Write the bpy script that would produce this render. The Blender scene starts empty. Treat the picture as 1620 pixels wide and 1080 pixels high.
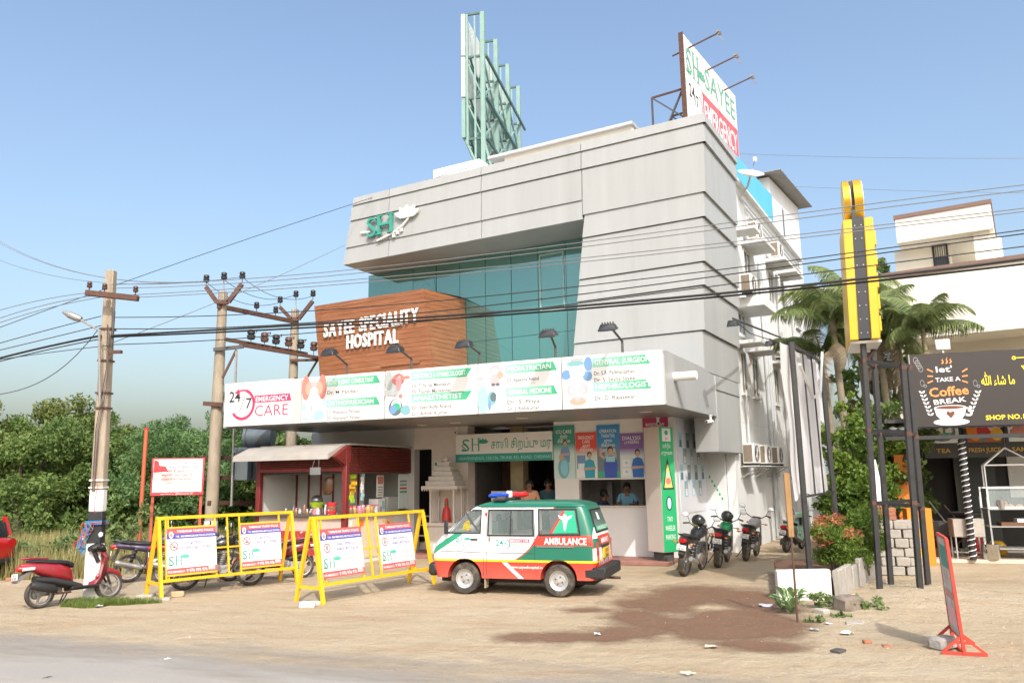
import bpy, bmesh, math, random
import numpy as np
from mathutils import Matrix, Vector, Euler
R = math.radians
S = bpy.context.scene
COL = S.collection
random.seed(7)

# ------------------------------------------------------------------ camera
FPX, PITCH, ROLL, CAMH = 1243.0, R(9.76), R(-0.93), 2.15     # focal length in photo pixels (1620 wide)
_f = Vector((0, math.cos(PITCH), math.sin(PITCH)))
_u0 = Vector((0, -math.sin(PITCH), math.cos(PITCH)))
_r0 = Vector((1, 0, 0))
_rt = math.cos(ROLL) * _r0 + math.sin(ROLL) * _u0
_up = -math.sin(ROLL) * _r0 + math.cos(ROLL) * _u0
CAM = Vector((0, 0, CAMH))
cd = bpy.data.cameras.new('camera')
cam = bpy.data.objects.new('camera', cd)
COL.objects.link(cam)
m3 = Matrix((_rt, _up, -_f)).transposed()
cam.matrix_world = Matrix.Translation(CAM) @ m3.to_4x4()
cd.sensor_width = 36.0
cd.lens = FPX / 1620 * 36
cd.clip_start = 0.1
cd.clip_end = 3000
S.camera = cam

# ------------------------------------------------------------------ sky and sun
SUN_EL, SUN_AZ = R(43), R(11)                                  # sun stands behind the camera, a little to the right
to_sun = Vector((math.sin(SUN_AZ) * math.cos(SUN_EL), -math.cos(SUN_AZ) * math.cos(SUN_EL), math.sin(SUN_EL)))
W = bpy.data.worlds.new('World')
S.world = W
W.use_nodes = True
nt = W.node_tree
bg = nt.nodes['Background']
sky = nt.nodes.new('ShaderNodeTexSky')
sky.sky_type = 'NISHITA'
sky.sun_disc = False
sky.sun_elevation = SUN_EL
sky.sun_rotation = R(180) - SUN_AZ
sky.altitude = 0
sky.air_density = 1.3
sky.dust_density = 5.2
sky.ozone_density = 2.2
nt.links.new(sky.outputs[0], bg.inputs[0])
bg.inputs[1].default_value = 0.15
sl_ = bpy.data.lights.new('sun', 'SUN')
sl_.energy = 2.0
sl_.angle = R(0.55)
sl_.color = (1.0, 0.975, 0.93)
sun = bpy.data.objects.new('sun', sl_)
COL.objects.link(sun)
sun.rotation_euler = (-to_sun).to_track_quat('-Z', 'Y').to_euler()
S.view_settings.view_transform = 'Standard'
S.view_settings.look = 'None'
S.view_settings.gamma = 1
S.view_settings.exposure = 0.80
S.view_settings.use_curve_mapping = False
S.cycles.max_bounces = 6
S.cycles.transparent_max_bounces = 12

# ------------------------------------------------------------------ survey: sight lines of the photograph meet the ground and walls
def ray(x, y): return (x - 810) / FPX * _rt - (y - 540) / FPX * _up + _f
def at(x, y, D): r = ray(x, y); return CAM + r * (D / r.y)
def gz(x, y, z=0.0): r = ray(x, y); return CAM + r * ((z - CAMH) / r.z)
def onplane(x, y, P, n):
    r = ray(x, y); P = Vector(P); n = Vector(n)
    return CAM + r * ((P - CAM).dot(n) / r.dot(n))

class Fr:
    """a local frame: x to the right along a front, y into it, z up"""
    def __init__(s, o=(0, 0, 0), rz=0.0):
        s.o = Vector(o); s.rz = rz
        s.x = Vector((math.cos(rz), math.sin(rz), 0)); s.y = Vector((-math.sin(rz), math.cos(rz), 0))
    def w(s, p): return s.o + s.x * p[0] + s.y * p[1] + Vector((0, 0, p[2]))
    def loc(s, p): d = Vector(p) - s.o; return Vector((d.dot(s.x), d.dot(s.y), d.z))
    def sub(s, p, rz=0.0): return Fr(s.w(p), s.rz + rz)
    def front(s, px, py, y=0.0): return s.loc(onplane(px, py, s.w((0, y, 0)), s.y))     # a point of the plane y = const
    def side(s, px, py, x=0.0): return s.loc(onplane(px, py, s.w((x, 0, 0)), s.x))      # a point of the plane x = const
    def mat(s): return Matrix.Translation(s.o) @ Matrix.Rotation(s.rz, 4, 'Z')
W0 = Fr()

# ------------------------------------------------------------------ materials
def lin(c):
    return tuple((v / 12.92 if v <= 0.04045 else ((v + 0.055) / 1.055) ** 2.4) for v in c)
def M(name, col, rough=0.6, metal=0.0, var=0.1, scale=5.0, bump=0.0, bscale=40.0, spec=0.5, col2=None, thr=(0.45, 0.7), stretch=None, coat=0.0, emit=None):
    """col is linear; noise gives it slow variation, col2 gives blotches of a second colour"""
    m = bpy.data.materials.new(name); m.use_nodes = True
    t = m.node_tree; b = t.nodes['Principled BSDF']; L = t.links.new
    b.inputs['Roughness'].default_value = rough
    b.inputs['Metallic'].default_value = metal
    b.inputs['Specular IOR Level'].default_value = spec
    b.inputs['Coat Weight'].default_value = coat
    if emit:
        b.inputs['Emission Color'].default_value = (*col, 1); b.inputs['Emission Strength'].default_value = emit
    if var <= 0 and not bump and not col2:
        b.inputs['Base Color'].default_value = (*col, 1); return m
    tc = t.nodes.new('ShaderNodeTexCoord')
    vec = tc.outputs['Object']
    if stretch:
        mp = t.nodes.new('ShaderNodeMapping'); mp.inputs['Scale'].default_value = stretch
        L(vec, mp.inputs[0]); vec = mp.outputs[0]
    n = t.nodes.new('ShaderNodeTexNoise'); n.inputs['Scale'].default_value = scale; n.inputs['Detail'].default_value = 6
    n.inputs['Roughness'].default_value = 0.6
    L(vec, n.inputs['Vector'])
    mr = t.nodes.new('ShaderNodeMapRange'); mr.inputs[1].default_value = 0.25; mr.inputs[2].default_value = 0.75
    mr.inputs[3].default_value = 1 - var; mr.inputs[4].default_value = 1 + var
    L(n.outputs[0], mr.inputs[0])
    base = t.nodes.new('ShaderNodeRGB'); base.outputs[0].default_value = (*col, 1)
    out = base.outputs[0]
    if col2:
        n2 = t.nodes.new('ShaderNodeTexNoise'); n2.inputs['Scale'].default_value = scale * 0.7; n2.inputs['Detail'].default_value = 8
        n2.inputs['Roughness'].default_value = 0.65
        L(vec, n2.inputs['Vector'])
        r2 = t.nodes.new('ShaderNodeMapRange'); r2.inputs[1].default_value = thr[0]; r2.inputs[2].default_value = thr[1]
        L(n2.outputs[0], r2.inputs[0])
        mx = t.nodes.new('ShaderNodeMix'); mx.data_type = 'RGBA'
        L(r2.outputs[0], mx.inputs[0]); L(out, mx.inputs[6]); mx.inputs[7].default_value = (*col2, 1)
        out = mx.outputs[2]
    ml = t.nodes.new('ShaderNodeMix'); ml.data_type = 'RGBA'; ml.blend_type = 'MULTIPLY'; ml.inputs[0].default_value = 1
    L(out, ml.inputs[6]); L(mr.outputs[0], ml.inputs[7])
    L(ml.outputs[2], b.inputs['Base Color'])
    if bump:
        n3 = t.nodes.new('ShaderNodeTexNoise'); n3.inputs['Scale'].default_value = bscale; n3.inputs['Detail'].default_value = 5
        L(vec, n3.inputs['Vector'])
        bp = t.nodes.new('ShaderNodeBump'); bp.inputs['Strength'].default_value = bump; bp.inputs['Distance'].default_value = 0.02
        L(n3.outputs[0], bp.inputs['Height']); L(bp.outputs[0], b.inputs['Normal'])
    return m
def flat(name, col, rough=0.5, **k): return M(name, col, rough, var=0, **k)

# ------------------------------------------------------------------ mesh builder
WM = {}
def reg(o, mw): WM[o.name] = mw
def wm(o): return WM[o.name]
def tag(o, label=None, cat=None, group=None, kind=None):
    if label: o['label'] = label
    if cat: o['category'] = cat
    if group: o['group'] = group
    if kind: o['kind'] = kind
    return o
def thing(name, label, cat, fr=W0, group=None):
    """an Empty at the base of a thing; parts are built under it"""
    o = bpy.data.objects.new(name, None); COL.objects.link(o)
    o.empty_display_size = 0.2
    o.location = fr.o; o.rotation_euler = (0, 0, fr.rz)
    reg(o, fr.mat())
    return tag(o, label, cat, group)

_tc = {}
def text_geo(s, bold):
    k = (s, bold)
    if k not in _tc:
        c = bpy.data.curves.new('t', 'FONT'); c.body = s; c.size = 1; c.resolution_u = 2
        c.offset = bold
        o = bpy.data.objects.new('t', c); COL.objects.link(o)
        bpy.context.view_layer.update()
        me = bpy.data.meshes.new_from_object(o)
        v = [tuple(p.co) for p in me.vertices]; f = [tuple(p.vertices) for p in me.polygons]
        bpy.data.objects.remove(o); bpy.data.curves.remove(c); bpy.data.meshes.remove(me)
        _tc[k] = (v, f)
    return _tc[k]

class MB:
    def __init__(s, fr=W0): s.v = []; s.f = []; s.mi = []; s.ms = []; s.fr = fr
    def _m(s, m):
        if m not in s.ms: s.ms.append(m)
        return s.ms.index(m)
    def add(s, vs, fs, m):
        b = len(s.v); k = s._m(m)
        s.v += [s.fr.w(p) for p in vs]
        s.f += [tuple(b + i for i in q) for q in fs]; s.mi += [k] * len(fs)
    def poly(s, pts, m): s.add(pts, [tuple(range(len(pts)))], m)
    def box(s, x0, x1, y0, y1, z0, z1, m):
        s.hexa([(x0, y0, z0), (x1, y0, z0), (x1, y1, z0), (x0, y1, z0), (x0, y0, z1), (x1, y0, z1), (x1, y1, z1), (x0, y1, z1)], m)
    def hexa(s, p, m): s.add(p, [(0, 3, 2, 1), (4, 5, 6, 7), (0, 1, 5, 4), (1, 2, 6, 5), (2, 3, 7, 6), (3, 0, 4, 7)], m)
    def rbox(s, c, size, rz, m, tilt=0.0):
        """a turned box standing on c"""
        e = Euler((tilt, 0, rz)).to_matrix(); pts = []
        for k in ((-1, -1, 0), (1, -1, 0), (1, 1, 0), (-1, 1, 0), (-1, -1, 1), (1, -1, 1), (1, 1, 1), (-1, 1, 1)):
            pts.append(Vector(c) + e @ Vector((k[0] * size[0] / 2, k[1] * size[1] / 2, k[2] * size[2])))
        s.hexa(pts, m)
    def beam(s, p0, p1, w, h, m, up=(0, 0, 1)):
        p0 = Vector(p0); p1 = Vector(p1); d = (p1 - p0).normalized()
        u = Vector(up)
        if abs(d.dot(u)) > 0.99: u = Vector((0, 1, 0))
        a = d.cross(u).normalized() * w / 2; b = a.cross(d).normalized() * h / 2
        s.hexa([p0 - a - b, p0 + a - b, p0 + a + b, p0 - a + b, p1 - a - b, p1 + a - b, p1 + a + b, p1 - a + b], m)
    def tube(s, pts, r, m, n=8, caps=True):
        pts = [Vector(p) for p in pts]; rs = r if isinstance(r, (list, tuple)) else [r] * len(pts)
        vs = []; prev = None
        for i, p in enumerate(pts):
            d = (pts[min(i + 1, len(pts) - 1)] - pts[max(i - 1, 0)]).normalized()
            if prev is None:
                a = d.cross(Vector((0, 0, 1)))
                if a.length < 0.05: a = d.cross(Vector((0, 1, 0)))
            else: a = prev - d * prev.dot(d)
            a.normalize(); prev = a; b = d.cross(a)
            for k in range(n):
                t = 2 * math.pi * k / n
                vs.append(p + (a * math.cos(t) + b * math.sin(t)) * rs[i])
        fs = []
        for i in range(len(pts) - 1):
            for k in range(n):
                fs.append((i * n + k, i * n + (k + 1) % n, (i + 1) * n + (k + 1) % n, (i + 1) * n + k))
        if caps: fs += [tuple(range(n - 1, -1, -1)), tuple(range((len(pts) - 1) * n, len(pts) * n))]
        s.add(vs, fs, m)
    def cyl(s, p0, p1, r, m, r1=None, n=12): s.tube([p0, p1], [r, r if r1 is None else r1], m, n)
    def rev(s, c, prof, m, n=20, axis='z', closed=False, caps=True):
        """profile of (radius, height along axis) turned about the axis through c"""
        c = Vector(c); vs = []
        for r, h in prof:
            for k in range(n):
                t = 2 * math.pi * k / n; a, b = r * math.cos(t), r * math.sin(t)
                vs.append(c + (Vector((a, b, h)) if axis == 'z' else Vector((a, h, b)) if axis == 'y' else Vector((h, a, b))))
        fs = []; q = len(prof)
        for i in range(q if closed else q - 1):
            j = (i + 1) % q
            for k in range(n): fs.append((i * n + k, i * n + (k + 1) % n, j * n + (k + 1) % n, j * n + k))
        if not closed and caps:
            if prof[0][0] > 1e-6: fs.append(tuple(range(n)))
            if prof[-1][0] > 1e-6: fs.append(tuple(range((q - 1) * n, q * n)))
        s.add(vs, fs, m)
    def sph(s, c, r, m, n=12, k=8):
        r = r if isinstance(r, (tuple, list)) else (r, r, r)
        vs = [Vector(c) + Vector((0, 0, -r[2]))]; fs = []
        for i in range(1, k):
            t = math.pi * i / k
            for j in range(n):
                a = 2 * math.pi * j / n
                vs.append(Vector(c) + Vector((r[0] * math.sin(t) * math.cos(a), r[1] * math.sin(t) * math.sin(a), -r[2] * math.cos(t))))
        vs.append(Vector(c) + Vector((0, 0, r[2])))
        for j in range(n): fs.append((0, 1 + (j + 1) % n, 1 + j))
        for i in range(k - 2):
            for j in range(n):
                a = 1 + i * n; b = a + n
                fs.append((a + j, a + (j + 1) % n, b + (j + 1) % n, b + j))
        L = len(vs) - 1; a = 1 + (k - 2) * n
        for j in range(n): fs.append((a + j, a + (j + 1) % n, L))
        s.add(vs, fs, m)
    def loft(s, secs, m, n=16, e=2.6):
        """rounded cross-sections along x: (x, y, z, half width, half height)"""
        vs = []; fs = []
        for (x, y, z, hw, hh) in secs:
            for k in range(n):
                t = 2 * math.pi * (k + 0.5) / n; c, d = math.cos(t), math.sin(t)
                vs.append((x, y + hw * math.copysign(abs(c) ** (2 / e), c), z + hh * math.copysign(abs(d) ** (2 / e), d)))
        for i in range(len(secs) - 1):
            for k in range(n): fs.append((i * n + k, i * n + (k + 1) % n, (i + 1) * n + (k + 1) % n, (i + 1) * n + k))
        fs += [tuple(range(n)), tuple(range((len(secs) - 1) * n, len(secs) * n))]
        s.add(vs, fs, m)
    def prism(s, poly, y0, y1, m, axis='y'):
        """outline in (x, z) pushed from y0 to y1, or outline in (x, y) from z0 to z1 when axis is z, or (y, z) along x"""
        n = len(poly)
        g = {'y': lambda a, b, h: (a, h, b), 'z': lambda a, b, h: (a, b, h), 'x': lambda a, b, h: (h, a, b)}[axis]
        vs = [g(a, b, y0) for a, b in poly] + [g(a, b, y1) for a, b in poly]
        fs = [tuple(range(n)), tuple(range(2 * n - 1, n - 1, -1))] + [(i, (i + 1) % n, n + (i + 1) % n, n + i) for i in range(n)]
        s.add(vs, fs, m)
    def pan(s, x0, x1, z0, z1, y, m): s.poly([(x0, y, z0), (x1, y, z0), (x1, y, z1), (x0, y, z1)], m)
    def fig(s, pts, y, m, x=0, z=0, k=1, kx=None):
        """a flat printed shape on the plane y = const"""
        kx = k if kx is None else kx
        s.poly([(x + a * kx, y, z + b * k) for a, b in pts], m)
    def disc(s, x, z, y, r, m, n=20, rx=None): s.poly([(x + (rx or r) * math.cos(2 * math.pi * i / n), y, z + r * math.sin(2 * math.pi * i / n)) for i in range(n)], m)
    def arc(s, x, z, y, r, w, a0, a1, m, n=24, kx=1):
        for i in range(n):
            a = R(a0 + (a1 - a0) * i / n); b = R(a0 + (a1 - a0) * (i + 1) / n)
            s.poly([(x + kx * q * math.cos(t), y, z + q * math.sin(t)) for q, t in ((r - w / 2, a), (r + w / 2, a), (r + w / 2, b), (r - w / 2, b))], m)
    def text(s, t, x, z, y, size, m, w=None, align='l', bold=0.0, depth=0.0, rot=0.0, shear=0.0):
        """lettering facing -y; its baseline starts at (x, z)"""
        v, f = text_geo(t, bold)
        if not v: return
        x0 = min(p[0] for p in v); x1 = max(p[0] for p in v)
        kx = size if w is None else w / (x1 - x0)
        W_ = (x1 - x0) * kx
        ox = {'l': 0, 'c': -W_ / 2, 'r': -W_}[align]
        cr, sr = math.cos(rot), math.sin(rot); out = []
        for p in v:
            a = (p[0] - x0) * kx + ox + shear * p[1] * size; b = p[1] * size
            out.append((x + a * cr - b * sr, z + a * sr + b * cr))
        if depth > 0:
            n = len(out); vs = [(a, y - depth, b) for a, b in out] + [(a, y, b) for a, b in out]
            cnt = {}
            for q in f:
                for i in range(len(q)):
                    e = (q[i], q[(i + 1) % len(q)]); cnt[e] = 1
            fs = list(f) + [(a, b, b + n, a + n) for (a, b) in cnt if (b, a) not in cnt]
            s.add(vs, fs, m)
        else: s.add([(a, y, b) for a, b in out], f, m)
    def sh(s, x, z, y, h, w, m):
        """the two initials in a serif cut"""
        t = .06 * h; e = .035 * h; a, c = x + w * .56, x + w * .90
        s.text('S', x, z, y, h * 1.36, m, w=w * .40, bold=.004); s.text('S', x - w * .04, z, y, h * .8, m, w=w * .26, bold=0)
        for q in (a, c):
            s.pan(q - t, q + t, z, z + h, y, m)
            for k in (z, z + h - e): s.pan(q - t * 2.4, q + t * 2.4, k, k + e, y - .0004, m)
        s.pan(a, c, z + h * .48, z + h * .54, y - .0006, m)
    def build(s, name, parent=None, loc=None, mw=None, smooth=True, bevel=0.0, ang=38, label=None, kind=None, merge=False):
        me = bpy.data.meshes.new(name)
        if mw is not None: pass
        elif parent is not None: mw = wm(parent)
        elif loc is not None: mw = Matrix.Translation(Vector(loc))
        else:
            if s.v:
                xs = [p.x for p in s.v]; ys = [p.y for p in s.v]; zs = [p.z for p in s.v]
                mw = Matrix.Translation(Vector(((min(xs) + max(xs)) / 2, (min(ys) + max(ys)) / 2, min(zs))))
            else: mw = Matrix.Identity(4)
        inv = mw.inverted()
        me.from_pydata([inv @ p for p in s.v], [], s.f)
        for m in s.ms: me.materials.append(m)
        me.polygons.foreach_set('material_index', s.mi)
        b = bmesh.new(); b.from_mesh(me)
        if merge: bmesh.ops.remove_doubles(b, verts=b.verts, dist=1e-4)
        bmesh.ops.recalc_face_normals(b, faces=b.faces)
        if bevel:
            ed = [e for e in b.edges if len(e.link_faces) == 2 and e.calc_face_angle(0) > 0.6]
            bmesh.ops.bevel(b, geom=ed, offset=bevel, segments=1, affect='EDGES', clamp_overlap=True)
        b.to_mesh(me); b.free()
        if smooth:
            me.polygons.foreach_set('use_smooth', [True] * len(me.polygons))
            me.set_sharp_from_angle(angle=R(ang))
        o = bpy.data.objects.new(name, me); COL.objects.link(o)
        if parent is not None: o.parent = parent; reg(o, mw)
        else: o.matrix_world = mw; reg(o, mw)
        if label: o['label'] = label
        if kind or name in ('lettering', 'print', 'picture_print', 'portrait_print', 'plate_lettering', 'rear_lettering', 'hanging_print'): o['kind'] = kind or 'stuff'
        return o
def copy_tree(o, parent=None):
    c = o.copy(); COL.objects.link(c)
    if parent is not None: c.parent = parent
    reg(c, wm(o))
    for ch in [x for x in list(KIDS.get(o.name, o.children))]: copy_tree(ch, c)
    return c
KIDS = {}
def put(o, fr, label=None):
    """stands a copied or finished thing at a new frame"""
    o.location = fr.o; o.rotation_euler = (0, 0, fr.rz); reg(o, fr.mat())
    if label: o['label'] = label
    return o
def quads_mesh(name, co, m, parent=None, loc=(0, 0, 0), kind=None, per=4):
    """many loose leaf faces at once from an (n, per, 3) array"""
    n = len(co)
    me = bpy.data.meshes.new(name)
    me.vertices.add(n * per); me.vertices.foreach_set('co', np.ascontiguousarray(co, dtype=np.float32).ravel())
    me.loops.add(n * per); me.loops.foreach_set('vertex_index', np.arange(n * per, dtype=np.int32))
    me.polygons.add(n); me.polygons.foreach_set('loop_start', np.arange(0, n * per, per, dtype=np.int32))
    me.update(calc_edges=True)
    for k in (m if isinstance(m, list) else [m]): me.materials.append(k)
    o = bpy.data.objects.new(name, me); COL.objects.link(o)
    if parent is not None: o.parent = parent; reg(o, wm(parent))
    else: o.location = loc; reg(o, Matrix.Translation(Vector(loc)))
    if kind: o['kind'] = kind
    return o
# ------------------------------------------------------------------ palette
def rgb(h): h = h.lstrip('#'); return lin(tuple(int(h[i:i + 2], 16) / 255 for i in (0, 2, 4)))
white = M('white_paint', (0.72, 0.715, 0.70), 0.55, var=0.05, scale=1.2, bump=0.05)
wallw = M('white_wall', (0.71, 0.72, 0.72), 0.75, var=0.06, scale=0.9, col2=(0.58, 0.58, 0.57), thr=(0.52, 0.8), bump=0.12, bscale=60, stretch=(1, 1, 0.45))
wallg = M('grey_wall', (0.50, 0.50, 0.50), 0.8, var=0.08, scale=1.2, bump=0.08)
wallt = M('pale_tile', (0.62, 0.57, 0.53), 0.35, var=0.06, scale=2)
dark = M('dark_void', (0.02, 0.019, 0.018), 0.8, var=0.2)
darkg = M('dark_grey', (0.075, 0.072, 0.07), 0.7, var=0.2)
clad = M('grey_cladding', (0.375, 0.385, 0.38), 0.42, var=0.045, scale=1.0, col2=(0.325, 0.332, 0.325), thr=(0.42, 0.85), stretch=(2.2, 2.2, 0.18), spec=0.4)
cladd = M('grey_joint', (0.10, 0.10, 0.10), 0.8)
soff = M('soffit_brown', (0.25, 0.235, 0.225), 0.35, var=0.06, scale=2)
board = M('sign_board', (0.72, 0.72, 0.705), 0.4, var=0.03, scale=2)
inkblk = flat('black_print', (0.03, 0.03, 0.03), 0.5)
inkgry = flat('grey_print', (0.30, 0.30, 0.30), 0.5)
inkgrn = flat('green_print', (0.05, 0.42, 0.22), 0.5)
inkteal = flat('teal_print', (0.03, 0.30, 0.24), 0.5)
inkpink = flat('crimson_print', (0.62, 0.045, 0.13), 0.5)
inkred = flat('red_print', (0.70, 0.05, 0.06), 0.5)
inkblu = flat('navy_print', (0.08, 0.07, 0.32), 0.5)
inkwht = flat('white_print', (0.82, 0.82, 0.82), 0.5)
inksky = flat('sky_blue_print', (0.25, 0.60, 0.72), 0.5)
skinp = flat('skin_print', (0.58, 0.36, 0.27), 0.5)
black = M('black_paint', (0.025, 0.025, 0.027), 0.45, var=0.25, scale=8)
blackp = M('black_plastic', (0.022, 0.022, 0.023), 0.55, var=0.2, scale=14)
tyre = M('dusty_tyre', (0.045, 0.040, 0.035), 0.9, var=0.3, scale=12, col2=(0.16, 0.125, 0.09), thr=(0.45, 0.75))
chrome = flat('chrome', (0.62, 0.62, 0.62), 0.18, metal=1.0)
steel = M('steel', (0.48, 0.48, 0.48), 0.35, metal=0.9, var=0.12)
alloy = M('dull_alloy', (0.33, 0.32, 0.30), 0.5, metal=0.6, var=0.2, scale=20)
rust = M('rusty_steel', (0.10, 0.05, 0.035), 0.85, var=0.3, scale=9, bump=0.2)
yellow = M('yellow_paint', (0.78, 0.45, 0.015), 0.45, var=0.12, scale=3, col2=(0.55, 0.30, 0.02), thr=(0.58, 0.8))
yellows = M('yellow_sign', (0.70, 0.42, 0.03), 0.35, var=0.05)
gold = M('gold_trim', (0.70, 0.43, 0.04), 0.3, metal=0.5, var=0.08)
redp = M('red_paint', (0.50, 0.03, 0.025), 0.4, var=0.1)
redg = flat('red_gloss', (0.42, 0.012, 0.022), 0.25, coat=0.6)
maroon = M('maroon_paint', (0.165, 0.022, 0.02), 0.5, var=0.2, scale=5)
orange = M('orange_paint', (0.75, 0.22, 0.015), 0.5, var=0.08)
conc = M('concrete', (0.40, 0.37, 0.325), 0.9, var=0.14, scale=4, col2=(0.27, 0.25, 0.22), thr=(0.5, 0.8), bump=0.3, bscale=30)
concp = M('pole_concrete', (0.34, 0.285, 0.215), 0.9, var=0.16, scale=3, col2=(0.20, 0.16, 0.12), thr=(0.45, 0.75), stretch=(2, 2, 0.4), bump=0.3)
block = M('grey_block', (0.36, 0.335, 0.30), 0.95, var=0.15, scale=5, bump=0.5, bscale=25)
brickm = M('red_brick', (0.36, 0.15, 0.085), 0.95, var=0.2, scale=9, bump=0.4)
plaster = M('whitewash', (0.68, 0.65, 0.59), 0.9, var=0.06, scale=3, col2=(0.42, 0.37, 0.30), thr=(0.58, 0.78), bump=0.25, bscale=18)
cream = M('cream_wall', (0.76, 0.72, 0.63), 0.8, var=0.04, scale=1, bump=0.05)
glassdk = flat('dark_glass', (0.025, 0.03, 0.03), 0.06, spec=0.8)
ceram = M('brown_porcelain', (0.09, 0.045, 0.035), 0.25, var=0.2)
lampred = flat('red_lens', (0.45, 0.01, 0.012), 0.2, coat=0.5)
lampamb = flat('amber_lens', (0.65, 0.20, 0.01), 0.2, coat=0.5)
lampclr = flat('clear_lens', (0.7, 0.7, 0.68), 0.15, coat=0.5)
cablem = flat('cable_black', (0.02, 0.02, 0.02), 0.6)
wirem = flat('wire_grey', (0.16, 0.16, 0.16), 0.5)
skin = M('brown_skin', (0.20, 0.095, 0.055), 0.55, var=0.06)
hairm = flat('black_hair', (0.012, 0.010, 0.009), 0.6)
litter = flat('litter_white', (0.7, 0.7, 0.68), 0.7)

def leafmat(name, c1, c2, trans=0.35, rough=0.55):
    """leaves: every leaf its own tint between two greens, a little light passes through"""
    m = bpy.data.materials.new(name); m.use_nodes = True
    t = m.node_tree; L = t.links.new; b = t.nodes['Principled BSDF']; b.inputs['Roughness'].default_value = rough
    b.inputs['Specular IOR Level'].default_value = 0.3
    g = t.nodes.new('ShaderNodeNewGeometry')
    mx = t.nodes.new('ShaderNodeMix'); mx.data_type = 'RGBA'
    mx.inputs[6].default_value = (*c1, 1); mx.inputs[7].default_value = (*c2, 1)
    tc = t.nodes.new('ShaderNodeTexCoord'); n = t.nodes.new('ShaderNodeTexNoise'); n.inputs['Scale'].default_value = 0.9
    L(tc.outputs['Object'], n.inputs['Vector'])
    ad = t.nodes.new('ShaderNodeMath'); ad.operation = 'MULTIPLY_ADD'; ad.inputs[1].default_value = 0.5
    mr = t.nodes.new('ShaderNodeMapRange'); mr.inputs[1].default_value = 0.3; mr.inputs[2].default_value = 0.7; mr.inputs[3].default_value = 0; mr.inputs[4].default_value = 0.55
    L(n.outputs[0], mr.inputs[0]); L(g.outputs['Random Per Island'], ad.inputs[0]); L(mr.outputs[0], ad.inputs[2])
    L(ad.outputs[0], mx.inputs[0]); L(mx.outputs[2], b.inputs['Base Color'])
    tr = t.nodes.new('ShaderNodeBsdfTranslucent'); L(mx.outputs[2], tr.inputs[0])
    ms = t.nodes.new('ShaderNodeMixShader'); ms.inputs[0].default_value = trans
    L(b.outputs[0], ms.inputs[1]); L(tr.outputs[0], ms.inputs[2]); L(ms.outputs[0], t.nodes['Material Output'].inputs[0])
    return m
leaf_a = leafmat('leaf_mid_green', (0.05, 0.11, 0.025), (0.22, 0.30, 0.085))
leaf_b = leafmat('leaf_olive', (0.065, 0.115, 0.03), (0.27, 0.29, 0.09))
leaf_c = leafmat('leaf_feathery', (0.05, 0.13, 0.042), (0.20, 0.31, 0.11))
leaf_d = leafmat('leaf_bright', (0.05, 0.12, 0.02), (0.22, 0.31, 0.05))
leaf_r = leafmat('leaf_red_tip', (0.40, 0.10, 0.05), (0.50, 0.26, 0.12))
leaf_p = leafmat('leaf_palm', (0.08, 0.135, 0.04), (0.30, 0.34, 0.14))
leaf_dead = leafmat('leaf_dead', (0.22, 0.17, 0.11), (0.38, 0.31, 0.21), 0.2)
leaf_w = leafmat('leaf_weed', (0.09, 0.16, 0.05), (0.26, 0.33, 0.13))
grassd = leafmat('grass_dry', (0.24, 0.24, 0.09), (0.46, 0.40, 0.18))
grassg = leafmat('grass_green', (0.09, 0.16, 0.03), (0.26, 0.32, 0.08))
bark = M('bark', (0.13, 0.10, 0.075), 0.95, var=0.25, scale=8, bump=0.5)

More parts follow.
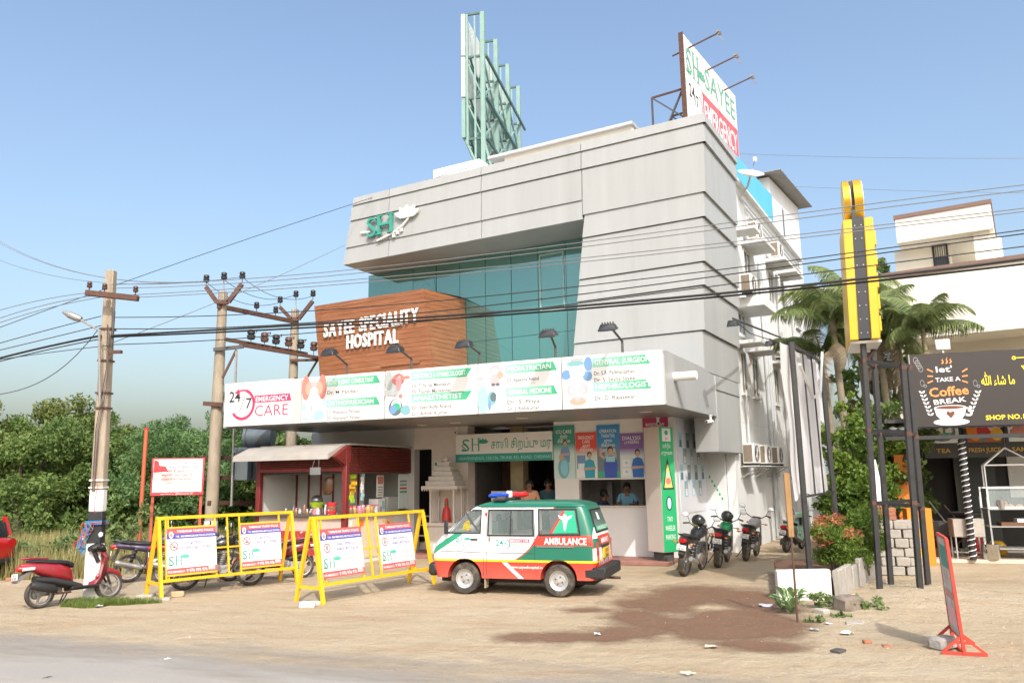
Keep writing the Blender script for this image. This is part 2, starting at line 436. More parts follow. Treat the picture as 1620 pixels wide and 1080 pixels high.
# ------------------------------------------------------------------ ground, road, wet soil
from mathutils import noise as mn
def hgt(x, y):
    z = 0.012 * mn.noise((x * 0.9, y * 0.9, 3.1)) + 0.006 * mn.noise((x * 3.1, y * 3.1, 1.0))
    z += 0.16 * math.exp(-((x - 7.3) ** 2 / 1.1 + (y - 14.3) ** 2 / 1.3)) * (0.75 + 0.5 * mn.noise((x * 2.5, y * 2.5, 0)))
    z += 0.10 * math.exp(-((x - 6.3) ** 2 / 0.5 + (y - 13.4) ** 2 / 0.6))
    z += 0.05 * math.exp(-((x - 5.6) ** 2 / 1.6 + (y - 12.6) ** 2 / 0.4))
    return z
dirt = bpy.data.materials.new('sandy_dirt'); dirt.use_nodes = True
def dirt_nodes():
    t = dirt.node_tree; L = t.links.new; b = t.nodes['Principled BSDF']; b.inputs['Roughness'].default_value = 0.95; b.inputs['Specular IOR Level'].default_value = 0.15
    tc = t.nodes.new('ShaderNodeTexCoord')
    def noise(s, d=8, r=0.6, st=None):
        n = t.nodes.new('ShaderNodeTexNoise'); n.inputs['Scale'].default_value = s; n.inputs['Detail'].default_value = d; n.inputs['Roughness'].default_value = r
        if st:
            mp = t.nodes.new('ShaderNodeMapping'); mp.inputs['Scale'].default_value = st; mp.inputs['Rotation'].default_value = (0, 0, R(20)); L(tc.outputs['Object'], mp.inputs[0]); L(mp.outputs[0], n.inputs['Vector'])
        else: L(tc.outputs['Object'], n.inputs['Vector'])
        return n.outputs[0]
    def ramp(src, a, c, lo=0.0, hi=1.0):
        r = t.nodes.new('ShaderNodeMapRange'); r.inputs[1].default_value = a; r.inputs[2].default_value = c; r.inputs[3].default_value = lo; r.inputs[4].default_value = hi
        L(src, r.inputs[0]); return r.outputs[0]
    def mix(f, a, c, bl='MIX'):
        x = t.nodes.new('ShaderNodeMix'); x.data_type = 'RGBA'; x.blend_type = bl
        for i, q in ((0, f), (6, a), (7, c)):
            if isinstance(q, (tuple, float, int)): x.inputs[i].default_value = q if not isinstance(q, tuple) else (*q, 1)
            else: L(q, x.inputs[i])
        return x.outputs[2]
    c = mix(ramp(noise(0.35, 5), 0.35, 0.65), (0.45, 0.355, 0.235), (0.51, 0.42, 0.295))
    c = mix(ramp(noise(0.8, 8, 0.65, (0.5, 2.2, 1)), 0.52, 0.72, 0, 0.7), c, (0.40, 0.265, 0.15))
    c = mix(ramp(noise(1.6, 9, 0.7), 0.56, 0.75, 0, 0.55), c, (0.34, 0.275, 0.20))
    c = mix(ramp(noise(22, 6, 0.75), 0.25, 0.75, 0.0, 1.0), mix(1.0, c, (0.91, 0.91, 0.91), 'MULTIPLY'), mix(1.0, c, (1.07, 1.07, 1.07), 'MULTIPLY'))
    v = t.nodes.new('ShaderNodeTexVoronoi'); v.inputs['Scale'].default_value = 26; L(tc.outputs['Object'], v.inputs['Vector'])
    sp = t.nodes.new('ShaderNodeMath'); sp.operation = 'MULTIPLY'; L(ramp(v.outputs['Distance'], 0.16, 0.08), sp.inputs[0]); L(ramp(noise(3.0, 4), 0.5, 0.66), sp.inputs[1])
    c = mix(sp.outputs[0], c, (0.24, 0.2, 0.16))
    # faint wheel tracks running with the road, broken by noise
    mp = t.nodes.new('ShaderNodeMapping'); mp.inputs['Rotation'].default_value = (0, 0, R(17)); L(tc.outputs['Object'], mp.inputs[0])
    wv = t.nodes.new('ShaderNodeTexWave'); wv.bands_direction = 'Y'; wv.inputs['Scale'].default_value = 0.42; wv.inputs['Distortion'].default_value = 2.6; wv.inputs['Detail'].default_value = 3; wv.inputs['Detail Scale'].default_value = 0.5; L(mp.outputs[0], wv.inputs['Vector'])
    tk = t.nodes.new('ShaderNodeMath'); tk.operation = 'MULTIPLY'; L(ramp(wv.outputs['Fac'], 0.80, 0.98), tk.inputs[0]); L(ramp(noise(0.9, 7, 0.7), 0.42, 0.66, 0, 0.35), tk.inputs[1])
    c = mix(tk.outputs[0], c, (0.33, 0.235, 0.15))
    L(c, b.inputs['Base Color'])
    ad = t.nodes.new('ShaderNodeMath'); ad.operation = 'ADD'; L(noise(30, 8, 0.75), ad.inputs[0]); L(ramp(noise(3.2, 9, 0.66), 0.2, 0.8, 0, 2.4), ad.inputs[1])
    bp = t.nodes.new('ShaderNodeBump'); bp.inputs['Strength'].default_value = 0.7; bp.inputs['Distance'].default_value = 0.045
    L(ad.outputs[0], bp.inputs['Height']); L(bp.outputs[0], b.inputs['Normal'])
dirt_nodes()
def make_ground():
    xs = [-900, -300, -120, -60, -40] + list(np.arange(-26, -12, 1.0)) + list(np.arange(-12, 14, 0.22)) + list(np.arange(14, 30, 1.5)) + [40, 60, 120, 300, 900]
    ys = [-300, -100, -40, -15, -5, 0, 4] + list(np.arange(6, 22, 0.22)) + list(np.arange(22, 42, 1.2)) + [50, 70, 110, 200, 400, 900]
    b = MB(); vs = []; fs = []
    for y in ys:
        for x in xs: vs.append((x, y, hgt(x, y) if 5.5 < y < 24 and abs(x) < 13.5 else (0 if y < 50 else 0)))
    n = len(xs)
    for j in range(len(ys) - 1):
        for i in range(n - 1): fs.append((j * n + i, j * n + i + 1, (j + 1) * n + i + 1, (j + 1) * n + i))
    b.add(vs, fs, dirt)
    return tag(b.build('ground', loc=(0, 0, 0)), kind='structure')
make_ground()

def fade_mat(name, build):
    m = bpy.data.materials.new(name); m.use_nodes = True; build(m.node_tree); return m
RF = Fr((-3.32, 10.39, 0), R(-20.2))
def road_nodes(t):
    L = t.links.new; b = t.nodes['Principled BSDF']; b.inputs['Roughness'].default_value = 0.9; b.inputs['Specular IOR Level'].default_value = 0.25
    tc = t.nodes.new('ShaderNodeTexCoord'); sp = t.nodes.new('ShaderNodeSeparateXYZ'); L(tc.outputs['Object'], sp.inputs[0])
    n = t.nodes.new('ShaderNodeTexNoise'); n.inputs['Scale'].default_value = 90; n.inputs['Detail'].default_value = 6; L(tc.outputs['Object'], n.inputs['Vector'])
    mp = t.nodes.new('ShaderNodeMapping'); mp.inputs['Scale'].default_value = (0.35, 1.5, 1); L(tc.outputs['Object'], mp.inputs[0])
    n2 = t.nodes.new('ShaderNodeTexNoise'); n2.inputs['Scale'].default_value = 1.2; n2.inputs['Detail'].default_value = 9; n2.inputs['Roughness'].default_value = 0.62; L(mp.outputs[0], n2.inputs['Vector'])
    mx = t.nodes.new('ShaderNodeMix'); mx.data_type = 'RGBA'; mx.inputs[6].default_value = (0.22, 0.205, 0.185, 1); mx.inputs[7].default_value = (0.41, 0.385, 0.345, 1)
    L(n.outputs[0], mx.inputs[0])
    m2 = t.nodes.new('ShaderNodeMix'); m2.data_type = 'RGBA'; m2.inputs[7].default_value = (0.48, 0.42, 0.335, 1); L(mx.outputs[2], m2.inputs[6])
    r2 = t.nodes.new('ShaderNodeMapRange'); r2.inputs[1].default_value = 0.45; r2.inputs[2].default_value = 0.7; r2.inputs[4].default_value = 0.35; L(n2.outputs[0], r2.inputs[0]); L(r2.outputs[0], m2.inputs[0])
    L(m2.outputs[2], b.inputs['Base Color'])
    bp = t.nodes.new('ShaderNodeBump'); bp.inputs['Strength'].default_value = 0.35; bp.inputs['Distance'].default_value = 0.01; L(n.outputs[0], bp.inputs['Height']); L(bp.outputs[0], b.inputs['Normal'])
    # the dusty edge: cover falls off across the verge, broken up by noise
    a = t.nodes.new('ShaderNodeMath'); a.operation = 'MULTIPLY_ADD'; a.inputs[1].default_value = 3.2; a.inputs[2].default_value = -1.6; L(n2.outputs[0], a.inputs[0])
    s = t.nodes.new('ShaderNodeMath'); s.operation = 'ADD'; L(sp.outputs[1], s.inputs[0]); L(a.outputs[0], s.inputs[1])
    r = t.nodes.new('ShaderNodeMapRange'); r.inputs[1].default_value = 0.55; r.inputs[2].default_value = -1.3; L(s.outputs[0], r.inputs[0])
    L(r.outputs[0], b.inputs['Alpha'])
roadm = fade_mat('dusty_asphalt', road_nodes)
b = MB(RF); b.poly([(-60, -9, 0.03), (60, -9, 0.03), (60, 1.6, 0.03), (-60, 1.6, 0.03)], roadm)
tag(b.build('road', mw=RF.mat()), kind='structure')

def wet_nodes(t):
    L = t.links.new; b = t.nodes['Principled BSDF']; b.inputs['Roughness'].default_value = 0.62; b.inputs['Specular IOR Level'].default_value = 0.35
    tc = t.nodes.new('ShaderNodeTexCoord')
    n = t.nodes.new('ShaderNodeTexNoise'); n.inputs['Scale'].default_value = 2.6; n.inputs['Detail'].default_value = 12; n.inputs['Roughness'].default_value = 0.74; L(tc.outputs['Object'], n.inputs['Vector'])
    mx = t.nodes.new('ShaderNodeMix'); mx.data_type = 'RGBA'; mx.inputs[6].default_value = (0.115, 0.058, 0.033, 1); mx.inputs[7].default_value = (0.27, 0.15, 0.09, 1)
    L(n.outputs[0], mx.inputs[0])
    n3 = t.nodes.new('ShaderNodeTexNoise'); n3.inputs['Scale'].default_value = 30; n3.inputs['Detail'].default_value = 6; n3.inputs['Roughness'].default_value = 0.7; L(tc.outputs['Object'], n3.inputs['Vector'])
    m2 = t.nodes.new('ShaderNodeMix'); m2.data_type = 'RGBA'; m2.inputs[7].default_value = (0.34, 0.25, 0.17, 1); L(mx.outputs[2], m2.inputs[6])
    r = t.nodes.new('ShaderNodeMapRange'); r.inputs[1].default_value = 0.54; r.inputs[2].default_value = 0.66; r.inputs[4].default_value = 0.75; L(n3.outputs[0], r.inputs[0]); L(r.outputs[0], m2.inputs[0])
    L(m2.outputs[2], b.inputs['Base Color'])
    at_ = t.nodes.new('ShaderNodeAttribute'); at_.attribute_name = 'wetness'
    a = t.nodes.new('ShaderNodeMath'); a.operation = 'MULTIPLY_ADD'; a.inputs[1].default_value = 1.3; a.inputs[2].default_value = -0.65; L(n.outputs[0], a.inputs[0])
    s = t.nodes.new('ShaderNodeMath'); s.operation = 'ADD'; L(at_.outputs['Fac'], s.inputs[0]); L(a.outputs[0], s.inputs[1])
    rr = t.nodes.new('ShaderNodeMapRange'); rr.inputs[1].default_value = 0.02; rr.inputs[2].default_value = 0.70; rr.inputs[4].default_value = 0.78; L(s.outputs[0], rr.inputs[0])
    L(rr.outputs[0], b.inputs['Alpha'])
    bp = t.nodes.new('ShaderNodeBump'); bp.inputs['Strength'].default_value = 0.4; bp.inputs['Distance'].default_value = 0.03; L(n3.outputs[0], bp.inputs['Height']); L(bp.outputs[0], b.inputs['Normal'])
wetm = fade_mat('wet_red_soil', wet_nodes)
def wet_patch():
    """a thin sheet over the soil, its wetness stored per vertex from blobs of spilled water"""
    blobs = []
    for px, py, rx, ry, s in ((830, 1008, .32, .25, .9), (890, 1008, .42, .30, 1), (950, 1008, .4, .3, 1), (1000, 1000, .45, .4, 1), (1010, 975, .4, .6, 1), (1060, 955, .7, .9, 1), (1110, 940, .8, 1.0, 1),
                              (1160, 945, .8, .9, 1), (1200, 955, .6, .9, 1), (1120, 985, .6, .45, 1), (1170, 1000, .55, .5, 1), (1215, 1022, .4, .33, .9), (1215, 985, .5, .6, 1), (930, 965, .4, .22, .62), (1180, 1018, .4, .25, .9), (1230, 1000, .35, .4, .8), (1040, 985, .5, .5, 1), (1085, 990, .55, .5, 1), (1125, 1003, .5, .4, 1), (1010, 955, .4, .5, .8), (1165, 975, .7, .6, 1)):
        p = gz(px, py); blobs.append((p.x, p.y, rx, ry, s))
    holes = [(*gz(1108, 960).xy, .34, .30, .62), (*gz(1052, 1006).xy, .2, .1, .3)]
    xs = np.arange(-1.2, 6.0, 0.09); ys = np.arange(9.2, 17.0, 0.09)
    vs = []; wv = []
    for y in ys:
        for x in xs:
            v = 0
            for bx, by, rx, ry, s in blobs: v = max(v, s * math.exp(-((x - bx) / rx) ** 2 - ((y - by) / ry) ** 2) * 1.25)
            for bx, by, rx, ry, s in holes: v -= s * math.exp(-((x - bx) / rx) ** 2 - ((y - by) / ry) ** 2)
            wv.append(min(v, 1.0)); vs.append((x, y, hgt(x, y) + 0.012))
    n = len(xs); fs = []
    for j in range(len(ys) - 1):
        for i in range(n - 1):
            q = (j * n + i, j * n + i + 1, (j + 1) * n + i + 1, (j + 1) * n + i)
            if max(wv[k] for k in q) > 0.05: fs.append(q)
    me = bpy.data.meshes.new('wet_soil'); me.from_pydata(vs, [], fs); me.materials.append(wetm)
    a = me.attributes.new('wetness', 'FLOAT', 'POINT'); a.data.foreach_set('value', wv)
    o = bpy.data.objects.new('wet_soil', me); COL.objects.link(o); tag(o, kind='structure')
wet_patch()
# ------------------------------------------------------------------ the hospital
KP = Vector((4.84, 19.6, 0))
HF = Fr(KP, R(-29.7))
CF = Fr((3.27, 16.7, 0), R(-23.44))
hosp = thing('hospital_building', 'three storey grey clad hospital with teal glass front and timber box', 'building', HF)
glassm = bpy.data.materials.new('teal_glass'); glassm.use_nodes = True
def glass_nodes(t):
    L = t.links.new; b = t.nodes['Principled BSDF']
    b.inputs['Base Color'].default_value = (0.04, 0.20, 0.195, 1); b.inputs['Roughness'].default_value = 0.25
    g = t.nodes.new('ShaderNodeBsdfGlossy'); g.inputs['Color'].default_value = (0.34, 0.52, 0.46, 1); g.inputs['Roughness'].default_value = 0.02
    tc = t.nodes.new('ShaderNodeTexCoord'); n = t.nodes.new('ShaderNodeTexNoise'); n.inputs['Scale'].default_value = 0.5; L(tc.outputs['Object'], n.inputs['Vector'])
    bp = t.nodes.new('ShaderNodeBump'); bp.inputs['Strength'].default_value = 0.05; bp.inputs['Distance'].default_value = 0.2; L(n.outputs[0], bp.inputs['Height']); L(bp.outputs[0], g.inputs['Normal'])
    ms = t.nodes.new('ShaderNodeMixShader'); ms.inputs[0].default_value = 0.5
    L(b.outputs[0], ms.inputs[1]); L(g.outputs[0], ms.inputs[2]); L(ms.outputs[0], t.nodes['Material Output'].inputs[0])
glass_nodes(glassm.node_tree)
woodm = M('timber_cladding', (0.235, 0.088, 0.037), 0.42, var=0.18, scale=3.0, stretch=(0.6, 0.6, 9), col2=(0.36, 0.16, 0.072), thr=(0.42, 0.8), bump=0.1)

def xr(z): return 0.062 * (z - 5.73)
b = MB(HF)
b.box(-11.8, -0.15, 3.0, 16.4, 3.62, 11.35, wallw)
b.box(-.4, -.15, 3.0, 16.4, 0, 3.615, wallw); b.box(-11.8, -.4, 12, 16.4, 0, 3.615, wallg)
b.box(-11.8, -0.4, 16.4, 18.0, 0, 9.9, wallw)
b.build('wall', hosp)
b = MB(HF)
b.box(-11.75, -0.35, 1.72, 3.0, 3.62, 11.25, wallg)
b.box(-3.2, -0.35, 0.12, 1.72, 3.62, 11.2, cladd)
b.box(-11.35, -3.2, 0.12, 1.72, 9.34, 11.2, cladd)
b.build('core_wall', hosp)
b = MB(HF); b.hexa([(-12.0, 0.02, 9.225), (-3.25, 0.02, 9.225), (-3.25, 1.7, 9.225), (-12.0, 1.7, 9.225), (-11.98, 0.02, 9.32), (-3.25, 0.02, 9.32), (-3.25, 1.7, 9.32), (-11.98, 1.7, 9.32)], clad)
b.build('facade_soffit', hosp)
b = MB(HF); b.box(-12.0, -0.1, 0.3, 1.75, 11.2, 11.32, wallg); b.build('roof_coping', hosp)
def fpanel(xa0, xb0, z0, xa1, xb1, z1, name='cladding_panel'):
    """front panel: lower edge stands 5 cm out over the joint below"""
    g = 0.012
    b = MB(HF)
    b.hexa([(xa0 + g, -0.05, z0), (xb0 - g, -0.05, z0), (xb0 - g, 0.1, z0), (xa0 + g, 0.1, z0), (xa1 + g, -0.01, z1), (xb1 - g, -0.01, z1), (xb1 - g, 0.1, z1), (xa1 + g, 0.1, z1)], clad)
    return b.build(name, hosp)
def spanel(y0, y1, z0, z1):
    a, c = xr(z0), xr(z1); b = MB(HF)
    b.hexa([(a - 0.1, y0 - 0.03, z0), (a + 0.065, y0 - 0.035, z0), (a + 0.065, y1, z0), (a - 0.1, y1, z0), (c - 0.1, y0 + 0.02, z1), (c + 0.003, y0 + 0.02, z1), (c + 0.003, y1, z1), (c - 0.1, y1, z1)], clad)
    return b.build('cladding_panel', hosp)
def xl(z): return -12.03 + 0.17 * (z - 9.22)
seams = [-10.1, -6.55, -3.2]
for z0, z1 in ((11.25, 11.52), (10.72, 11.232), (9.8, 10.695), (9.23, 9.794)):
    ed0 = [xl(z0)] + seams; ed1 = [xl(z1)] + seams
    for i in range(3): fpanel(ed0[i], ed0[i + 1], z0, ed1[i], ed1[i + 1], z1)
def xb(z): return -3.60 + 0.12 * (z - 5.7)
for z0, z1 in ((11.25, 11.52), (10.72, 11.232), (9.36, 10.695), (8.70, 9.354), (7.52, 8.675), (6.90, 7.495), (5.74, 6.875), (4.7, 5.715)):
    l = -3.2 if z0 > 9.3 else xb(z0)
    fpanel(l, xr(z0) + 0.055, z0, -3.2 if z0 > 9.3 else xb(z1) , xr(z1) - 0.002, z1)
    spanel(0.0, 3.32 + (0.2 if z0 < 8 else 0), z0, z1)
# lower corner box under the cladding
b = MB(HF); b.box(-0.62, 0.0, 0.9, 3.35, 2.7, 4.685, clad); b.build('corner_box', hosp, bevel=0.01)
b = MB(HF); b.box(0.002, 0.012, 0.9, 3.352, 4.28, 4.31, cladd); b.build('joint_line', hosp)
# glass front, pane by pane
mull = [-12.22, -11.24, -10.27, -9.3, -8.36, -7.38, -6.42, -5.46, -4.5, -3.3]
rng = random.Random(3)
for i in range(9):
    for z0, z1 in ((4.6, 6.42), (6.42, 9.22)):
        t = rng.uniform(-0.009, 0.009); u = rng.uniform(-0.009, 0.009)
        b = MB(HF); xa, xb_ = mull[i] + 0.008, mull[i + 1] - 0.008
        b.hexa([(xa, 1.5 + t, z0 + .006), (xb_, 1.5 - t + u, z0 + .006), (xb_, 1.56, z0 + .006), (xa, 1.56, z0 + .006), (xa, 1.5 + t - u, z1 - .006), (xb_, 1.5 - t, z1 - .006), (xb_, 1.56, z1 - .006), (xa, 1.56, z1 - .006)], glassm)
        b.build('glass_pane', hosp, smooth=False)
b = MB(HF); b.box(-12.2, -3.3, 1.575, 1.70, 4.6, 9.22, darkg); b.build('glazing_backing', hosp)
# opening casement in the upper right pane
b = MB(HF)
fr_ = M('sash_grey', (0.30, 0.42, 0.40), 0.4)
for x0, x1, z0, z1 in ((-5.40, -5.36, 7.1, 8.9), (-4.60, -4.56, 7.1, 8.9), (-5.36, -4.60, 7.1, 7.14), (-5.36, -4.60, 8.86, 8.9)): b.box(x0, x1, 1.475, 1.497, z0, z1, fr_)
b.build('window_sash', hosp)
# timber box with planks
def wrow(z):
    k = (z - 5.4) / 2.42
    TLx = -12.5 + (-12.83 + 12.5) * k; FRx = -7.98 + (-8.36 + 7.98) * k; BKx = -8.07 + (-8.15 + 8.07) * k
    return TLx, FRx, BKx
tb = MB(HF)
z0, z1 = 4.6, 7.80
a, c_, d_ = wrow(z0); e_, f_, g_ = wrow(z1)
tb.hexa([(a + .06, -0.44, z0), (c_ - .3, -0.44, z0), (d_ - .3, 1.49, z0), (a + .06, 1.49, z0), (e_ + .06, -0.44, z1), (f_ - .3, -0.44, z1), (g_ - .3, 1.49, z1), (e_ + .06, 1.49, z1)], cladd)
tb.build('timber_box_core', hosp)
zs = np.linspace(4.6, 7.84, 23)
for i in range(22):
    za, zb = zs[i] + .004, zs[i + 1] - .004
    A, Bv, Cv = wrow(za); A2, B2, C2 = wrow(zb)
    cuts = [0, rng.uniform(.25, .75), 1]
    for k in range(2):
        b = MB(HF); q0, q1 = cuts[k], cuts[k + 1]
        l0 = A + (Bv - A) * q0 + .003; r0 = A + (Bv - A) * q1 - .003; l1 = A2 + (B2 - A2) * q0 + .003; r1 = A2 + (B2 - A2) * q1 - .003
        b.hexa([(l0, -.5, za), (r0, -.5, za), (r0, -.45, za), (l0, -.45, za), (l1, -.5, zb), (r1, -.5, zb), (r1, -.45, zb), (l1, -.45, zb)], woodm)
        b.build('plank', hosp, smooth=False)
    b = MB(HF)
    b.hexa([(Bv - .05, -.455, za), (Bv + .002, -.497, za), (Cv + .002, 1.48, za), (Cv - .05, 1.48, za), (B2 - .05, -.455, zb), (B2 + .002, -.497, zb), (C2 + .002, 1.48, zb), (C2 - .05, 1.48, zb)], woodm)
    b.build('plank', hosp, smooth=False)
b = MB(HF); A, Bv, Cv = wrow(7.8)
b.poly([(A, -.49, 7.83), (Bv, -.49, 7.83), (Cv, 1.48, 7.90), (A, 1.48, 7.90)], woodm); b.build('timber_box_top', hosp)
b = MB(HF)
p = HF.front(604, 587, -.5); q = HF.front(664, 566, -.5)
b.box(HF.front(604, 580, -.5).x, HF.front(665, 560, -.5).x, -.545, -.502, HF.front(640, 574, -.5).z - .05, HF.front(640, 574, -.5).z + .05, woodm)
b.build('timber_ledge', hosp)
# timber sign letters: standing off the planks
b = MB(HF)
p0 = HF.front(511, 533, -.62); p1 = HF.front(660, 508, -.62); q0 = HF.front(547, 551, -.62); q1 = HF.front(628, 541, -.62)
lw = M('white_letter', (0.80, 0.79, 0.76), 0.45, var=0.03)
wl = thing('wall_lettering', 'raised white capitals naming the hospital on the timber box', 'lettering', HF.sub((q0.x, -.5, q0.z)))
def letters(txt, a, c, size, y, m, parent, bold, depth, gap=.16):
    """raised letters one by one from a to c"""
    ws = []
    for ch_ in txt:
        if ch_ == ' ': ws.append((0, .32)); continue
        v = text_geo(ch_, bold)[0]; ws.append((min(p[0] for p in v), max(p[0] for p in v) - min(p[0] for p in v)))
    tot = sum(w for _, w in ws) + gap * (len(txt) - 1); k = (c.x - a.x) / tot; x = 0
    for ch_, (_, w) in zip(txt, ws):
        if ch_ != ' ':
            lb_ = MB(HF); t_ = x / tot; lb_.text(ch_, a.x + x * k, a.z + (c.z - a.z) * t_, y, size, m, w=w * k, bold=bold, depth=depth); lb_.build('letter', parent, smooth=False)
        x += w + gap
letters('SAYEE SPECIALITY', p0, p1, .62, -.54, lw, wl, .022, .06, .13)
letters('HOSPITAL', q0, q1, .60, -.54, lw, wl, .022, .06, .13)
# logo on the grey facade: green letters, white lotus
b = MB(HF)
def lotus(b, x, z, y, k, m, d=0.0):
    """petals of an open lotus on the plane y"""
    for a, l, w in ((-62, 1.0, .2), (62, 1.0, .2), (-34, .95, .24), (34, .95, .24), (0, .9, .27)):
        pts = [(0, 0), (-w, .45), (-w * .75, .75), (0, 1), (w * .75, .75), (w, .45)]
        ca, sa = math.cos(R(-a)), math.sin(R(-a))
        o_ = [(x + k * l * (px * ca - pz * sa), z + k * l * (px * sa + pz * ca) * .85) for px, pz in pts]
        if d: b.prism(o_, y - d, y, m)
        else: b.poly([(px, y, pz) for px, pz in o_], m)
        y -= 0.004 if d else 0.0006
    return b
s0 = HF.front(585, 378); s1 = HF.front(623, 355)
lgt = M('logo_teal', (0.05, 0.30, 0.235), 0.4)
bl = MB(HF); lotus_ = MB(HF)
lt = HF.front(648, 346); lotus(lotus_, lt.x, lt.z, -.09, .55, lw, .07)
tail = [HF.front(x, y) for x, y in ((600, 382), (625, 370), (640, 358), (650, 346))]
for i in range(3): bl.beam((tail[i].x, -.11, tail[i].z), (tail[i + 1].x, -.11, tail[i + 1].z), .05, .05, lw)
for i, (x, y) in enumerate(((624, 374), (630, 369), (636, 365))):
    t_ = HF.front(x, y); bl.box(t_.x, t_.x + .1, -.12, -.08, t_.z - .06, t_.z + .04, lw)
t0 = HF.front(574, 369); t1 = HF.front(588, 368); bl.beam((t0.x, -.1, t0.z), (t1.x, -.1, t1.z), .04, .05, lw)
lg = thing('facade_logo', 'green and white lotus emblem with initials fixed high on the grey facade', 'logo', HF.sub((-10, -.1, 9.6)))
letters('SH', s0, Vector((s1.x + .05, 0, s0.z + .05)), .95, -.085, lgt, lg, -.004, .1, .06)
for x in (.52, .98):
    for z in (.02, .62): b = MB(HF); q_ = s0.x + (s1.x - s0.x) * x; b.box(q_ - .13, q_ + .1, -.19, -.09, s0.z + z, s0.z + z + .045, lgt); b.build('serif', lg)
bl.build('lotus_stalk', lg, smooth=False); lotus_.build('lotus_emblem', lg, smooth=False)

# ---- canopy with its sign band
Bp = Vector((5.31, 20.47, 0)); Lp = CF.w((-12.14, 0, 0))
Lb = Lp + HF.y * 4.6
poly = [CF.w((0, 0, 0)), Bp, Bp + HF.y * .6 - HF.x * .5, Lb + HF.y * .5, Lp]
b = MB(); b.prism([(p.x, p.y) for p in poly], 3.62, 4.70, clad, 'z')
b.build('canopy', hosp)
b = MB(); b.prism([(p.x, p.y) for p in [CF.w((-.02, .02, 0)), Bp - HF.x * .02, Bp + HF.y * .58 - HF.x * .5, Lb + HF.y * .48, CF.w((-12.12, .02, 0))]], 3.598, 3.618, soff, 'z'); b.build('canopy_soffit', hosp)
b = MB(CF); b.box(-12.16, -12.06, -.06, .3, 3.58, 4.8, clad); b.box(-12.16, 0.0, .04, .14, 4.70, 4.79, clad); b.build('canopy_trim', hosp)
sf = CF.sub((0, 0, 0), R(-29.7 + 23.44))
b = MB(); g0 = CF.w((0, 0, 0)); b.add([g0 + HF.x * .004 + Vector((0, 0, 3.6)), Bp + HF.x * .004 + Vector((0, 0, 3.6)), Bp + HF.x * .004 + Vector((0, 0, 4.74)), g0 + HF.x * .004 + Vector((0, 0, 4.79))], [(0, 1, 2, 3)], clad)
b.build('canopy_side', hosp)
dl = M('downlight_white', (.75, .72, .68), .4)
for px, py in ((668, 672), (720, 668), (826, 661), (792, 675), (1022, 651), (560, 682), (590, 690)):
    g = gz(px, py, 3.596); b = MB(Fr(g)); b.rev((0, 0, -.012), [(.15, 0), (.15, .01)], dl, 18); b.build('downlight', hosp)
b = MB(CF); c0 = HF.loc(CF.w((0, 0, 0)))
pp = onplane(1067, 596, CF.w((0, 0, 0)), HF.x); pf = Fr(pp, HF.rz)
b = MB(pf); b.tube([(-.05, 0, 0), (.5, 0, 0)], .1, board, 14); b.build('drain_pipe', hosp)

# the sign boards on the canopy band
def bx(px, py=620): return CF.front(px, py, -.05).x
Z0, Z1 = 3.61, 4.79
es = MB(CF); xa, xb2 = -12.14, bx(464)
es.box(xa, xb2, -.07, -.002, Z0, Z1, board)
em = tag(es.build('emergency_sign_board', bevel=.008), 'white canopy board with 24/7 clock arrow and crimson EMERGENCY CARE', 'sign')
b = MB(CF); w_ = xb2 - xa
yy = -.0725
b.text('24', xa + .07 * w_, Z0 + .66, yy, .42, inkblk, w=.17 * w_, bold=.012)
b.text('7', xa + .325 * w_, Z0 + .47, yy, .40, inkblk, w=.085 * w_, bold=.012)
b.arc(xa + .275 * w_, Z0 + .58, yy - .001, .385, .085, -145, 75, inkpink, 28)
b.arc(xa + .275 * w_, Z0 + .58, yy - .001, .385, .05, 75, 118, inkpink, 8)
b.poly([(xa + .275 * w_ - .30, yy - .001, Z0 + .90), (xa + .275 * w_ - .14, yy - .001, Z0 + 1.02), (xa + .275 * w_ - .13, yy - .001, Z0 + .86)], inkpink)
b.beam((xa + .235 * w_, yy, Z0 + .40), (xa + .31 * w_, yy, Z0 + .82), .004, .018, inkpink)
b.poly([(xa + .45 * w_, yy, Z0 + .60), (xa + .985 * w_, yy, Z0 + .60), (xa + .96 * w_, yy, Z0 + .80), (xa + .45 * w_, yy, Z0 + .80)], inkpink)
b.text('EMERGENCY', xa + .47 * w_, Z0 + .635, yy - .002, .18, inkwht, w=.47 * w_, bold=.012)
b.text('CARE', xa + .46 * w_, Z0 + .24, yy, .42, inkpink, w=.48 * w_, bold=-.004)
b.build('lettering', em, smooth=False)
b = MB(CF); b.box(xb2 + .02, bx(477) - .01, -.045, 0, Z0, Z1 - .01, M('band_filler', (.55, .53, .50), .5)); b.build('band_filler', hosp)

def knee(b, x, z, w, h, y, m2, m3):
    b.pan(x, x + w, z, z + h, y, inkwht)
    for k in (0, .62):
        b.fig([(k * w, h), ((k + .34) * w, h), ((k + .22) * w, .5 * h), ((k + .30) * w, 0), ((k + .05) * w, 0), ((k + .1) * w, .5 * h)], y - .002, m2, x, z)
    b.disc(x + .5 * w, z + .62 * h, y - .003, .16 * w, m3)
def blobpic(bg_, parts):
    """a small printed photograph: mottled ground with soft shapes of the subject"""
    ac = parts[0][4].node_tree.nodes['Principled BSDF'].inputs['Base Color'].default_value; bc = bg_.node_tree.nodes['Principled BSDF'].inputs['Base Color'].default_value
    pm_ = M('photo_print', tuple(bc)[:3], .45, var=.22, scale=5, col2=tuple(.55 * p + .45 * q for p, q in zip(tuple(ac)[:3], tuple(bc)[:3])), thr=(.42, .62))
    def f(b, x, z, w, h, y):
        b.pan(x, x + w, z, z + h, y, pm_)
        for i, (cx, cz, rx, rz_, m) in enumerate(parts): b.disc(x + cx * w, z + cz * h, y - .002 - .0006 * i, rz_ * h, m, 18, rx * w)
    return f
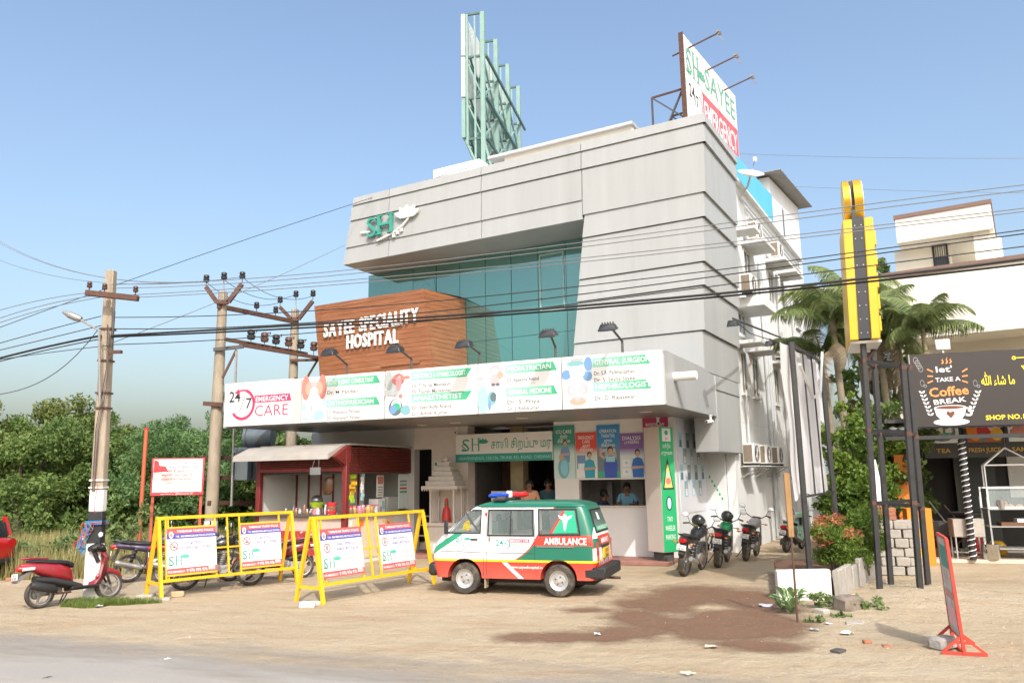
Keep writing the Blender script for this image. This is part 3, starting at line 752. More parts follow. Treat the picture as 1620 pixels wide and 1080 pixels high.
def fm(n, c): return flat(n, c, .5)
p_red, p_sky, p_lt, p_grey, p_blue, p_tl, p_pk, p_dk = fm('pic_red', (.58, .22, .18)), fm('pic_sky', (.35, .66, .74)), fm('pic_light', (.70, .80, .82)), fm('pic_grey', (.40, .43, .42)), fm('pic_blue', (.16, .30, .52)), fm('pic_teal', (.20, .42, .46)), fm('pic_pink', (.78, .42, .45)), fm('pic_dark', (.12, .16, .18))
pics = [
 (blobpic(inkwht, [(.15, .55, .18, .6, p_red), (.85, .55, .18, .6, p_red), (.3, .5, .17, .32, skinp), (.7, .5, .17, .32, skinp), (.5, .3, .17, .25, inkwht), (.5, .68, .13, .16, p_pk)]),
  blobpic(p_sky, [(.5, .4, .38, .3, p_lt), (.5, .6, .16, .28, p_lt), (.72, .25, .22, .22, p_sky), (.42, .62, .05, .16, p_pk)])),
 (blobpic(p_lt, [(.12, .6, .16, .45, p_grey), (.5, .62, .26, .28, p_red), (.52, .45, .12, .36, p_pk), (.85, .7, .13, .08, p_red), (.5, .65, .1, .12, p_pk)]),
  blobpic(inkwht, [(.4, .4, .28, .38, p_dk), (.42, .5, .2, .25, inkwht), (.42, .42, .17, .18, inkgrn), (.8, .25, .2, .22, p_tl), (.3, .3, .14, .2, p_blue), (.6, .9, .08, .1, p_red)])),
 (blobpic(inkwht, [(.62, .72, .22, .24, p_pk), (.62, .64, .14, .14, inkwht), (.62, .32, .2, .26, p_pk), (.82, .5, .12, .16, skinp), (.55, .1, .08, .07, p_dk), (.72, .1, .08, .07, p_dk), (.1, .4, .1, .06, p_pk)]),
  blobpic(p_lt, [(.15, .5, .2, .6, p_sky), (.5, .55, .17, .3, p_tl), (.55, .6, .12, .2, p_dk), (.4, .25, .06, .22, p_blue), (.85, .5, .2, .5, p_lt)])),
 (blobpic(p_lt, [(.12, .3, .16, .2, p_blue), (.88, .7, .14, .3, p_blue), (.85, .2, .16, .2, p_blue), (.45, .75, .3, .1, p_tl), (.5, .35, .26, .22, inkwht), (.5, .9, .25, .07, p_grey)]),
  blobpic(p_lt, [(.28, .68, .15, .22, p_pk), (.7, .7, .15, .22, p_pk), (.3, .68, .07, .14, inkwht), (.68, .7, .07, .14, inkwht), (.5, .22, .28, .17, skinp), (.5, .3, .1, .1, p_pk)])),
]
gradg = bpy.data.materials.new('green_fade_print'); gradg.use_nodes = True
def gradn(t):
    b_ = t.nodes['Principled BSDF']; tc = t.nodes.new('ShaderNodeTexCoord'); sp = t.nodes.new('ShaderNodeSeparateXYZ'); t.links.new(tc.outputs['Generated'], sp.inputs[0])
    mx = t.nodes.new('ShaderNodeMix'); mx.data_type = 'RGBA'; mx.inputs[6].default_value = (.30, .68, .50, 1); mx.inputs[7].default_value = (.03, .36, .17, 1)
    t.links.new(sp.outputs[0], mx.inputs[0]); t.links.new(mx.outputs[2], b_.inputs['Base Color'])
gradn(gradg.node_tree)
boards = [
 (478, 517, 608, 'BONE & JOINT CONSULTANT', [('Dr. M. Pandian', 'MBBS, D.Ortho', 0)], 'ORTHOPAEDICIAN', [('Dr. Prashanta Pandian', '', 0), ('Dr. Hosmavath Pandian', '', 1)], 'first white canopy board from the left with knee picture and BONE & JOINT CONSULTANT', 1),
 (610, 651, 756, 'OBSTETRICS & GYNAECOLOGIST', [('Dr. T. N. Sai Meenakshi', '', 0), ('Dr. Poorani Manikandan', '', 1)], 'ANAESTHETIST', [('Dr. Syed Asifa Anand', 'MBBS, DA', 0), ('Dr. Amith Kumar', 'MBBS, DA, DNB', 1)], 'white canopy board headed OBSTETRICS & GYNAECOLOGIST and ANAESTHETIST', 2),
 (757, 801, 889, 'PEDIATRICIAN', [('Dr. Apeksha Anand', '', 0)], 'GENERAL MEDICINE', [('Dr. S. Priya', 'MBBS, MD, Gen. Med.', 0), ('Dr. J. Rishikumar', 'MBBS, MD, Gen. Med.', 1)], 'white canopy board headed PEDIATRICIAN and GENERAL MEDICINE with a toy picture', 3),
 (890, 939, 1051, 'GENERAL SURGEON', [('Dr. S.R. Padmanabhan', 'MBBS, MS, DipNBE', 0), ('Dr. S. Sesha Sayee', 'MBBS, MS, DipNBE', 1)], 'NEPHROLOGIST', [('Dr. D. Rajasekar', 'MBBS, MD, DM, Nephro', 0)], 'white canopy board at the corner headed GENERAL SURGEON and NEPHROLOGIST', 4),
]
for i, (pa, pb, pc, h1, l1, h2, l2, lab, _n) in enumerate(boards):
    xa, xm, xe = bx(pa), bx(pb), bx(pc); xe = min(xe, -.005)
    b = MB(CF); b.box(xa, xe - .012, -.06, 0.0, Z0, Z1, board)
    bo = tag(b.build('doctor_board', bevel=.006), lab, 'sign', 'doctor boards along the canopy')
    b = MB(CF); y = -.0625
    f1, f2 = pics[i]
    f1(b, xa + .02, Z0 + .61, xm - xa - .04, .54, y); f2(b, xa + .02, Z0 + .05, xm - xa - .04, .54, y)
    b.build('picture_print', bo, smooth=False)
    xt = xm + .03; wd = xe - xt - .06
    hb = MB(CF)
    for zz in (Z0 + .90, Z0 + .36): hb.poly([(xt - .03, y, zz), (xt + wd * (.86 if i in (1, 3) else .97), y, zz), (xt + wd * (.78 if i == 3 else .90 if i != 1 else .95), y, zz + .2), (xt - .03, y, zz + .2)], gradg)
    hb.build('heading_band', bo, smooth=False)
    b = MB(CF)
    for hd, zz in ((h1, Z0 + .93), (h2, Z0 + .39)):
        b.text(hd, xt + .02, zz + .015, y - .003, .165, inkwht, w=min(wd * .84, .112 * len(hd)), bold=.008)
    for ls, zz in ((l1, Z0 + .72), (l2, Z0 + .19)):
        for nm, deg, k in ls:
            zz_ = zz - .15 * k if len(ls) > 1 else zz - .02
            wn = min(wd * .62, .066 * len(nm)); b.text(nm, xt, zz_, y, .125, inkblk, w=wn, bold=.004)
            if deg: b.text(deg, xt + wn + .05, zz_, y, .07, inkgry, w=min(.033 * len(deg), wd - wn - .08))
            else: b.text('MBBS, DGO, DNB, Fellowship, FICOG', xt, zz_ - .07, y, .05, inkgry, w=wd * .55)
    b.build('lettering', bo, smooth=False)

# floodlights on arms standing on the canopy
def floodlight(base, head, label):
    fl = thing('floodlight', label, 'floodlight', Fr(base), 'floodlights on arms above the canopy boards')
    base = Vector(base); head = Vector(head); kn = Vector((base.x, base.y, base.z + .28))
    b = MB(); b.tube([base - Vector((0, 0, .05)), kn, head + Vector((0, 0, .05))], .028, darkg, 8); b.build('arm', fl)
    hf = Fr(head, CF.rz); b = MB(hf)
    b.hexa([(-.2, -.15, -.13), (.2, -.15, -.13), (.2, .12, -.05), (-.2, .12, -.05), (-.14, -.12, .03), (.14, -.12, .03), (.14, .08, .06), (-.14, .08, .06)], black)
    b.build('lamp_housing', fl, bevel=.012)
    b = MB(hf); b.poly([(-.17, -.145, -.1335), (.17, -.145, -.1335), (.17, .10, -.061), (-.17, .10, -.061)], lampclr); b.build('lamp_glass', fl)
    b = MB(hf)
    for k in range(5): b.beam((-.12 + .06 * k, -.02, .04), (-.12 + .06 * k, -.02, .085), .012, .08, darkg)
    b.build('heat_sink', fl)
for i, (bsx, bsy, hx, hy, lab) in enumerate(((549, 584, 522, 556, 'floodlight low in front of the timber box at its left end'), (651, 580, 626, 551, 'floodlight reaching over under the letters HOSPITAL on the timber box'), (759, 572, 735, 543, 'floodlight before the mirrored timber side on the teal glass'), (879, 563, 868, 526, 'floodlight against the teal glass right of the timber box'), (985, 556, 962, 516, 'floodlight against the plain grey cladding near the corner'))):
    bs = CF.front(bsx, bsy, .1); bs.z = 4.79; D = 1.15
    hp = CF.front(hx, hy, -.75)
    floodlight(CF.w(bs), CF.w(hp), lab)
for (bsx, bsy, hx, hy, X0, X1, lab) in ((1238, 535, 1160, 508, -.15, 1.1, 'floodlight on a long dark arm sticking out of the white side wall'), (1262, 556, 1218, 540, -.15, 1.0, 'smaller floodlight beyond the long arm on the white side wall')):
    b0 = HF.side(bsx, bsy, X0); h0 = HF.side(hx, hy, X1)
    fl = thing('wall_floodlight', lab, 'floodlight', Fr(HF.w(b0)), 'floodlights on the side wall')
    b = MB(HF); b.tube([b0, h0 + Vector((0, 0, .06))], .03, darkg, 8); b.build('arm', fl)
    b = MB(HF.sub(h0)); b.hexa([(-.12, -.2, -.16), (.12, -.2, -.16), (.12, .12, -.1), (-.12, .12, -.1), (-.09, -.14, .0), (.09, -.14, .0), (.09, .08, .03), (-.09, .08, .03)], black); b.build('lamp_housing', fl, bevel=.01)
# ------------------------------------------------------------------ side wall: shades, windows, pipes
ledgem = M('white_ledge', (0.66, 0.66, 0.65), 0.8, var=0.08, scale=2, bump=0.1)
def ledge(y0, y1, z, d=.6, th=.11, up=0.0):
    b = MB(HF); b.box(-.16, d, y0, y1, z, z + th + up, ledgem); b.build('window_shade', hosp, bevel=.01)
for y0, y1, z, d in ((4.0, 4.75, 9.42, .62), (5.45, 7.1, 9.40, .6), (8.75, 10.3, 9.57, .62), (10.75, 12.2, 9.57, .62), (13.7, 15.2, 9.6, .62), (3.9, 4.75, 5.92, .6), (5.4, 6.6, 5.88, .62), (8.7, 10.2, 5.9, .6), (11.6, 13.0, 5.9, .6)): ledge(y0, y1, z, d)
ledge(4.1, 5.9, 7.06, .72, .3)
framew = M('window_frame', (0.55, 0.53, 0.5), 0.5)
winglass = flat('window_glass', (0.05, 0.06, 0.065), 0.08, spec=0.8)
def side_window(y0, y1, z0, z1):
    b = MB(HF); w = .07
    b.box(-.16, -.11, y0, y0 + w, z0, z1, framew); b.box(-.16, -.11, y1 - w, y1, z0, z1, framew)
    b.box(-.16, -.11, y0 + w, y1 - w, z1 - w, z1, framew); b.box(-.16, -.11, y0 + w, y1 - w, z0, z0 + w, framew)
    ym = (y0 + y1) / 2; b.box(-.16, -.112, ym - .03, ym + .03, z0 + w, z1 - w, framew); b.box(-.16, -.06, y0 - .06, y1 + .06, z0 - .06, z0 - .002, ledgem)
    f = b.build('window', hosp)
    for a, c in ((y0 + w, ym - .03), (ym + .03, y1 - w)):
        b = MB(HF); b.box(-.155, -.135, a, c, z0 + w, z1 - w, winglass); b.build('pane', f)
for y0, y1, z0, z1 in ((5.6, 6.5, 8.0, 9.3), (9.2, 10.1, 8.05, 9.4), (11.2, 12.1, 8.05, 9.45), (14.3, 15.2, 8.1, 9.5), (5.7, 6.5, 4.5, 5.8), (8.95, 9.7, 4.5, 5.8), (11.9, 12.7, 4.5, 5.8), (4.3, 5.0, 4.5, 5.8), (4.3, 5.2, 6.3, 7.0)): side_window(y0, y1, z0, z1)
pipem = M('pvc_pipe', (0.52, 0.54, 0.55), 0.4, var=0.08)
for y, z0, z1, r in ((7.6, .1, 9.3, .06), (8.05, .1, 9.3, .05), (8.4, 2.0, 9.5, .045), (10.5, .1, 9.5, .055), (10.85, .1, 9.5, .06), (13.3, .1, 9.5, .05), (4.45, 2.4, 4.6, .03)):
    b = MB(HF); b.tube([(-.06, y, z0), (-.06, y, z1)], r, pipem, 8); b.build('downpipe', hosp)
for z, y0 in ((11.0, 5.6), (10.8, 6.2), (10.62, 6.6)):
    b = MB(HF); b.tube([(-.09, y0, z), (-.09, 16.2, z)], .035, pipem, 6); b.build('conduit', hosp)
b = MB(HF); b.box(-.3, .02, 3.4, 16.45, 11.35, 11.43, ledgem); b.build('parapet_cap', hosp)
# return of the wall at the corner and the ground floor
b = MB(HF); b.box(-1.15, -.96, .19, 2.99, 0, 3.61, wallw); b.box(-.96, -.41, 2.85, 2.99, 0, 3.61, wallw); b.build('corner_wall', hosp)
# small green arrow stickers on the return
for i in range(6):
    b = MB(HF); x = -.88 + i * .065; z = 2.02 - i * .12
    b.fig([(0, 0), (.05, 0), (.05, .06), (.025, .09), (0, .06)], 2.847, inkgrn, x, z); b.build('arrow_sticker', hosp)
# roof structures
def corrugated(b, fr_pts, n, amp, m):
    """sheet between two parallel edges a->b and c->d with ridges along the first direction"""
    A, B, C, D = [Vector(p) for p in fr_pts]
    nrm = (B - A).cross(C - A).normalized() * amp; vs = []
    for i in range(n + 1):
        t = i / n; o_ = nrm if i % 2 else -nrm
        vs += [A.lerp(C, t) + o_, B.lerp(D, t) + o_]
    b.add(vs, [(2 * i, 2 * i + 1, 2 * i + 3, 2 * i + 2) for i in range(n)], m)
bluem = M('sky_blue_sheet', (0.075, 0.33, 0.48), 0.4, var=0.05, scale=1)
sheetm = M('grey_sheet', (0.27, 0.26, 0.24), 0.6, metal=0.0, var=0.2, scale=3)
sh = thing('roof_sheet_fence', 'sky blue corrugated sheet fence standing on the roof edge', 'fence', HF.sub((-.2, 3.4, 11.43)))
b = MB(HF); corrugated(b, [(-.2, 3.4, 11.40), (-.2, 3.4, 12.42), (-.2, 11.35, 11.40), (-.2, 11.35, 12.92)], 110, .03, bluem); b.build('corrugated_sheet', sh, smooth=False)
b = MB(HF)
for y in (3.5, 6, 8.6, 11.2): b.box(-.3, -.25, y, y + .05, 11.43, 12.2, rust)
b.build('sheet_support', sh)
b = MB(HF); b.box(-4.5, -.3, 11.7, 18.2, 9.9, 13.8, wallw); b.build('stair_room', hosp)
b = MB(HF); b.prism([(11.7, 13.8), (18.2, 13.8), (18.2, 14.45)], -4.5, -.3, wallw, 'x'); b.build('stair_room_gable', hosp)
b = MB(HF); corrugated(b, [(-4.8, 11.2, 13.86), (.25, 11.2, 13.86), (-4.8, 18.9, 14.62), (.25, 18.9, 14.62)], 60, .03, sheetm); b.build('stair_roof', hosp, smooth=False)
b = MB(HF); b.box(-.31, -.26, 13.8, 14.2, 11.6, 13.2, framew); f = b.build('window', hosp); b = MB(HF); b.box(-.305, -.25, 13.86, 14.14, 11.7, 13.1, winglass); b.build('pane', f)
b = MB(HF); corrugated(b, [(-6, 16.5, 10.6), (1.1, 16.5, 10.05), (-6, 24, 10.9), (1.1, 24, 10.2)], 60, .03, sheetm); b.build('rear_roof', hosp, smooth=False)
b = MB(HF); b.box(-6, -.5, 18.0, 23.5, 0, 9.9, wallw); b.build('rear_wing', hosp)
b = MB(HF); b.box(-10.5, -8.5, 3.0, 5.2, 11.3, 13.3, wallw); b.build('roof_tank_room', hosp)
b = MB(HF); b.box(-7.5, -2.75, 3.05, 6, 11.3, 13.15, cream); b.box(-8.1, -2.7, 2.9, 6.1, 13.15, 13.25, wallg); b.build('lift_room', hosp)
# satellite dish
ds = thing('satellite_dish', 'white satellite dish fixed to the roof edge before the blue sheets', 'satellite dish', HF.sub((0.1, 5.4, 11.1)))
dm = M('dish_white', (.72, .71, .68), .5, var=.06)
b = MB(HF); ax = Vector((.35, -.45, .82)).normalized(); c0 = Vector((.35, 5.3, 11.62))
u = ax.cross(Vector((0, 0, 1))).normalized(); v = ax.cross(u); vs = [c0 - ax * .08]; fs = []
for k in range(1, 5):
    for j in range(20):
        a = 2 * math.pi * j / 20; vs.append(c0 + (u * math.cos(a) + v * math.sin(a)) * .42 * k / 4 + ax * (-.08 + .13 * (k / 4) ** 2))
for j in range(20): fs.append((0, 1 + j, 1 + (j + 1) % 20))
for k in range(3):
    for j in range(20): fs.append((1 + k * 20 + j, 1 + k * 20 + (j + 1) % 20, 1 + (k + 1) * 20 + (j + 1) % 20, 1 + (k + 1) * 20 + j))
b.add(vs, fs, dm); b.build('dish', ds)
b = MB(HF); b.tube([(-.1, 5.5, 11.0), (.2, 5.4, 11.25), tuple(c0 - ax * .08)], .03, steel, 8); b.tube([tuple(c0), tuple(c0 + ax * .45 + v * .1)], .015, steel, 6); b.build('bracket', ds)
b = MB(HF); b.box(c0.x + ax.x * .42, c0.x + ax.x * .42 + .1, c0.y + ax.y * .45, c0.y + ax.y * .45 + .1, c0.z + ax.z * .42, c0.z + ax.z * .42 + .12, dm); b.build('feed_horn', ds)

# air conditioner outdoor units
acw = M('ac_white', (.70, .69, .65), .5, var=.08, scale=4, col2=(.42, .36, .28), thr=(.6, .85)); coil = M('ac_coil', (.20, .16, .12), .7, var=.3, scale=30)
def ac_unit(label, p, group):
    f = HF.sub(p); t = thing('air_conditioner_unit', label, 'air conditioner', f, group)
    b = MB(f); b.box(0, .32, 0, .82, .06, .62, acw); b.build('casing', t, bevel=.012)
    b = MB(f); b.box(.03, .27, -.008, .004, .1, .58, coil); b.build('side_coil', t)
    b = MB(f); b.rev((.325, .33, .34), [(.23, 0), (.23, .012), (.20, .012), (.20, 0)], black, 20, 'x'); b.rev((.322, .33, .34), [(.2, 0), (.2, .006)], darkg, 20, 'x')
    for k in range(6): a = k * math.pi / 6; b.beam((.335, .33 - .21 * math.cos(a), .34 - .21 * math.sin(a)), (.335, .33 + .21 * math.cos(a), .34 + .21 * math.sin(a)), .008, .008, acw)
    b.build('fan_grille', t)
    b = MB(f); b.box(.0, .3, .08, .12, 0, .06, darkg); b.box(0, .3, .7, .74, 0, .06, darkg); b.build('foot', t)
    return t
g = 'air conditioner units on the white side wall'
for p, lab in (((.05, 5.6, 9.52), 'air conditioner unit on the shade nearest the satellite dish, highest row'), ((.08, 8.9, 9.69), 'air conditioner unit on the second high shade of the side wall'), ((.15, 3.75, 7.37), 'air conditioner unit on the thick middle balcony slab next to the grey cladding'),
               ((.05, 8.6, 6.02), 'air conditioner unit on the low shade behind the wall floodlights'), ((-.05, 3.5, 2.36), 'air conditioner unit on a low bracket, first from the grey corner'), ((-.05, 5.1, 2.36), 'air conditioner unit with dark coil in the middle of the low row'), ((-.05, 6.9, 2.36), 'air conditioner unit at the banner end of the low row')):
    ac_unit(lab, p, g)
b = MB(HF)
for y in (3.55, 4.2, 5.15, 5.8, 6.95, 7.6): b.beam((-.16, y, 2.33), (.42, y, 2.33), .04, .05, steel); b.beam((-.16, y, 2.0), (.38, y, 2.32), .03, .03, steel)
b.box(-.05, .4, 3.45, 4.4, 2.335, 2.355, ledgem); b.box(-.05, .4, 5.0, 7.9, 2.335, 2.355, ledgem)
b.build('unit_bracket', hosp)

# roof hoarding on the right: white board with lettering, lamps on arms
na, fa = Vector((-.58, 1.71, 0)), Vector((-.24, 6.52, 0)); dv = (fa - na); Lb_ = dv.length
BF = Fr(HF.w((na.x, na.y, 0)), HF.rz + math.atan2(dv.y, dv.x))                # x along the board, -y its face
hb = thing('roof_hoarding', 'white roof hoarding reading SAYEE with a pink EMERGENCY band', 'billboard', BF.sub((0, 0, 11.4)))
b = MB(BF); b.box(0, Lb_, 0, .05, 11.5, 15.0, board); b.build('board', hb, bevel=.01)
b = MB(BF)
b.box(-.03, .0, -.02, .12, 11.5, 15.02, rust)
for x in (.1, 1.6, 3.2, 4.7): b.beam((x, .12, 11.4), (x, .12, 14.9), .06, .06, rust); b.beam((x, .12, 13.3), (x, 1.1, 11.4), .05, .05, darkg); b.beam((x, 1.1, 11.4), (x, 1.1, 13.3), .05, .05, darkg); b.beam((x, .12, 13.3), (x, 1.1, 13.3), .05, .05, rust); b.beam((x, .12, 12.4), (x, 1.1, 13.3), .04, .04, darkg); b.beam((x, .12, 12.4), (x, 1.1, 12.0), .04, .04, darkg)
b.build('rear_truss', hb)
b = MB(BF); y = -.004
lgn = flat('hoarding_green', (.13, .36, .25), .5); lpk = flat('hoarding_pink', (.66, .12, .14), .5)
b.sh(.2, 13.85, y, .9, 1.05, lgn); lotus(b, 1.45, 14.1, y - .001, .42, lgn)
b.text('SAYEE', 1.75, 14.0, y, 1.0, lgn, w=2.9, bold=.004)
b.text('SPECIALITY', 1.8, 13.82, y, .18, fm('hoarding_grey', (.55, .58, .56)), w=1.5); b.text('HOSPITAL', 3.5, 13.82, y, .18, fm('hoarding_grey2', (.55, .58, .56)), w=1.1)
b.text('24', .3, 13.15, y, .6, inkblk, w=.45, bold=.01); b.text('/7', .76, 13.02, y, .5, inkblk, w=.3, bold=.01)
b.arc(.95, 13.1, y, .42, .07, -70, 60, inkgry, 12)
b.pan(1.45, 4.78, 12.55, 13.72, y, lpk)
b.text('EMERGENCY', 1.55, 12.8, y - .002, 1.0, inkwht, w=3.1, bold=.01)
b.build('lettering', hb, smooth=False)
for x in (.5, 2.1, 3.7):
    b = MB(BF); b.beam((x - .1, .5, 14.6), (x + .05, -.90, 14.95), .035, .035, rust); b.beam((x + .05, -.86, 14.94), (x + .3, -.98, 14.80), .025, .025, steel); b.beam((x + .05, -.86, 14.93), (x - .12, -.98, 14.85), .025, .025, steel)
    b.box(x - .12, x + .12, -.98, -.88, 14.90, 14.96, alloy); b.build('lamp_arm', hb)

# left hoarding seen from behind: pale green truss
tg = M('pale_green_steel', (0.21, 0.34, 0.30), 0.5, var=0.12, scale=3); tgd = M('dark_green_steel', (0.07, 0.13, 0.12), 0.5, var=.15)
Dn = 27.0
P = [at(763, 20, 27.0), at(783, 70, 28.97), at(802.5, 115, 31.0), at(820, 149, 32.75)]
ztop = P[0].z; d_ = (P[3] - P[0]); d_.z = 0; TF = Fr((P[0].x, P[0].y, 0), math.atan2(d_.y, d_.x)); Lt = d_.length
th = thing('rear_hoarding', 'tall roof hoarding seen from behind with pale green steel truss', 'billboard', TF.sub((0, 0, 11.4)))
zb = 11.35; rows = [ztop, ztop - 1.75, ztop - 3.4, ztop - 5.0, ztop - 6.6, zb + .05]
for i in range(4):
    x = Lt * i / 3; b = MB(TF)
    b.beam((x, 0, zb), (x, 0, ztop - (0 if i in (0, 2) else 0)), .16, .16, tg, up=(0, 1, 0)); b.beam((x, .60, rows[3] - .2), (x, .60, ztop), .1, .08, tg, up=(0, 1, 0))
    for z in rows[:4]: b.beam((x, 0, z), (x, .7, z), .07, .08, tgd)
    b.beam((x, .68, rows[3]), (x, 0, rows[4]), .07, .07, tg); b.beam((x, .68, rows[2]), (x, 0, rows[3]), .05, .05, tg); b.beam((x, .68, rows[1]), (x, 0, rows[2]), .05, .05, tg)
    b.beam((x, .30, zb), (x, .30, ztop - .1), .07, .07, tg, up=(0, 1, 0)); b.beam((x + .35, .05, zb), (x + .35, .05, rows[1]), .07, .07, tg, up=(0, 1, 0)); b.beam((x, .3, rows[2]), (x + .35, .05, rows[1]), .05, .05, tgd)
    b.beam((x, -.75, zb), (x, 0, rows[3]), .08, .08, tg); b.beam((x, -.75, zb), (x, -.75, rows[4] + .6), .09, .09, tg, up=(0, 1, 0)); b.beam((x, -.75, rows[4] + .6), (x, 0, rows[4] + .6), .07, .07, tgd)
    b.build('truss_frame', th)
for j, z in enumerate(rows[1:5]):
    b = MB(TF); b.beam((0, -.12, z), (Lt + .7, -.12, z), .08, .10, tgd); b.build('rail', th)
    b = MB(TF); b.beam((0, .5, z - .3), (Lt, .5, z - .3), .05, .06, tg); b.build('rail', th)
for i in range(3):
    b = MB(TF); x0, x1 = Lt * i / 3, Lt * (i + 1) / 3
    for j in range(1, 5):
        z0, z1 = rows[j], rows[j + 1] if j < 4 else rows[4] - 1.5
        b.beam((x0, 0, z0), (x1, 0, z1), .07, .07, tg); b.beam((x1, 0, z0), (x0, 0, z1), .07, .07, tg); b.beam((x0, .5, z0), (x1, .3, z1), .06, .06, tgd); b.beam((x1, .5, z0), (x0, .3, z1), .06, .06, tg); b.beam(((x0 + x1) / 2, .3, z0), ((x0 + x1) / 2, .3, z1), .05, .05, tg)
    b.beam((x0, .68, rows[1]), (x1, 0, rows[2]), .05, .05, tg); b.beam((x0, 0, rows[3]), (x1, .68, rows[2]), .05, .05, tg)
    b.build('cross_brace', th)
hw_ = M('hoarding_sheet', (.66, .67, .66), .5, var=.08)
for j in range(3):
    for i in range(3):
        b = MB(TF); b.box(Lt * i / 3 + (.02 if i else -.12), Lt * (i + 1) / 3 - .02, .66, .80, rows[j + 1] + .06, rows[j] - .02, hw_ if j < 2 or i else tg); b.build('board_sheet', th)
for i in range(3):
    b = MB(TF); x0, x1 = Lt * i / 3 + .02, Lt * (i + 1) / 3 - .02; z0, z1 = rows[4] - .1, rows[3] + .02
    b.hexa([(x0, .05, z0), (x1, .05, z0), (x1, .1, z0), (x0, .1, z0), (x0, .70, z1), (x1, .70, z1), (x1, .75, z1), (x0, .75, z1)], tg); b.build('lower_sheet', th)

# ------------------------------------------------------------------ ground floor front under the canopy
Y = 3.58
b = MB(CF)
b.box(-3.92, -3.24, Y, Y + .2, 0, 3.6, white); b.box(-1.45, -.62, Y, Y + .2, 0, 3.6, white)
b.box(-3.24, -1.45, Y, Y + .2, 0, 1.37, white); b.box(-3.24, -1.45, Y, Y + .2, 2.04, 3.6, white)
b.box(-3.92, -3.80, Y + .2, Y + 3.2, 0, 3.6, white)
b.build('counter_wall', hosp)
b = MB(CF); b.box(-3.3, -1.40, Y - .06, Y + .35, 1.33, 1.37, wallt); b.build('counter_sill', hosp, bevel=.006)
b = MB(CF); b.box(-3.8, -.7, Y + 2.6, Y + 2.7, 0, 3.6, wallg); b.box(-2.75, -2.1, Y + 2.3, Y + 2.59, 0, 2.6, wallw); b.build('counter_room_wall', hosp)
b = MB(CF); b.box(-3.05, -2.9, Y + 1.9, Y + 2.1, .5, 1.95, steel); b.build('counter_cabinet', hosp)
# soft rear walls of the entrance hall and the dark doorway
b = MB(CF)
b.box(-7.72, -6.55, Y, Y + .45, 0, 3.6, wallt)                       # pier with the shrine in front
b.box(-8.30, -7.72, Y, Y + .3, 2.98, 3.6, wallt)
b.box(-12.0, -8.30, Y, Y + .3, 0, 3.6, wallg)
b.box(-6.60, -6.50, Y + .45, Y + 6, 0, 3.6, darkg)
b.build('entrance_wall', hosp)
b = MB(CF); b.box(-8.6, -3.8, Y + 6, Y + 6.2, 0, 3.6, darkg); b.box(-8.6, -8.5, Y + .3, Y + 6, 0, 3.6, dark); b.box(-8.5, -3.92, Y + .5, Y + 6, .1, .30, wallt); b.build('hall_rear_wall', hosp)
plm = M('plinth_tile', (0.30, 0.145, 0.115), 0.6, var=0.15, scale=6, bump=0.1)
b = MB(CF); b.box(-12.0, -.66, 2.5, Y + 6.2, 0.0, .10, plm); b.build('plinth', hosp, bevel=.01)
b = MB(CF); b.box(-8.2, -7.75, Y + .1, Y + .13, .5, .54, steel); b.box(-8.2, -7.75, Y + .1, Y + .13, .8, .84, steel); b.box(-8.2, -7.75, Y + .1, Y + .13, 1.05, 1.09, steel); b.build('door_rail', hosp)
# hall: pillar, partition
pill = M('sand_pillar', (.34, .28, .17), .6, var=.15)
b = MB(CF); b.box(-5.75, -5.35, Y + 1.2, Y + 1.6, .1, 3.6, pill); b.build('hall_pillar', hosp)
b = MB(CF); b.box(-6.2, -5.4, Y + .8, Y + .84, .1, 1.75, wallw); b.build('partition_panel', hosp, label='low white partition in the entrance')
brn = M('brown_curtain', (.07, .03, .02), .8, var=.2)
b = MB(CF); b.box(-6.48, -5.8, Y + 2.2, Y + 2.25, .1, 3.4, brn); b.build('brown_screen', hosp)

# Tamil name board
tz0, tz1 = 2.58, 3.36
tb_ = MB(CF); tb_.box(-6.87, -3.93, Y - .12, Y - .03, tz0, tz1, board); tsn = tag(tb_.build('tamil_name_board', bevel=.006), 'white board with Tamil hospital name over the dark entrance', 'sign')
b = MB(CF); y = Y - .124
b.pan(-6.87, -3.93, tz0, tz0 + .22, y, inkteal)
b.sh(-6.66, tz0 + .30, y, .36, .58, inkteal); lotus(b, -6.0, tz0 + .5, y - .001, .2, inkteal)
b.text('சாயி சிறப்பு மருத்துவமனை', -5.75, tz0 + .36, y, .33, inkteal, w=3.4 * .95, bold=.006)
b.text('GRAVENINDIUS, 135/136, TRUNK RD, ROAD, CHENNAI', -6.78, tz0 + .06, y - .003, .12, p_sky, w=2.8)
b.v = [p if CF.loc(p).x < -3.94 else CF.w((-3.94, CF.loc(p).y, CF.loc(p).z)) for p in b.v]
b.build('lettering', tsn, smooth=False)

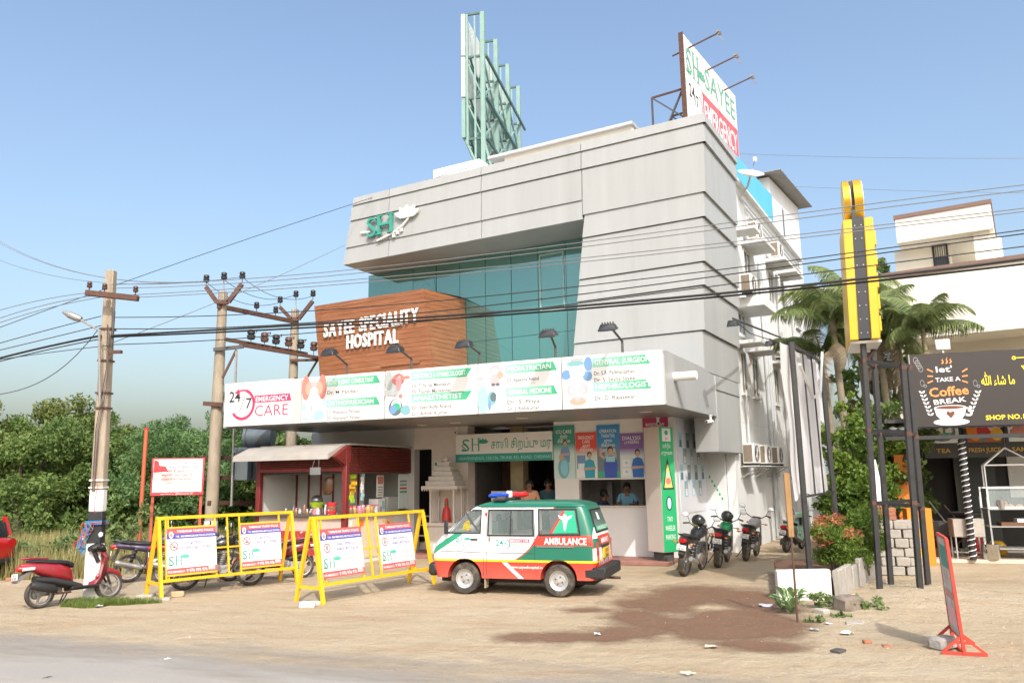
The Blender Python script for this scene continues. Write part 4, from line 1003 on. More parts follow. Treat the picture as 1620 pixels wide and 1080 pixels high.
# posters over the counter
gradm = {}
def fadeprint(name, c1, c2, lo=.35, hi=.62):
    m = bpy.data.materials.new(name); m.use_nodes = True; t = m.node_tree; b_ = t.nodes['Principled BSDF']; b_.inputs['Roughness'].default_value = .4
    tc = t.nodes.new('ShaderNodeTexCoord'); sp = t.nodes.new('ShaderNodeSeparateXYZ'); t.links.new(tc.outputs['Generated'], sp.inputs[0])
    r = t.nodes.new('ShaderNodeMapRange'); r.inputs[1].default_value = lo; r.inputs[2].default_value = hi; t.links.new(sp.outputs[2], r.inputs[0])
    mx = t.nodes.new('ShaderNodeMix'); mx.data_type = 'RGBA'; mx.inputs[6].default_value = (*c2, 1); mx.inputs[7].default_value = (*c1, 1)
    t.links.new(r.outputs[0], mx.inputs[0]); t.links.new(mx.outputs[2], b_.inputs['Base Color']); return m
def nurse(b, x, z, h, y, m, arms='fold'):
    """printed half figure: head, hair, tunic, arms"""
    b.fig([(-.20, 0), (.20, 0), (.23, .45), (.17, .66), (.06, .72), (-.06, .72), (-.17, .66), (-.23, .45)], y, m, x, z, h)
    if arms == 'fold':
        b.fig([(-.25, .30), (.25, .34), (.25, .42), (-.25, .40)], y - .001, skinp, x, z, h)
    elif arms == 'up':
        b.fig([(-.22, .60), (-.38, .72), (-.36, .98), (-.28, .98), (-.29, .76), (-.16, .66)], y - .001, skinp, x, z, h)
    b.disc(x, z + .90 * h, y - .0015, .125 * h, hairm, 14, .10 * h); b.disc(x + .005, z + .86 * h, y - .002, .10 * h, skinp, 14, .078 * h)
    b.fig([(-.035, .72), (.035, .72), (.035, .80), (-.035, .80)], y - .0012, skinp, x, z, h)
pd = [
 ('ICU CARE', ['தீவிர', 'சிகிச்சை'], (.03, .27, .20), 877, 908, 672, 757, 'green ICU CARE poster, first over the counter window'),
 ('EMERGENCY', ['CARE', 'அவசர', 'சிகிச்சை'], (.66, .06, .04), 912, 943.5, 683, 756, 'red EMERGENCY CARE poster with a nurse in light blue'),
 ('OPERATION', ['THEATRE', 'அறுவை', 'சிகிச்சை', 'அரங்கம்'], (.02, .26, .58), 946, 979, 671, 756, 'blue OPERATION THEATRE poster with a surgeon tying a mask'),
 ('DIALYSIS', ['டயாலிசிஸ்'], (.22, .11, .38), 982, 1018, 684, 755, 'purple DIALYSIS poster with a man in blue scrubs'),
 ('PHYSIOTHERAPY', ['பிசியோ'], (.42, .03, .12), 1020, 1056, 660, 753, 'crimson poster half behind the beige parking pylon'),
]
for i, (h1, ls, c, x0, x1, y0, y1, lab) in enumerate(pd):
    A = CF.front(x0, y1, Y - .03); B_ = CF.front(x1, y0, Y - .03); xa, xb_, za, zb_ = A.x, B_.x, A.z, B_.z
    bgm = fadeprint('poster_' + h1.lower(), c, [(.55, .72, .70), (.62, .72, .66), (.16, .22, .26), (.66, .74, .78), (.25, .50, .62)][i], .48, .66)
    b = MB(CF); b.box(xa, xb_, Y - .03, Y - .002, za, zb_, bgm); po = tag(b.build('service_poster'), lab, 'poster', 'posters over the counter window')
    b = MB(CF); w = xb_ - xa; h = zb_ - za; y = Y - .033; xm = (xa + xb_) / 2
    b.text(h1, xm, zb_ - .15 * h, y, .13, inkwht, w=w * .74, align='c', bold=.008)
    for k, s in enumerate(ls): b.text(s, xm, zb_ - (.15 + .088 * (k + 1)) * h, y, .12, inkwht, w=w * (.36 if len(s) < 6 else .6), align='c', bold=.006)
    if i == 0:
        nurse(b, xm + .03, za + .30 * h, .42 * h, y, p_blue); b.disc(xm - .02, za + .2 * h, y - .004, .2 * h, p_tl, 16, .27 * w); b.disc(xm, za + .2 * h, y - .0045, .15 * h, inksky, 16, .18 * w); b.disc(xm - .14 * w, za + .4 * h, y - .005, .05 * h, skinp, 12)
    if i == 1:
        b.pan(xa + .02, xb_ - .02, za + .02, za + .2 * h, y + .001, inkwht); b.pan(xa + .03, xa + .45 * w, za + .2 * h, za + .5 * h, y + .0008, p_blue); b.pan(xa + .1 * w, xa + .5 * w, za + .17 * h, za + .32 * h, y, p_lt)
        nurse(b, xm + .14 * w, za, .56 * h, y - .001, fm('scrub_cyan', (.03, .36, .50)))
    if i == 2:
        b.disc(xm + .1 * w, za + .42 * h, y + .001, .17 * h, p_grey, 18, .26 * w); b.pan(xa + .02, xb_ - .02, za + .02, za + .12 * h, y + .0008, inkgrn)
        nurse(b, xm + .08 * w, za, .58 * h, y - .001, fm('scrub_royal', (.05, .10, .48)), 'up'); b.fig([(-.15, .52), (.15, .52), (.16, .70), (-.16, .70)], y - .004, p_sky, xm + .08 * w, za, .58 * h)
    if i == 3:
        for k in range(2): b.pan(xa + .1 * w, xa + .42 * w, za + (.05 + .2 * k) * h, za + (.2 + .2 * k) * h, y, inkwht); b.disc(xa + .26 * w, za + (.13 + .2 * k) * h, y - .001, .035 * h, p_sky, 12)
        nurse(b, xm + .22 * w, za, .62 * h, y - .001, fm('scrub_blue', (.03, .16, .52)))
    if i == 4: nurse(b, xa + .38 * w, za + .05 * h, .62 * h, y, p_dk); 
    b.build('print', po, smooth=False)

# checker of staff pictures on the side wall
ck = MB(HF); ck.box(-.957, -.945, .45, 2.75, 1.15, 3.5, fm('poster_pale', (.70, .70, .74))); cko = tag(ck.build('staff_poster'), 'pale poster with a checker of blue portraits by the parked motorcycles', 'poster')
SF = Fr(HF.w((-.943, .45, 0)), HF.rz + R(90)); b = MB(SF)
for r_ in range(4):
    for c_ in range(7):
        if (r_ + c_) % 2 == 0:
            x, z = .06 + c_ * .31, 2.83 - r_ * .42
            b.pan(x, x + .28, z, z + .40, 0, p_tl if (r_ * 3 + c_) % 3 else p_sky); b.fig([(-.1, 0), (.1, 0), (.08, .18), (-.08, .18)], -.002, p_lt if r_ % 2 else p_dk, x + .14, z + .02); b.disc(x + .14, z + .26, -.0025, .06, skinp, 10)
b.build('portrait_print', cko, smooth=False)
# two wheeler parking pylon
PFp = at(1051, 874, 19.3); PF = Fr((PFp.x, PFp.y, PFp.z - .08), R(33)); beige = M('beige_panel', (.56, .49, .44), .5, var=.05, scale=1.5)
hp_ = at(1051, 674, PFp.y).z - PF.o.z
py = thing('parking_pylon', 'tall green and beige TWO WHEELER PARKING pylon at the hospital corner', 'sign', PF)
b = MB(PF); b.box(0, .47, 0, .55, .08, hp_, beige); b.build('pylon_body', py, bevel=.008)
b = MB(PF); b.box(.08, .39, .08, .45, -PF.o.z, .08, darkg); b.build('pylon_base', py)
b = MB(PF); grn = flat('pylon_green', (.03, .42, .16), .35); b.pan(.005, .465, .09, hp_ - .01, -.003, grn)
y = -.006; b.pan(.10, .38, hp_ - .36, hp_ - .04, y, inkwht); b.disc(.24, hp_ - .15, y - .002, .06, grn); b.text('SH', .24, hp_ - .33, y - .002, .1, inkpink, align='c')
b.text('எளிதில்', .235, hp_ - .52, y, .14, inkwht, w=.26, align='c', bold=.004); b.text('மருத்துவமனை', .235, hp_ - .68, y, .12, inkwht, w=.36, align='c', bold=.004)
zc = hp_ - 1.52
b.fig([(-.18, 0), (.18, 0), (.04, .62), (0, .78), (-.04, .62)], y, inkblk, .235, zc); b.fig([(-.14, .04), (.14, .04), (.02, .60), (-.02, .60)], y - .002, fm('pylon_yellow', (.70, .60, .20)), .235, zc); b.disc(.235, zc + .2, y - .003, .08, p_red); b.disc(.235, zc + .35, y - .003, .05, p_sky)
b.disc(.235, zc - .33, y, .17, inkblk, 20, .10); b.disc(.235, zc - .33, y - .002, .14, p_sky, 20, .07); b.fig([(-.02, -.12), (.02, -.12), (.03, .12), (-.03, .12)], y - .003, inkwht, .235, zc - .33)
for k, s in enumerate(('TWO', 'WHEELER', 'PARKING')): b.text(s, .235, zc - .76 - .21 * k, y, .17, inkwht, w=(.18, .32, .32)[k], align='c', bold=.006)
b.build('print', py, smooth=False)

# door discs, sticker, cameras
ds_ = MB(CF); 
for x in (-7.55, -7.30): ds_.rev((x, Y - .02, 2.02), [(.115, 0), (.115, .018)], black, 20, 'y')
o = tag(ds_.build('door_sign'), 'pair of round black signs on the pale entrance pier', 'sign'); b = MB(CF)
b.text('அ', -7.60, 1.97, Y - .023, .12, inkwht); b.text('S', -7.335, 1.97, Y - .023, .12, inkwht); b.build('lettering', o, smooth=False)
ds_ = MB(CF); ds_.box(-7.62, -7.26, Y - .012, Y - .001, 2.35, 2.62, inkwht); o = tag(ds_.build('notice_plate'), 'small white plate with teal squares above the round black signs', 'sign'); b = MB(CF)
for z in (2.37, 2.50): b.pan(-7.61, -7.53, z, z + .1, Y - .014, inkteal); b.text('Sayee', -7.50, z + .01, Y - .014, .07, inkgry)
b.build('lettering', o, smooth=False)
def cctv(p, lab, rz):
    f = CF.sub(p, rz); t = thing('security_camera', lab, 'camera', f, 'security cameras under the canopy')
    b = MB(f); b.cyl((0, 0, .0), (0, 0, .12), .03, white); b.rev((0, 0, .1), [(.05, 0), (.05, .02)], white, 14); b.build('mount', t)
    b = MB(f); b.tube([(0, .06, -.03), (0, -.16, -.05)], .045, white, 12); b.build('camera_body', t); b = MB(f); b.cyl((0, -.155, -.05), (0, -.165, -.05), .03, black); b.build('lens', t)
cctv((-.95, 3.2, 3.46), 'small white camera under the canopy above the crimson poster', .3); cctv((.35, 3.3, 3.46), 'white camera under the canopy side above the portraits poster', -.5); cctv((-6.8, 3.4, 3.46), 'dark edged camera over the left end of the Tamil board', .2)

# small marble shrine
sF = CF.sub((-6.95, 2.75, .1)); mar = M('shrine_marble', (.50, .46, .42), .4, var=.1, scale=5)
sr = thing('shrine', 'small carved marble shrine with tiered top beside the entrance', 'shrine', sF)
b = MB(sF); b.box(-.42, .42, 0, .6, 0, .75, mar); b.box(-.47, .47, -.05, .65, .75, .85, mar); b.build('pedestal', sr, bevel=.01)
b = MB(sF); b.box(-.40, .40, .55, .6, .85, 1.75, mar); b.build('back_panel', sr)
for x in (-.36, .36):
    for yy_ in (.04, .5): b = MB(sF); b.rev((x, yy_, .85), [(.045, 0), (.03, .06), (.03, .8), (.06, .9)], mar, 10); b.build('column', sr)
b = MB(sF); b.box(-.56, .56, -.14, .66, 1.75, 1.84, mar)
for k in range(15): b.prism([(-.55 + k * .075, 1.75), (-.5 + k * .075, 1.75), (-.525 + k * .075, 1.69)], -.15, -.12, mar)
for k in range(5): s_ = .46 - .07 * k; b.box(-s_, s_, .25 - s_ * .7, .25 + s_ * .7, 1.84 + .13 * k, 1.98 + .13 * k - .01, mar)
b.rev((0, .25, 2.48), [(.09, 0), (.12, .08), (.05, .18), (.015, .3)], mar, 12); b.build('tiered_roof', sr, bevel=.006)
st = MB(sF.sub((0, .3, .86)))
st.loft([(-.001, 0, 0, .001, .001), (0, 0, 0, .001, .001)], redp, 4)
st = MB(sF.sub((0, .3, .85))); st.rev((0, 0, 0), [(.13, 0), (.12, .2), (.10, .34), (.06, .40), (.05, .43)], redp, 14); st.sph((0, 0, .48), (.06, .06, .075), skin); st.rev((0, 0, .53), [(.065, 0), (.05, .06), (0.02, .12)], redp, 12)
tag(st.build('statue'), 'small figure draped in red inside the marble shrine', 'statue')
# ------------------------------------------------------------------ kiosk under the canopy
kx1, ky0 = -8.42, .35
KF = CF.sub((kx1, ky0, 0)); KW = 2.88; KD = 3.4
ks = thing('kiosk', 'small maroon roller shutter shop with white awning under the canopy', 'kiosk', KF)
shut = M('maroon_shutter', (.15, .025, .02), .5, var=.25, scale=4, col2=(.10, .03, .02), thr=(.5, .8))
b = MB(KF)
b.box(-KW, 0, 0, .06, 0, 1.22, M('kiosk_counter_front', (.55, .42, .36), .6, var=.1)); b.box(-.06, 0, .06, KD, 0, 1.18, board); b.build('counter_front', ks)
b = MB(KF); b.box(-KW, .06, -.12, .5, 1.22, 1.27, darkg); b.box(-.5, .1, .5, KD, 1.2, 1.25, darkg); b.build('counter_top', ks, bevel=.006)
for x, y in ((-.10, 0), (-KW, 0), (-.1, KD - .12)):
    b = MB(KF); b.box(x, x + .14, y - .02, y + .12, 0, 2.98, maroon); b.build('post', ks, bevel=.01)
# rolled shutters, slat by slat
n = 9
for i in range(n):
    b = MB(KF); z = 2.45 + i * .05; b.prism([(.0, z), (-.02, z + .012), (-.02, z + .036), (.0, z + .048)], -KW + .14, -.1, shut, 'x'); b.build('shutter_slat', ks)
b = MB(KF); b.box(-KW + .14, -.1, -.03, .02, 2.36, 2.45, M('shutter_bar', (.24, .035, .03), .45, var=.2)); b.build('shutter_bar', ks, bevel=.005)
for i in range(13):
    b = MB(KF); z = 2.32 + i * .052; b.prism([(0, z), (.02, z + .012), (.02, z + .038), (0, z + .05)], .12, KD - .12, shut, 'y') if False else b.hexa([(-.01, .12, z), (.012, .12, z), (.012, KD - .12, z), (-.01, KD - .12, z), (-.01, .12, z + .046), (.024, .12, z + .03), (.024, KD - .12, z + .03), (-.01, KD - .12, z + .046)], shut); b.build('shutter_slat', ks)
roofw = M('awning_white', (.38, .355, .32), .6, var=.14, scale=2, col2=(.34, .29, .25), thr=(.5, .8))
b = MB(KF); b.prism([(-.62, 2.66), (-.60, 2.80), (-.05, 3.02), (.3, 3.06), (.3, 2.9), (-.05, 2.92)], -KW - .28, -.10, roofw, 'x'); b.build('awning', ks)
b = MB(KF); b.prism([(-.5, 2.72), (0, 2.98), (.18, 3.03), (.18, 2.6), (0, 2.5)], -.10, .035, maroon, 'x'); b.build('awning_cheek', ks)
b = MB(KF); b.box(-KW, .06, .1, KD, 3.03, 3.07, roofw); b.build('roof_sheet', ks)
b = MB(KF); b.box(-KW, -.5, 1.55, 1.6, 0, 3.0, M('kiosk_panel', (.50, .50, .48), .5, var=.06)); b.box(-1.6, -.02, KD - .06, KD, 0, 3.0, wallg); b.box(-KW - .02, -KW, .1, 1.6, 1.2, 3.0, board); b.build('back_panel', ks)
for i in range(6):
    b = MB(KF); x = -KW + .1 + i * .42; b.box(x, x + .05, 1.52, 1.549, 1.27, 3.0, maroon); b.build('batten', ks)
b = MB(KF); b.box(-KW, .0, .1, KD, 2.3, 2.36, darkg); b.build('ceiling_board', ks)
# little hanging plate
hp2 = MB(KF); hp2.box(-.62, -.30, -.64, -.62, 2.28, 2.46, steel); hp2.tube([(-.56, -.63, 2.46), (-.5, -.6, 2.68)], .006, wirem, 5); hp2.tube([(-.36, -.63, 2.46), (-.38, -.6, 2.70)], .006, wirem, 5)
tag(hp2.build('hanging_plate'), 'small grey plate hanging from the awning of the kiosk', 'sign')
# jars on the counters
jarm = [flat('jar_' + k, c, .15, coat=.6) for k, c in (('pink', (.55, .22, .28)), ('clear', (.55, .55, .5)), ('brown', (.25, .14, .08)), ('amber', (.55, .35, .12)), ('white', (.7, .7, .72)))]
lidm = [flat('lid_' + k, c, .4) for k, c in (('red', (.6, .04, .05)), ('pink', (.7, .25, .35)), ('white', (.75, .75, .75)), ('blue', (.15, .2, .55)))]
nth = 'first second third fourth fifth sixth seventh eighth ninth tenth eleventh twelfth thirteenth fourteenth'.split()
rj = random.Random(5)
kinds_ = ('pink', 'clear', 'brown', 'amber', 'white'); lids_ = ('red', 'pink', 'white', 'blue')
for i in range(9):
    f = KF.sub((-.22 + .05 * (i % 2), .3 + i * .2, 1.25)); a, c = rj.randrange(5), rj.randrange(4)
    j = thing('sweet_jar', '%s sweet jar with %s lid, %s from the maroon post on the side counter' % (kinds_[a], lids_[c], nth[i]), 'jar', f, 'sweet jars on the kiosk side counter')
    b = MB(f); b.rev((0, 0, 0), [(.07, 0), (.08, .02), (.08, .15), (.06, .18)], jarm[a], 12); b.build('glass', j)
    b = MB(f); b.rev((0, 0, .18), [(.068, 0), (.068, .035)], lidm[c], 12); b.build('lid', j)
for i in range(14):
    x = -1.95 + i * .115 + rj.uniform(-.02, .02); f = KF.sub((x, .12 + .15 * (i % 3), 1.27)); a, c = rj.choice((1, 2, 4, 4)), rj.choice((1, 2, 3)); h = rj.uniform(.1, .22)
    j = thing('bottle', '%s bottle with %s cap, %s from the left on the front counter' % (kinds_[a], lids_[c], nth[i]), 'bottle', f, 'bottles on the kiosk front counter')
    b = MB(f); b.rev((0, 0, 0), [(.04, 0), (.045, .02), (.045, h * .7), (.02, h)], jarm[a], 10); b.build('bottle_body', j)
    b = MB(f); b.rev((0, 0, h), [(.024, 0), (.024, .03)], lidm[c], 10); b.build('cap', j)
def item(name, label, cat, f, fn, smooth=True, bevel=0.0):
    b = MB(f); fn(b); return tag(b.build(name, smooth=smooth, bevel=bevel), label, cat)
lime = flat('lime_plastic', (.42, .65, .03), .4)
item('basin', 'lime green plastic basin on the front counter', 'basin', KF.sub((-1.02, .2, 1.27)), lambda b: (b.rev((0, 0, .16), [(.12, 0), (.19, .14), (.2, .14), (.13, 0)], lime, 16), b.rev((0, 0, 0), [(.12, 0), (.12, .16)], jarm[0], 14)))
item('stack_of_tubs', 'stack of red brown tubs against the maroon post', 'tubs', KF.sub((-.55, .2, 1.27)), lambda b: [b.rev((0, 0, k * .1), [(.12, 0), (.15, .09), (.15, .1)], lidm[0] if k != 1 else jarm[2], 14) for k in range(3)])
item('kettle', 'steel kettle at the back of the kiosk', 'kettle', KF.sub((-1.55, .9, 1.45)), lambda b: (b.sph((0, 0, .15), (.16, .16, .15), steel), b.rev((0, 0, -.2), [(.2, 0), (.2, .2)], darkg, 14)))
bagm = M('packet_brown', (.14, .07, .035), .35, var=.3, scale=12)
item('hanging_bag', 'brown packed bag hanging inside the front opening', 'bag', KF.sub((-.72, .25, 1.75)), lambda b: b.loft([(-.15, 0, .2, .03, .12), (-.08, 0, .22, .1, .22), (.05, 0, .25, .12, .24), (.16, 0, .28, .03, .16)], bagm, 12))
garl = M('marigold', (.75, .27, .02), .7, var=.3, scale=20)
item('snack_strip', 'strip of orange snack packets hanging behind the maroon post', 'snack packets', KF.sub((-.16, .55, 1.55)), lambda b: [b.rbox((rj.uniform(-.05, .05), rj.uniform(-.08, .08), k * .09), (.03, .2, .1), rj.uniform(-.3, .3), rj.choice([garl, inkred, yellows, lime])) for k in range(8)])
item('white_strip', 'strip of white sachets hanging in the side opening', 'snack packets', KF.sub((-.14, .98, 1.6)), lambda b: [b.rbox((0, rj.uniform(-.02, .02), k * .09), (.02, .13, .085), rj.uniform(-.2, .2), rj.choice([inkwht, p_sky, p_lt])) for k in range(8)])
def calendar_(b):
    b.box(-.01, .01, 0, .34, 0, .6, inkwht); b.box(.011, .013, .03, .31, .36, .57, p_red)
    for r_ in range(4): b.box(.011, .013, .04, .30, .05 + .07 * r_, .08 + .07 * r_, inkgry)
item('wall_calendar', 'white calendar hanging in the side opening of the kiosk', 'calendar', KF.sub((-.3, 1.9, 1.65)), calendar_)
item('price_poster', 'pale price list at the far end of the side opening', 'poster', KF.sub((-.1, 2.72, 1.3)), lambda b: (b.box(-.01, .01, 0, .5, 0, .98, p_lt), [b.box(.011, .013, .06, .44, .45 + .1 * k, .5 + .1 * k, (inkgrn, inkred, p_tl, inkgry)[k]) for k in range(4)]))
item('cash_box', 'white box with a printed face on the side counter', 'box', KF.sub((-.45, 1.75, 1.25)), lambda b: (b.box(0, .3, 0, .35, 0, .36, inkwht), b.box(.301, .303, .2, .32, .08, .3, inksky)), bevel=.005)
item('display_case', 'grey glass case on the side counter of the kiosk', 'case', KF.sub((-.45, 2.2, 1.25)), lambda b: b.box(0, .32, 0, .6, 0, .4, p_grey), bevel=.01)
# red cloth below the front counter and the painted side front
rc = MB(KF); redcl = M('red_print_cloth', (.36, .04, .04), .6, var=.3, scale=6, col2=(.62, .45, .40), thr=(.55, .6))
rc.box(-2.6, -.35, -.16, -.02, .1, .86, redcl); tag(rc.build('display_chest', bevel=.02), 'red patterned chest standing before the kiosk front', 'chest')
b = MB(KF); b.box(.003, .02, .3, 2.3, .12, 1.12, M('orange_flower_print', (.70, .58, .42), .5, var=.05, scale=3, col2=(.72, .20, .03), thr=(.52, .56))); tag(b.build('side_banner'), 'white banner with orange flowers on the kiosk side behind the second barrier', 'banner')

# ------------------------------------------------------------------ police barriers
def barrier(fr, label, smk, L, pans, lines, shear=0):
    t = thing('police_barrier', label, 'barrier', fr, 'yellow police barriers before the kiosk')
    H = 1.45; lw_ = .06
    for x in (0, L):
        for y, s in ((-.36, -1), (.36, 1)):
            b = MB(fr); b.beam((x, y, 0), (x, s * .03, H), lw_, lw_, yellow, up=(1, 0, 0)); b.build('leg', t)
        b = MB(fr); b.beam((x, -.30, .27), (x, .30, .27), .05, .05, yellow); b.build('foot_bar', t)
    b = MB(fr); b.beam((-.04, 0, H + .02), (L + .04, 0, H + .02), .07, .06, yellow); b.build('top_rail', t)
    b = MB(fr); b.beam((.0, -.27, .32), (L, -.27, .32), .05, .05, yellow); b.build('bottom_rail', t)
    def yz(z): return -.04 - .25 * (H - z) / H + .0
    for x in pans[0][:2] + pans[1][:2] + ((pans[0][1] + pans[1][0]) / 2,) + (-.0 + .18,):
        b = MB(fr); b.beam((x, yz(.32) + .02, .32), (x, yz(H) + .03, H), .03, .03, yellow, up=(1, 0, 0)); b.build('upright', t)
    b = MB(fr); b.beam((pans[0][1], yz(.85) + .02, .85), (pans[1][0], yz(.85) + .02, .85), .03, .03, yellow); b.build('mid_bar', t)
    for k, (x0, x1) in enumerate((pans[0], pans[1])):
        z0, z1 = .42, 1.27
        tl = math.atan2(.25, H); pf = fr
        P0 = Vector((0, yz(z0) - .02, z0)); up = Vector((0, math.sin(tl), math.cos(tl))); hgt_ = (z1 - z0) / math.cos(tl)
        nrm = Vector((0, -math.cos(tl), math.sin(tl)))
        b = MB(fr)
        def q(x, h, d=0): return P0 + Vector((x, 0, 0)) + up * h + nrm * d
        b.hexa([q(x0, 0), q(x1, 0), q(x1, 0, -.015), q(x0, 0, -.015), q(x0, hgt_), q(x1, hgt_), q(x1, hgt_, -.015), q(x0, hgt_, -.015)], board)
        s = b.build('sign_panel', t)
        if smk:
            b = MB(fr)
            for h in (-.03, hgt_ + .0): b = MB(fr); b.hexa([q(x0, h, .005), q(x1, h, .005), q(x1, h, -.02), q(x0, h, -.02), q(x0, h + .03, .005), q(x1, h + .03, .005), q(x1, h + .03, -.02), q(x0, h + .03, -.02)], yellow); b.build('panel_rim', t)
        # print laid out flat then raised onto the tilted panel
        p = MB(W0); w = x1 - x0; h = hgt_
        p.pan(0, w, h * .88, h, 0, fm('police_red', (.70, .10, .10)) if 'police_red' not in bpy.data.materials else bpy.data.materials['police_red']); p.pan(0, w, h * .77, h * .88, 0, inkblu)
        p.pan(0, w, 0, h * .13, 0, bpy.data.materials['police_red'])
        p.text('TAMBARAM TRAFFIC POLICE', w * .2, h * .905, -.002, .06, inkwht, w=w * .74, bold=.012)
        p.text('T18 - MANIMANGALAM POLICE STATION', w * .17, h * .80, -.002, .05, inkwht, w=w * .8, bold=.012)
        p.disc(w * .085, h * .86, -.003, h * .075, p_lt, 14, w * .045); p.disc(w * .085, h * .85, -.004, h * .045, p_red, 12, w * .03)
        p.arc(w * .14, h * .61, -.002, h * .085, h * .018, 0, 360, inkred, 20)
        if smk: p.beam((w * .14 - h * .055, -.003, h * .66), (w * .14 + h * .055, -.003, h * .56), .003, h * .016, inkred); p.beam((w * .14 - h * .04, -.0025, h * .585), (w * .14 + h * .03, -.0025, h * .585), .002, h * .02, inkblk)
        else: p.disc(w * .14, h * .60, -.003, h * .04, inkgry, 10); p.disc(w * .14, h * .65, -.003, h * .025, inkgry, 10)
        p.text(lines[0], w * .33, h * .645, -.002, .075, inkblu, w=w * .50, bold=.006); p.text(lines[1], w * .28, h * .54, -.002, .075, inkblu, w=w * .62, bold=.006)
        p.pan(w * .02, w * .98, h * .47, h * .473, -.001, inkgry)
        p.sh(w * .03, h * .19, -.002, h * .22, w * .27, fm('logo_teal', (.08, .30, .25)) if 'logo_teal.001' not in bpy.data.materials else bpy.data.materials['logo_teal.001']); lotus(p, w * .36, h * .34, -.003, h * .12, fm('lotus_teal', (.08, .45, .33)) if 'lotus_teal' not in bpy.data.materials else bpy.data.materials['lotus_teal'])
        p.text('SAYEE', w * .55, h * .31, -.002, .11, inkgry, w=w * .28); p.text('SPECIALITY HOSPITAL', w * .35, h * .20, -.002, .08, inkgry, w=w * .62)
        p.text('FOR EMERGENCY:', w * .02, h * .035, -.002, .055, inkwht, w=w * .33, bold=.01); p.text('9 976 976 976', w * .38, h * .03, -.002, .08, inkwht, w=w * .42, bold=.012)
        p.pan(w * .82, w * .96, h * .04, h * .14, -.003, p_grey)
        p.v = [fr.w(q(x0 + v.x, v.z, .003 - v.y)) for v in p.v]
        p.build('print', s, smooth=False)
    return t
F1 = Fr((-6.86, 15.45, 0), R(46)); F2 = Fr((-3.66, 14.49, 0), R(55))
def panx(F, *px): return [F.front(q, 860, -.2).x for q in px]
q1 = panx(F1, 266, 344, 383, 446); q2 = panx(F2, 511, 576, 604, 656)
barrier(F1, 'yellow barrier on the left with red ringed no drinking signs before the parked motorcycles', True, 2.84, ((q1[0], q1[1]), (q1[2], q1[3])), ('மது அருந்திவிட்டு', 'வாகனம் ஓட்டாதீர்கள்'))
barrier(F2, 'yellow barrier nearer the ambulance with two hanging police signs', False, 2.96, ((q2[0], q2[1]), (q2[2], q2[3])), ('உங்கள் பாதுகாப்பே', 'உங்கள் குடும்பம்'))
def stone(p, s, lab, m, cat, rz=0, group=None, name='stone', tilt=0.0):
    """a rough broken lump"""
    f = Fr(p, rz); b = MB(f); r_ = random.Random(int(p[0] * 1000) ^ int(p[1] * 777))
    b.rbox((0, 0, 0), s, 0, m, tilt)
    o = b.build(name, bevel=min(s) * .18); bm = bmesh.new(); bm.from_mesh(o.data); bmesh.ops.subdivide_edges(bm, edges=bm.edges, cuts=1)
    for v in bm.verts: v.co += Vector((r_.uniform(-1, 1), r_.uniform(-1, 1), r_.uniform(-1, .6))) * min(s) * .07
    bm.to_mesh(o.data); bm.free(); return tag(o, lab, cat, group)
yb = M('yellow_brick', (.46, .33, .20), .95, var=.15, scale=9, bump=.4)
stone(gz(281, 944), (.23, .12, .11), 'loose buff brick lying beside the right foot of the left barrier', yb, 'brick', .2, name='brick')
stone(F1.w((0, -.36, 0)) + Vector((0, -.03, -.03)), (.34, .24, .07), 'dusty brick slab under the nearest foot of the left barrier', conc, 'brick', .3, name='brick'); stone(F1.w((0, .36, 0)) + Vector((0, 0, -.03)), (.30, .24, .07), 'dusty brick slab under the left foot of the left barrier', conc, 'brick', .1, name='brick')
for k, (px, py, s) in enumerate(((487, 960, .2), (498, 957, .13), (477, 956, .1))): stone(gz(px, py), (s * 1.3, s, s * .5), ('largest pale rubble stone between the near feet of the second barrier', 'middle sized pale rubble stone between the near feet of the second barrier', 'smallest rubble stone by the left near foot of the second barrier')[k], plaster if k < 2 else conc, 'stone', k * 1.1, 'rubble under the second barrier')

# ------------------------------------------------------------------ notice board and posts
nb = at(282, 762, 19.0); nL, nR = at(243, 745, 19.0), at(317, 745, 19.0)
NF = Fr((nL.x, 18.9, 0), R(14)); NW = (nR.x - nL.x) * 1.05; nz0, nz1 = at(280, 783, 19).z, at(280, 724, 19).z
nt_ = thing('notice_board', 'white Tamil notice board with red frame on two red posts', 'sign', NF)
b = MB(NF); b.box(0, NW, -.02, .02, nz0, nz1, M('notice_red', (.50, .05, .06), .5)); b.build('frame', nt_)
b = MB(NF); b.box(.04, NW - .04, -.03, -.021, nz0 + .07, nz1 - .03, board); b.build('notice_sheet', nt_)
for x in (.02, NW - .08): b = MB(NF); b.box(x, x + .06, .02, .08, 0, nz1, M('post_red', (.42, .08, .05), .6, var=.2)); b.build('post', nt_)
b = MB(NF); y = -.033; h = nz1 - nz0
b.fig([(.0, 0), (.32, .02), (.26, .14), (.12, .16), (.1, .26), (0, .3)], y, inkred, .05, nz1 - .34)
tl_ = ['இவ்விடம் தனியாருக்கு', 'சொந்தமானது அனைவரும் கவனிக்க', 'ஊராட்சி ஒன்றியம்', 'காஞ்சிபுரம் மாவட்டம் வண்டலூர்', 'மாநகராட்சி எச்சரிக்கை அறிவிப்பு', 'இங்கு வாகனங்களை நிறுத்தவோ குப்பைகளை கொட்டவோ', 'கூடாது மீறினால் சட்டப்படி நடவடிக்கை', 'எடுக்கப்படும்']
for k, s in enumerate(tl_):
    mm = (inkblu, inkblu, inkred, inkred, inkred, inkgry, inkgry, inkgry)[k]
    b.text(s, NW * (.62 if k < 2 else .5), nz1 - .14 - .095 * k, y, .075, mm, w=NW * (.5 if k < 1 else .58 if k < 2 else .6 if k < 5 else .85), align='c', bold=.006)
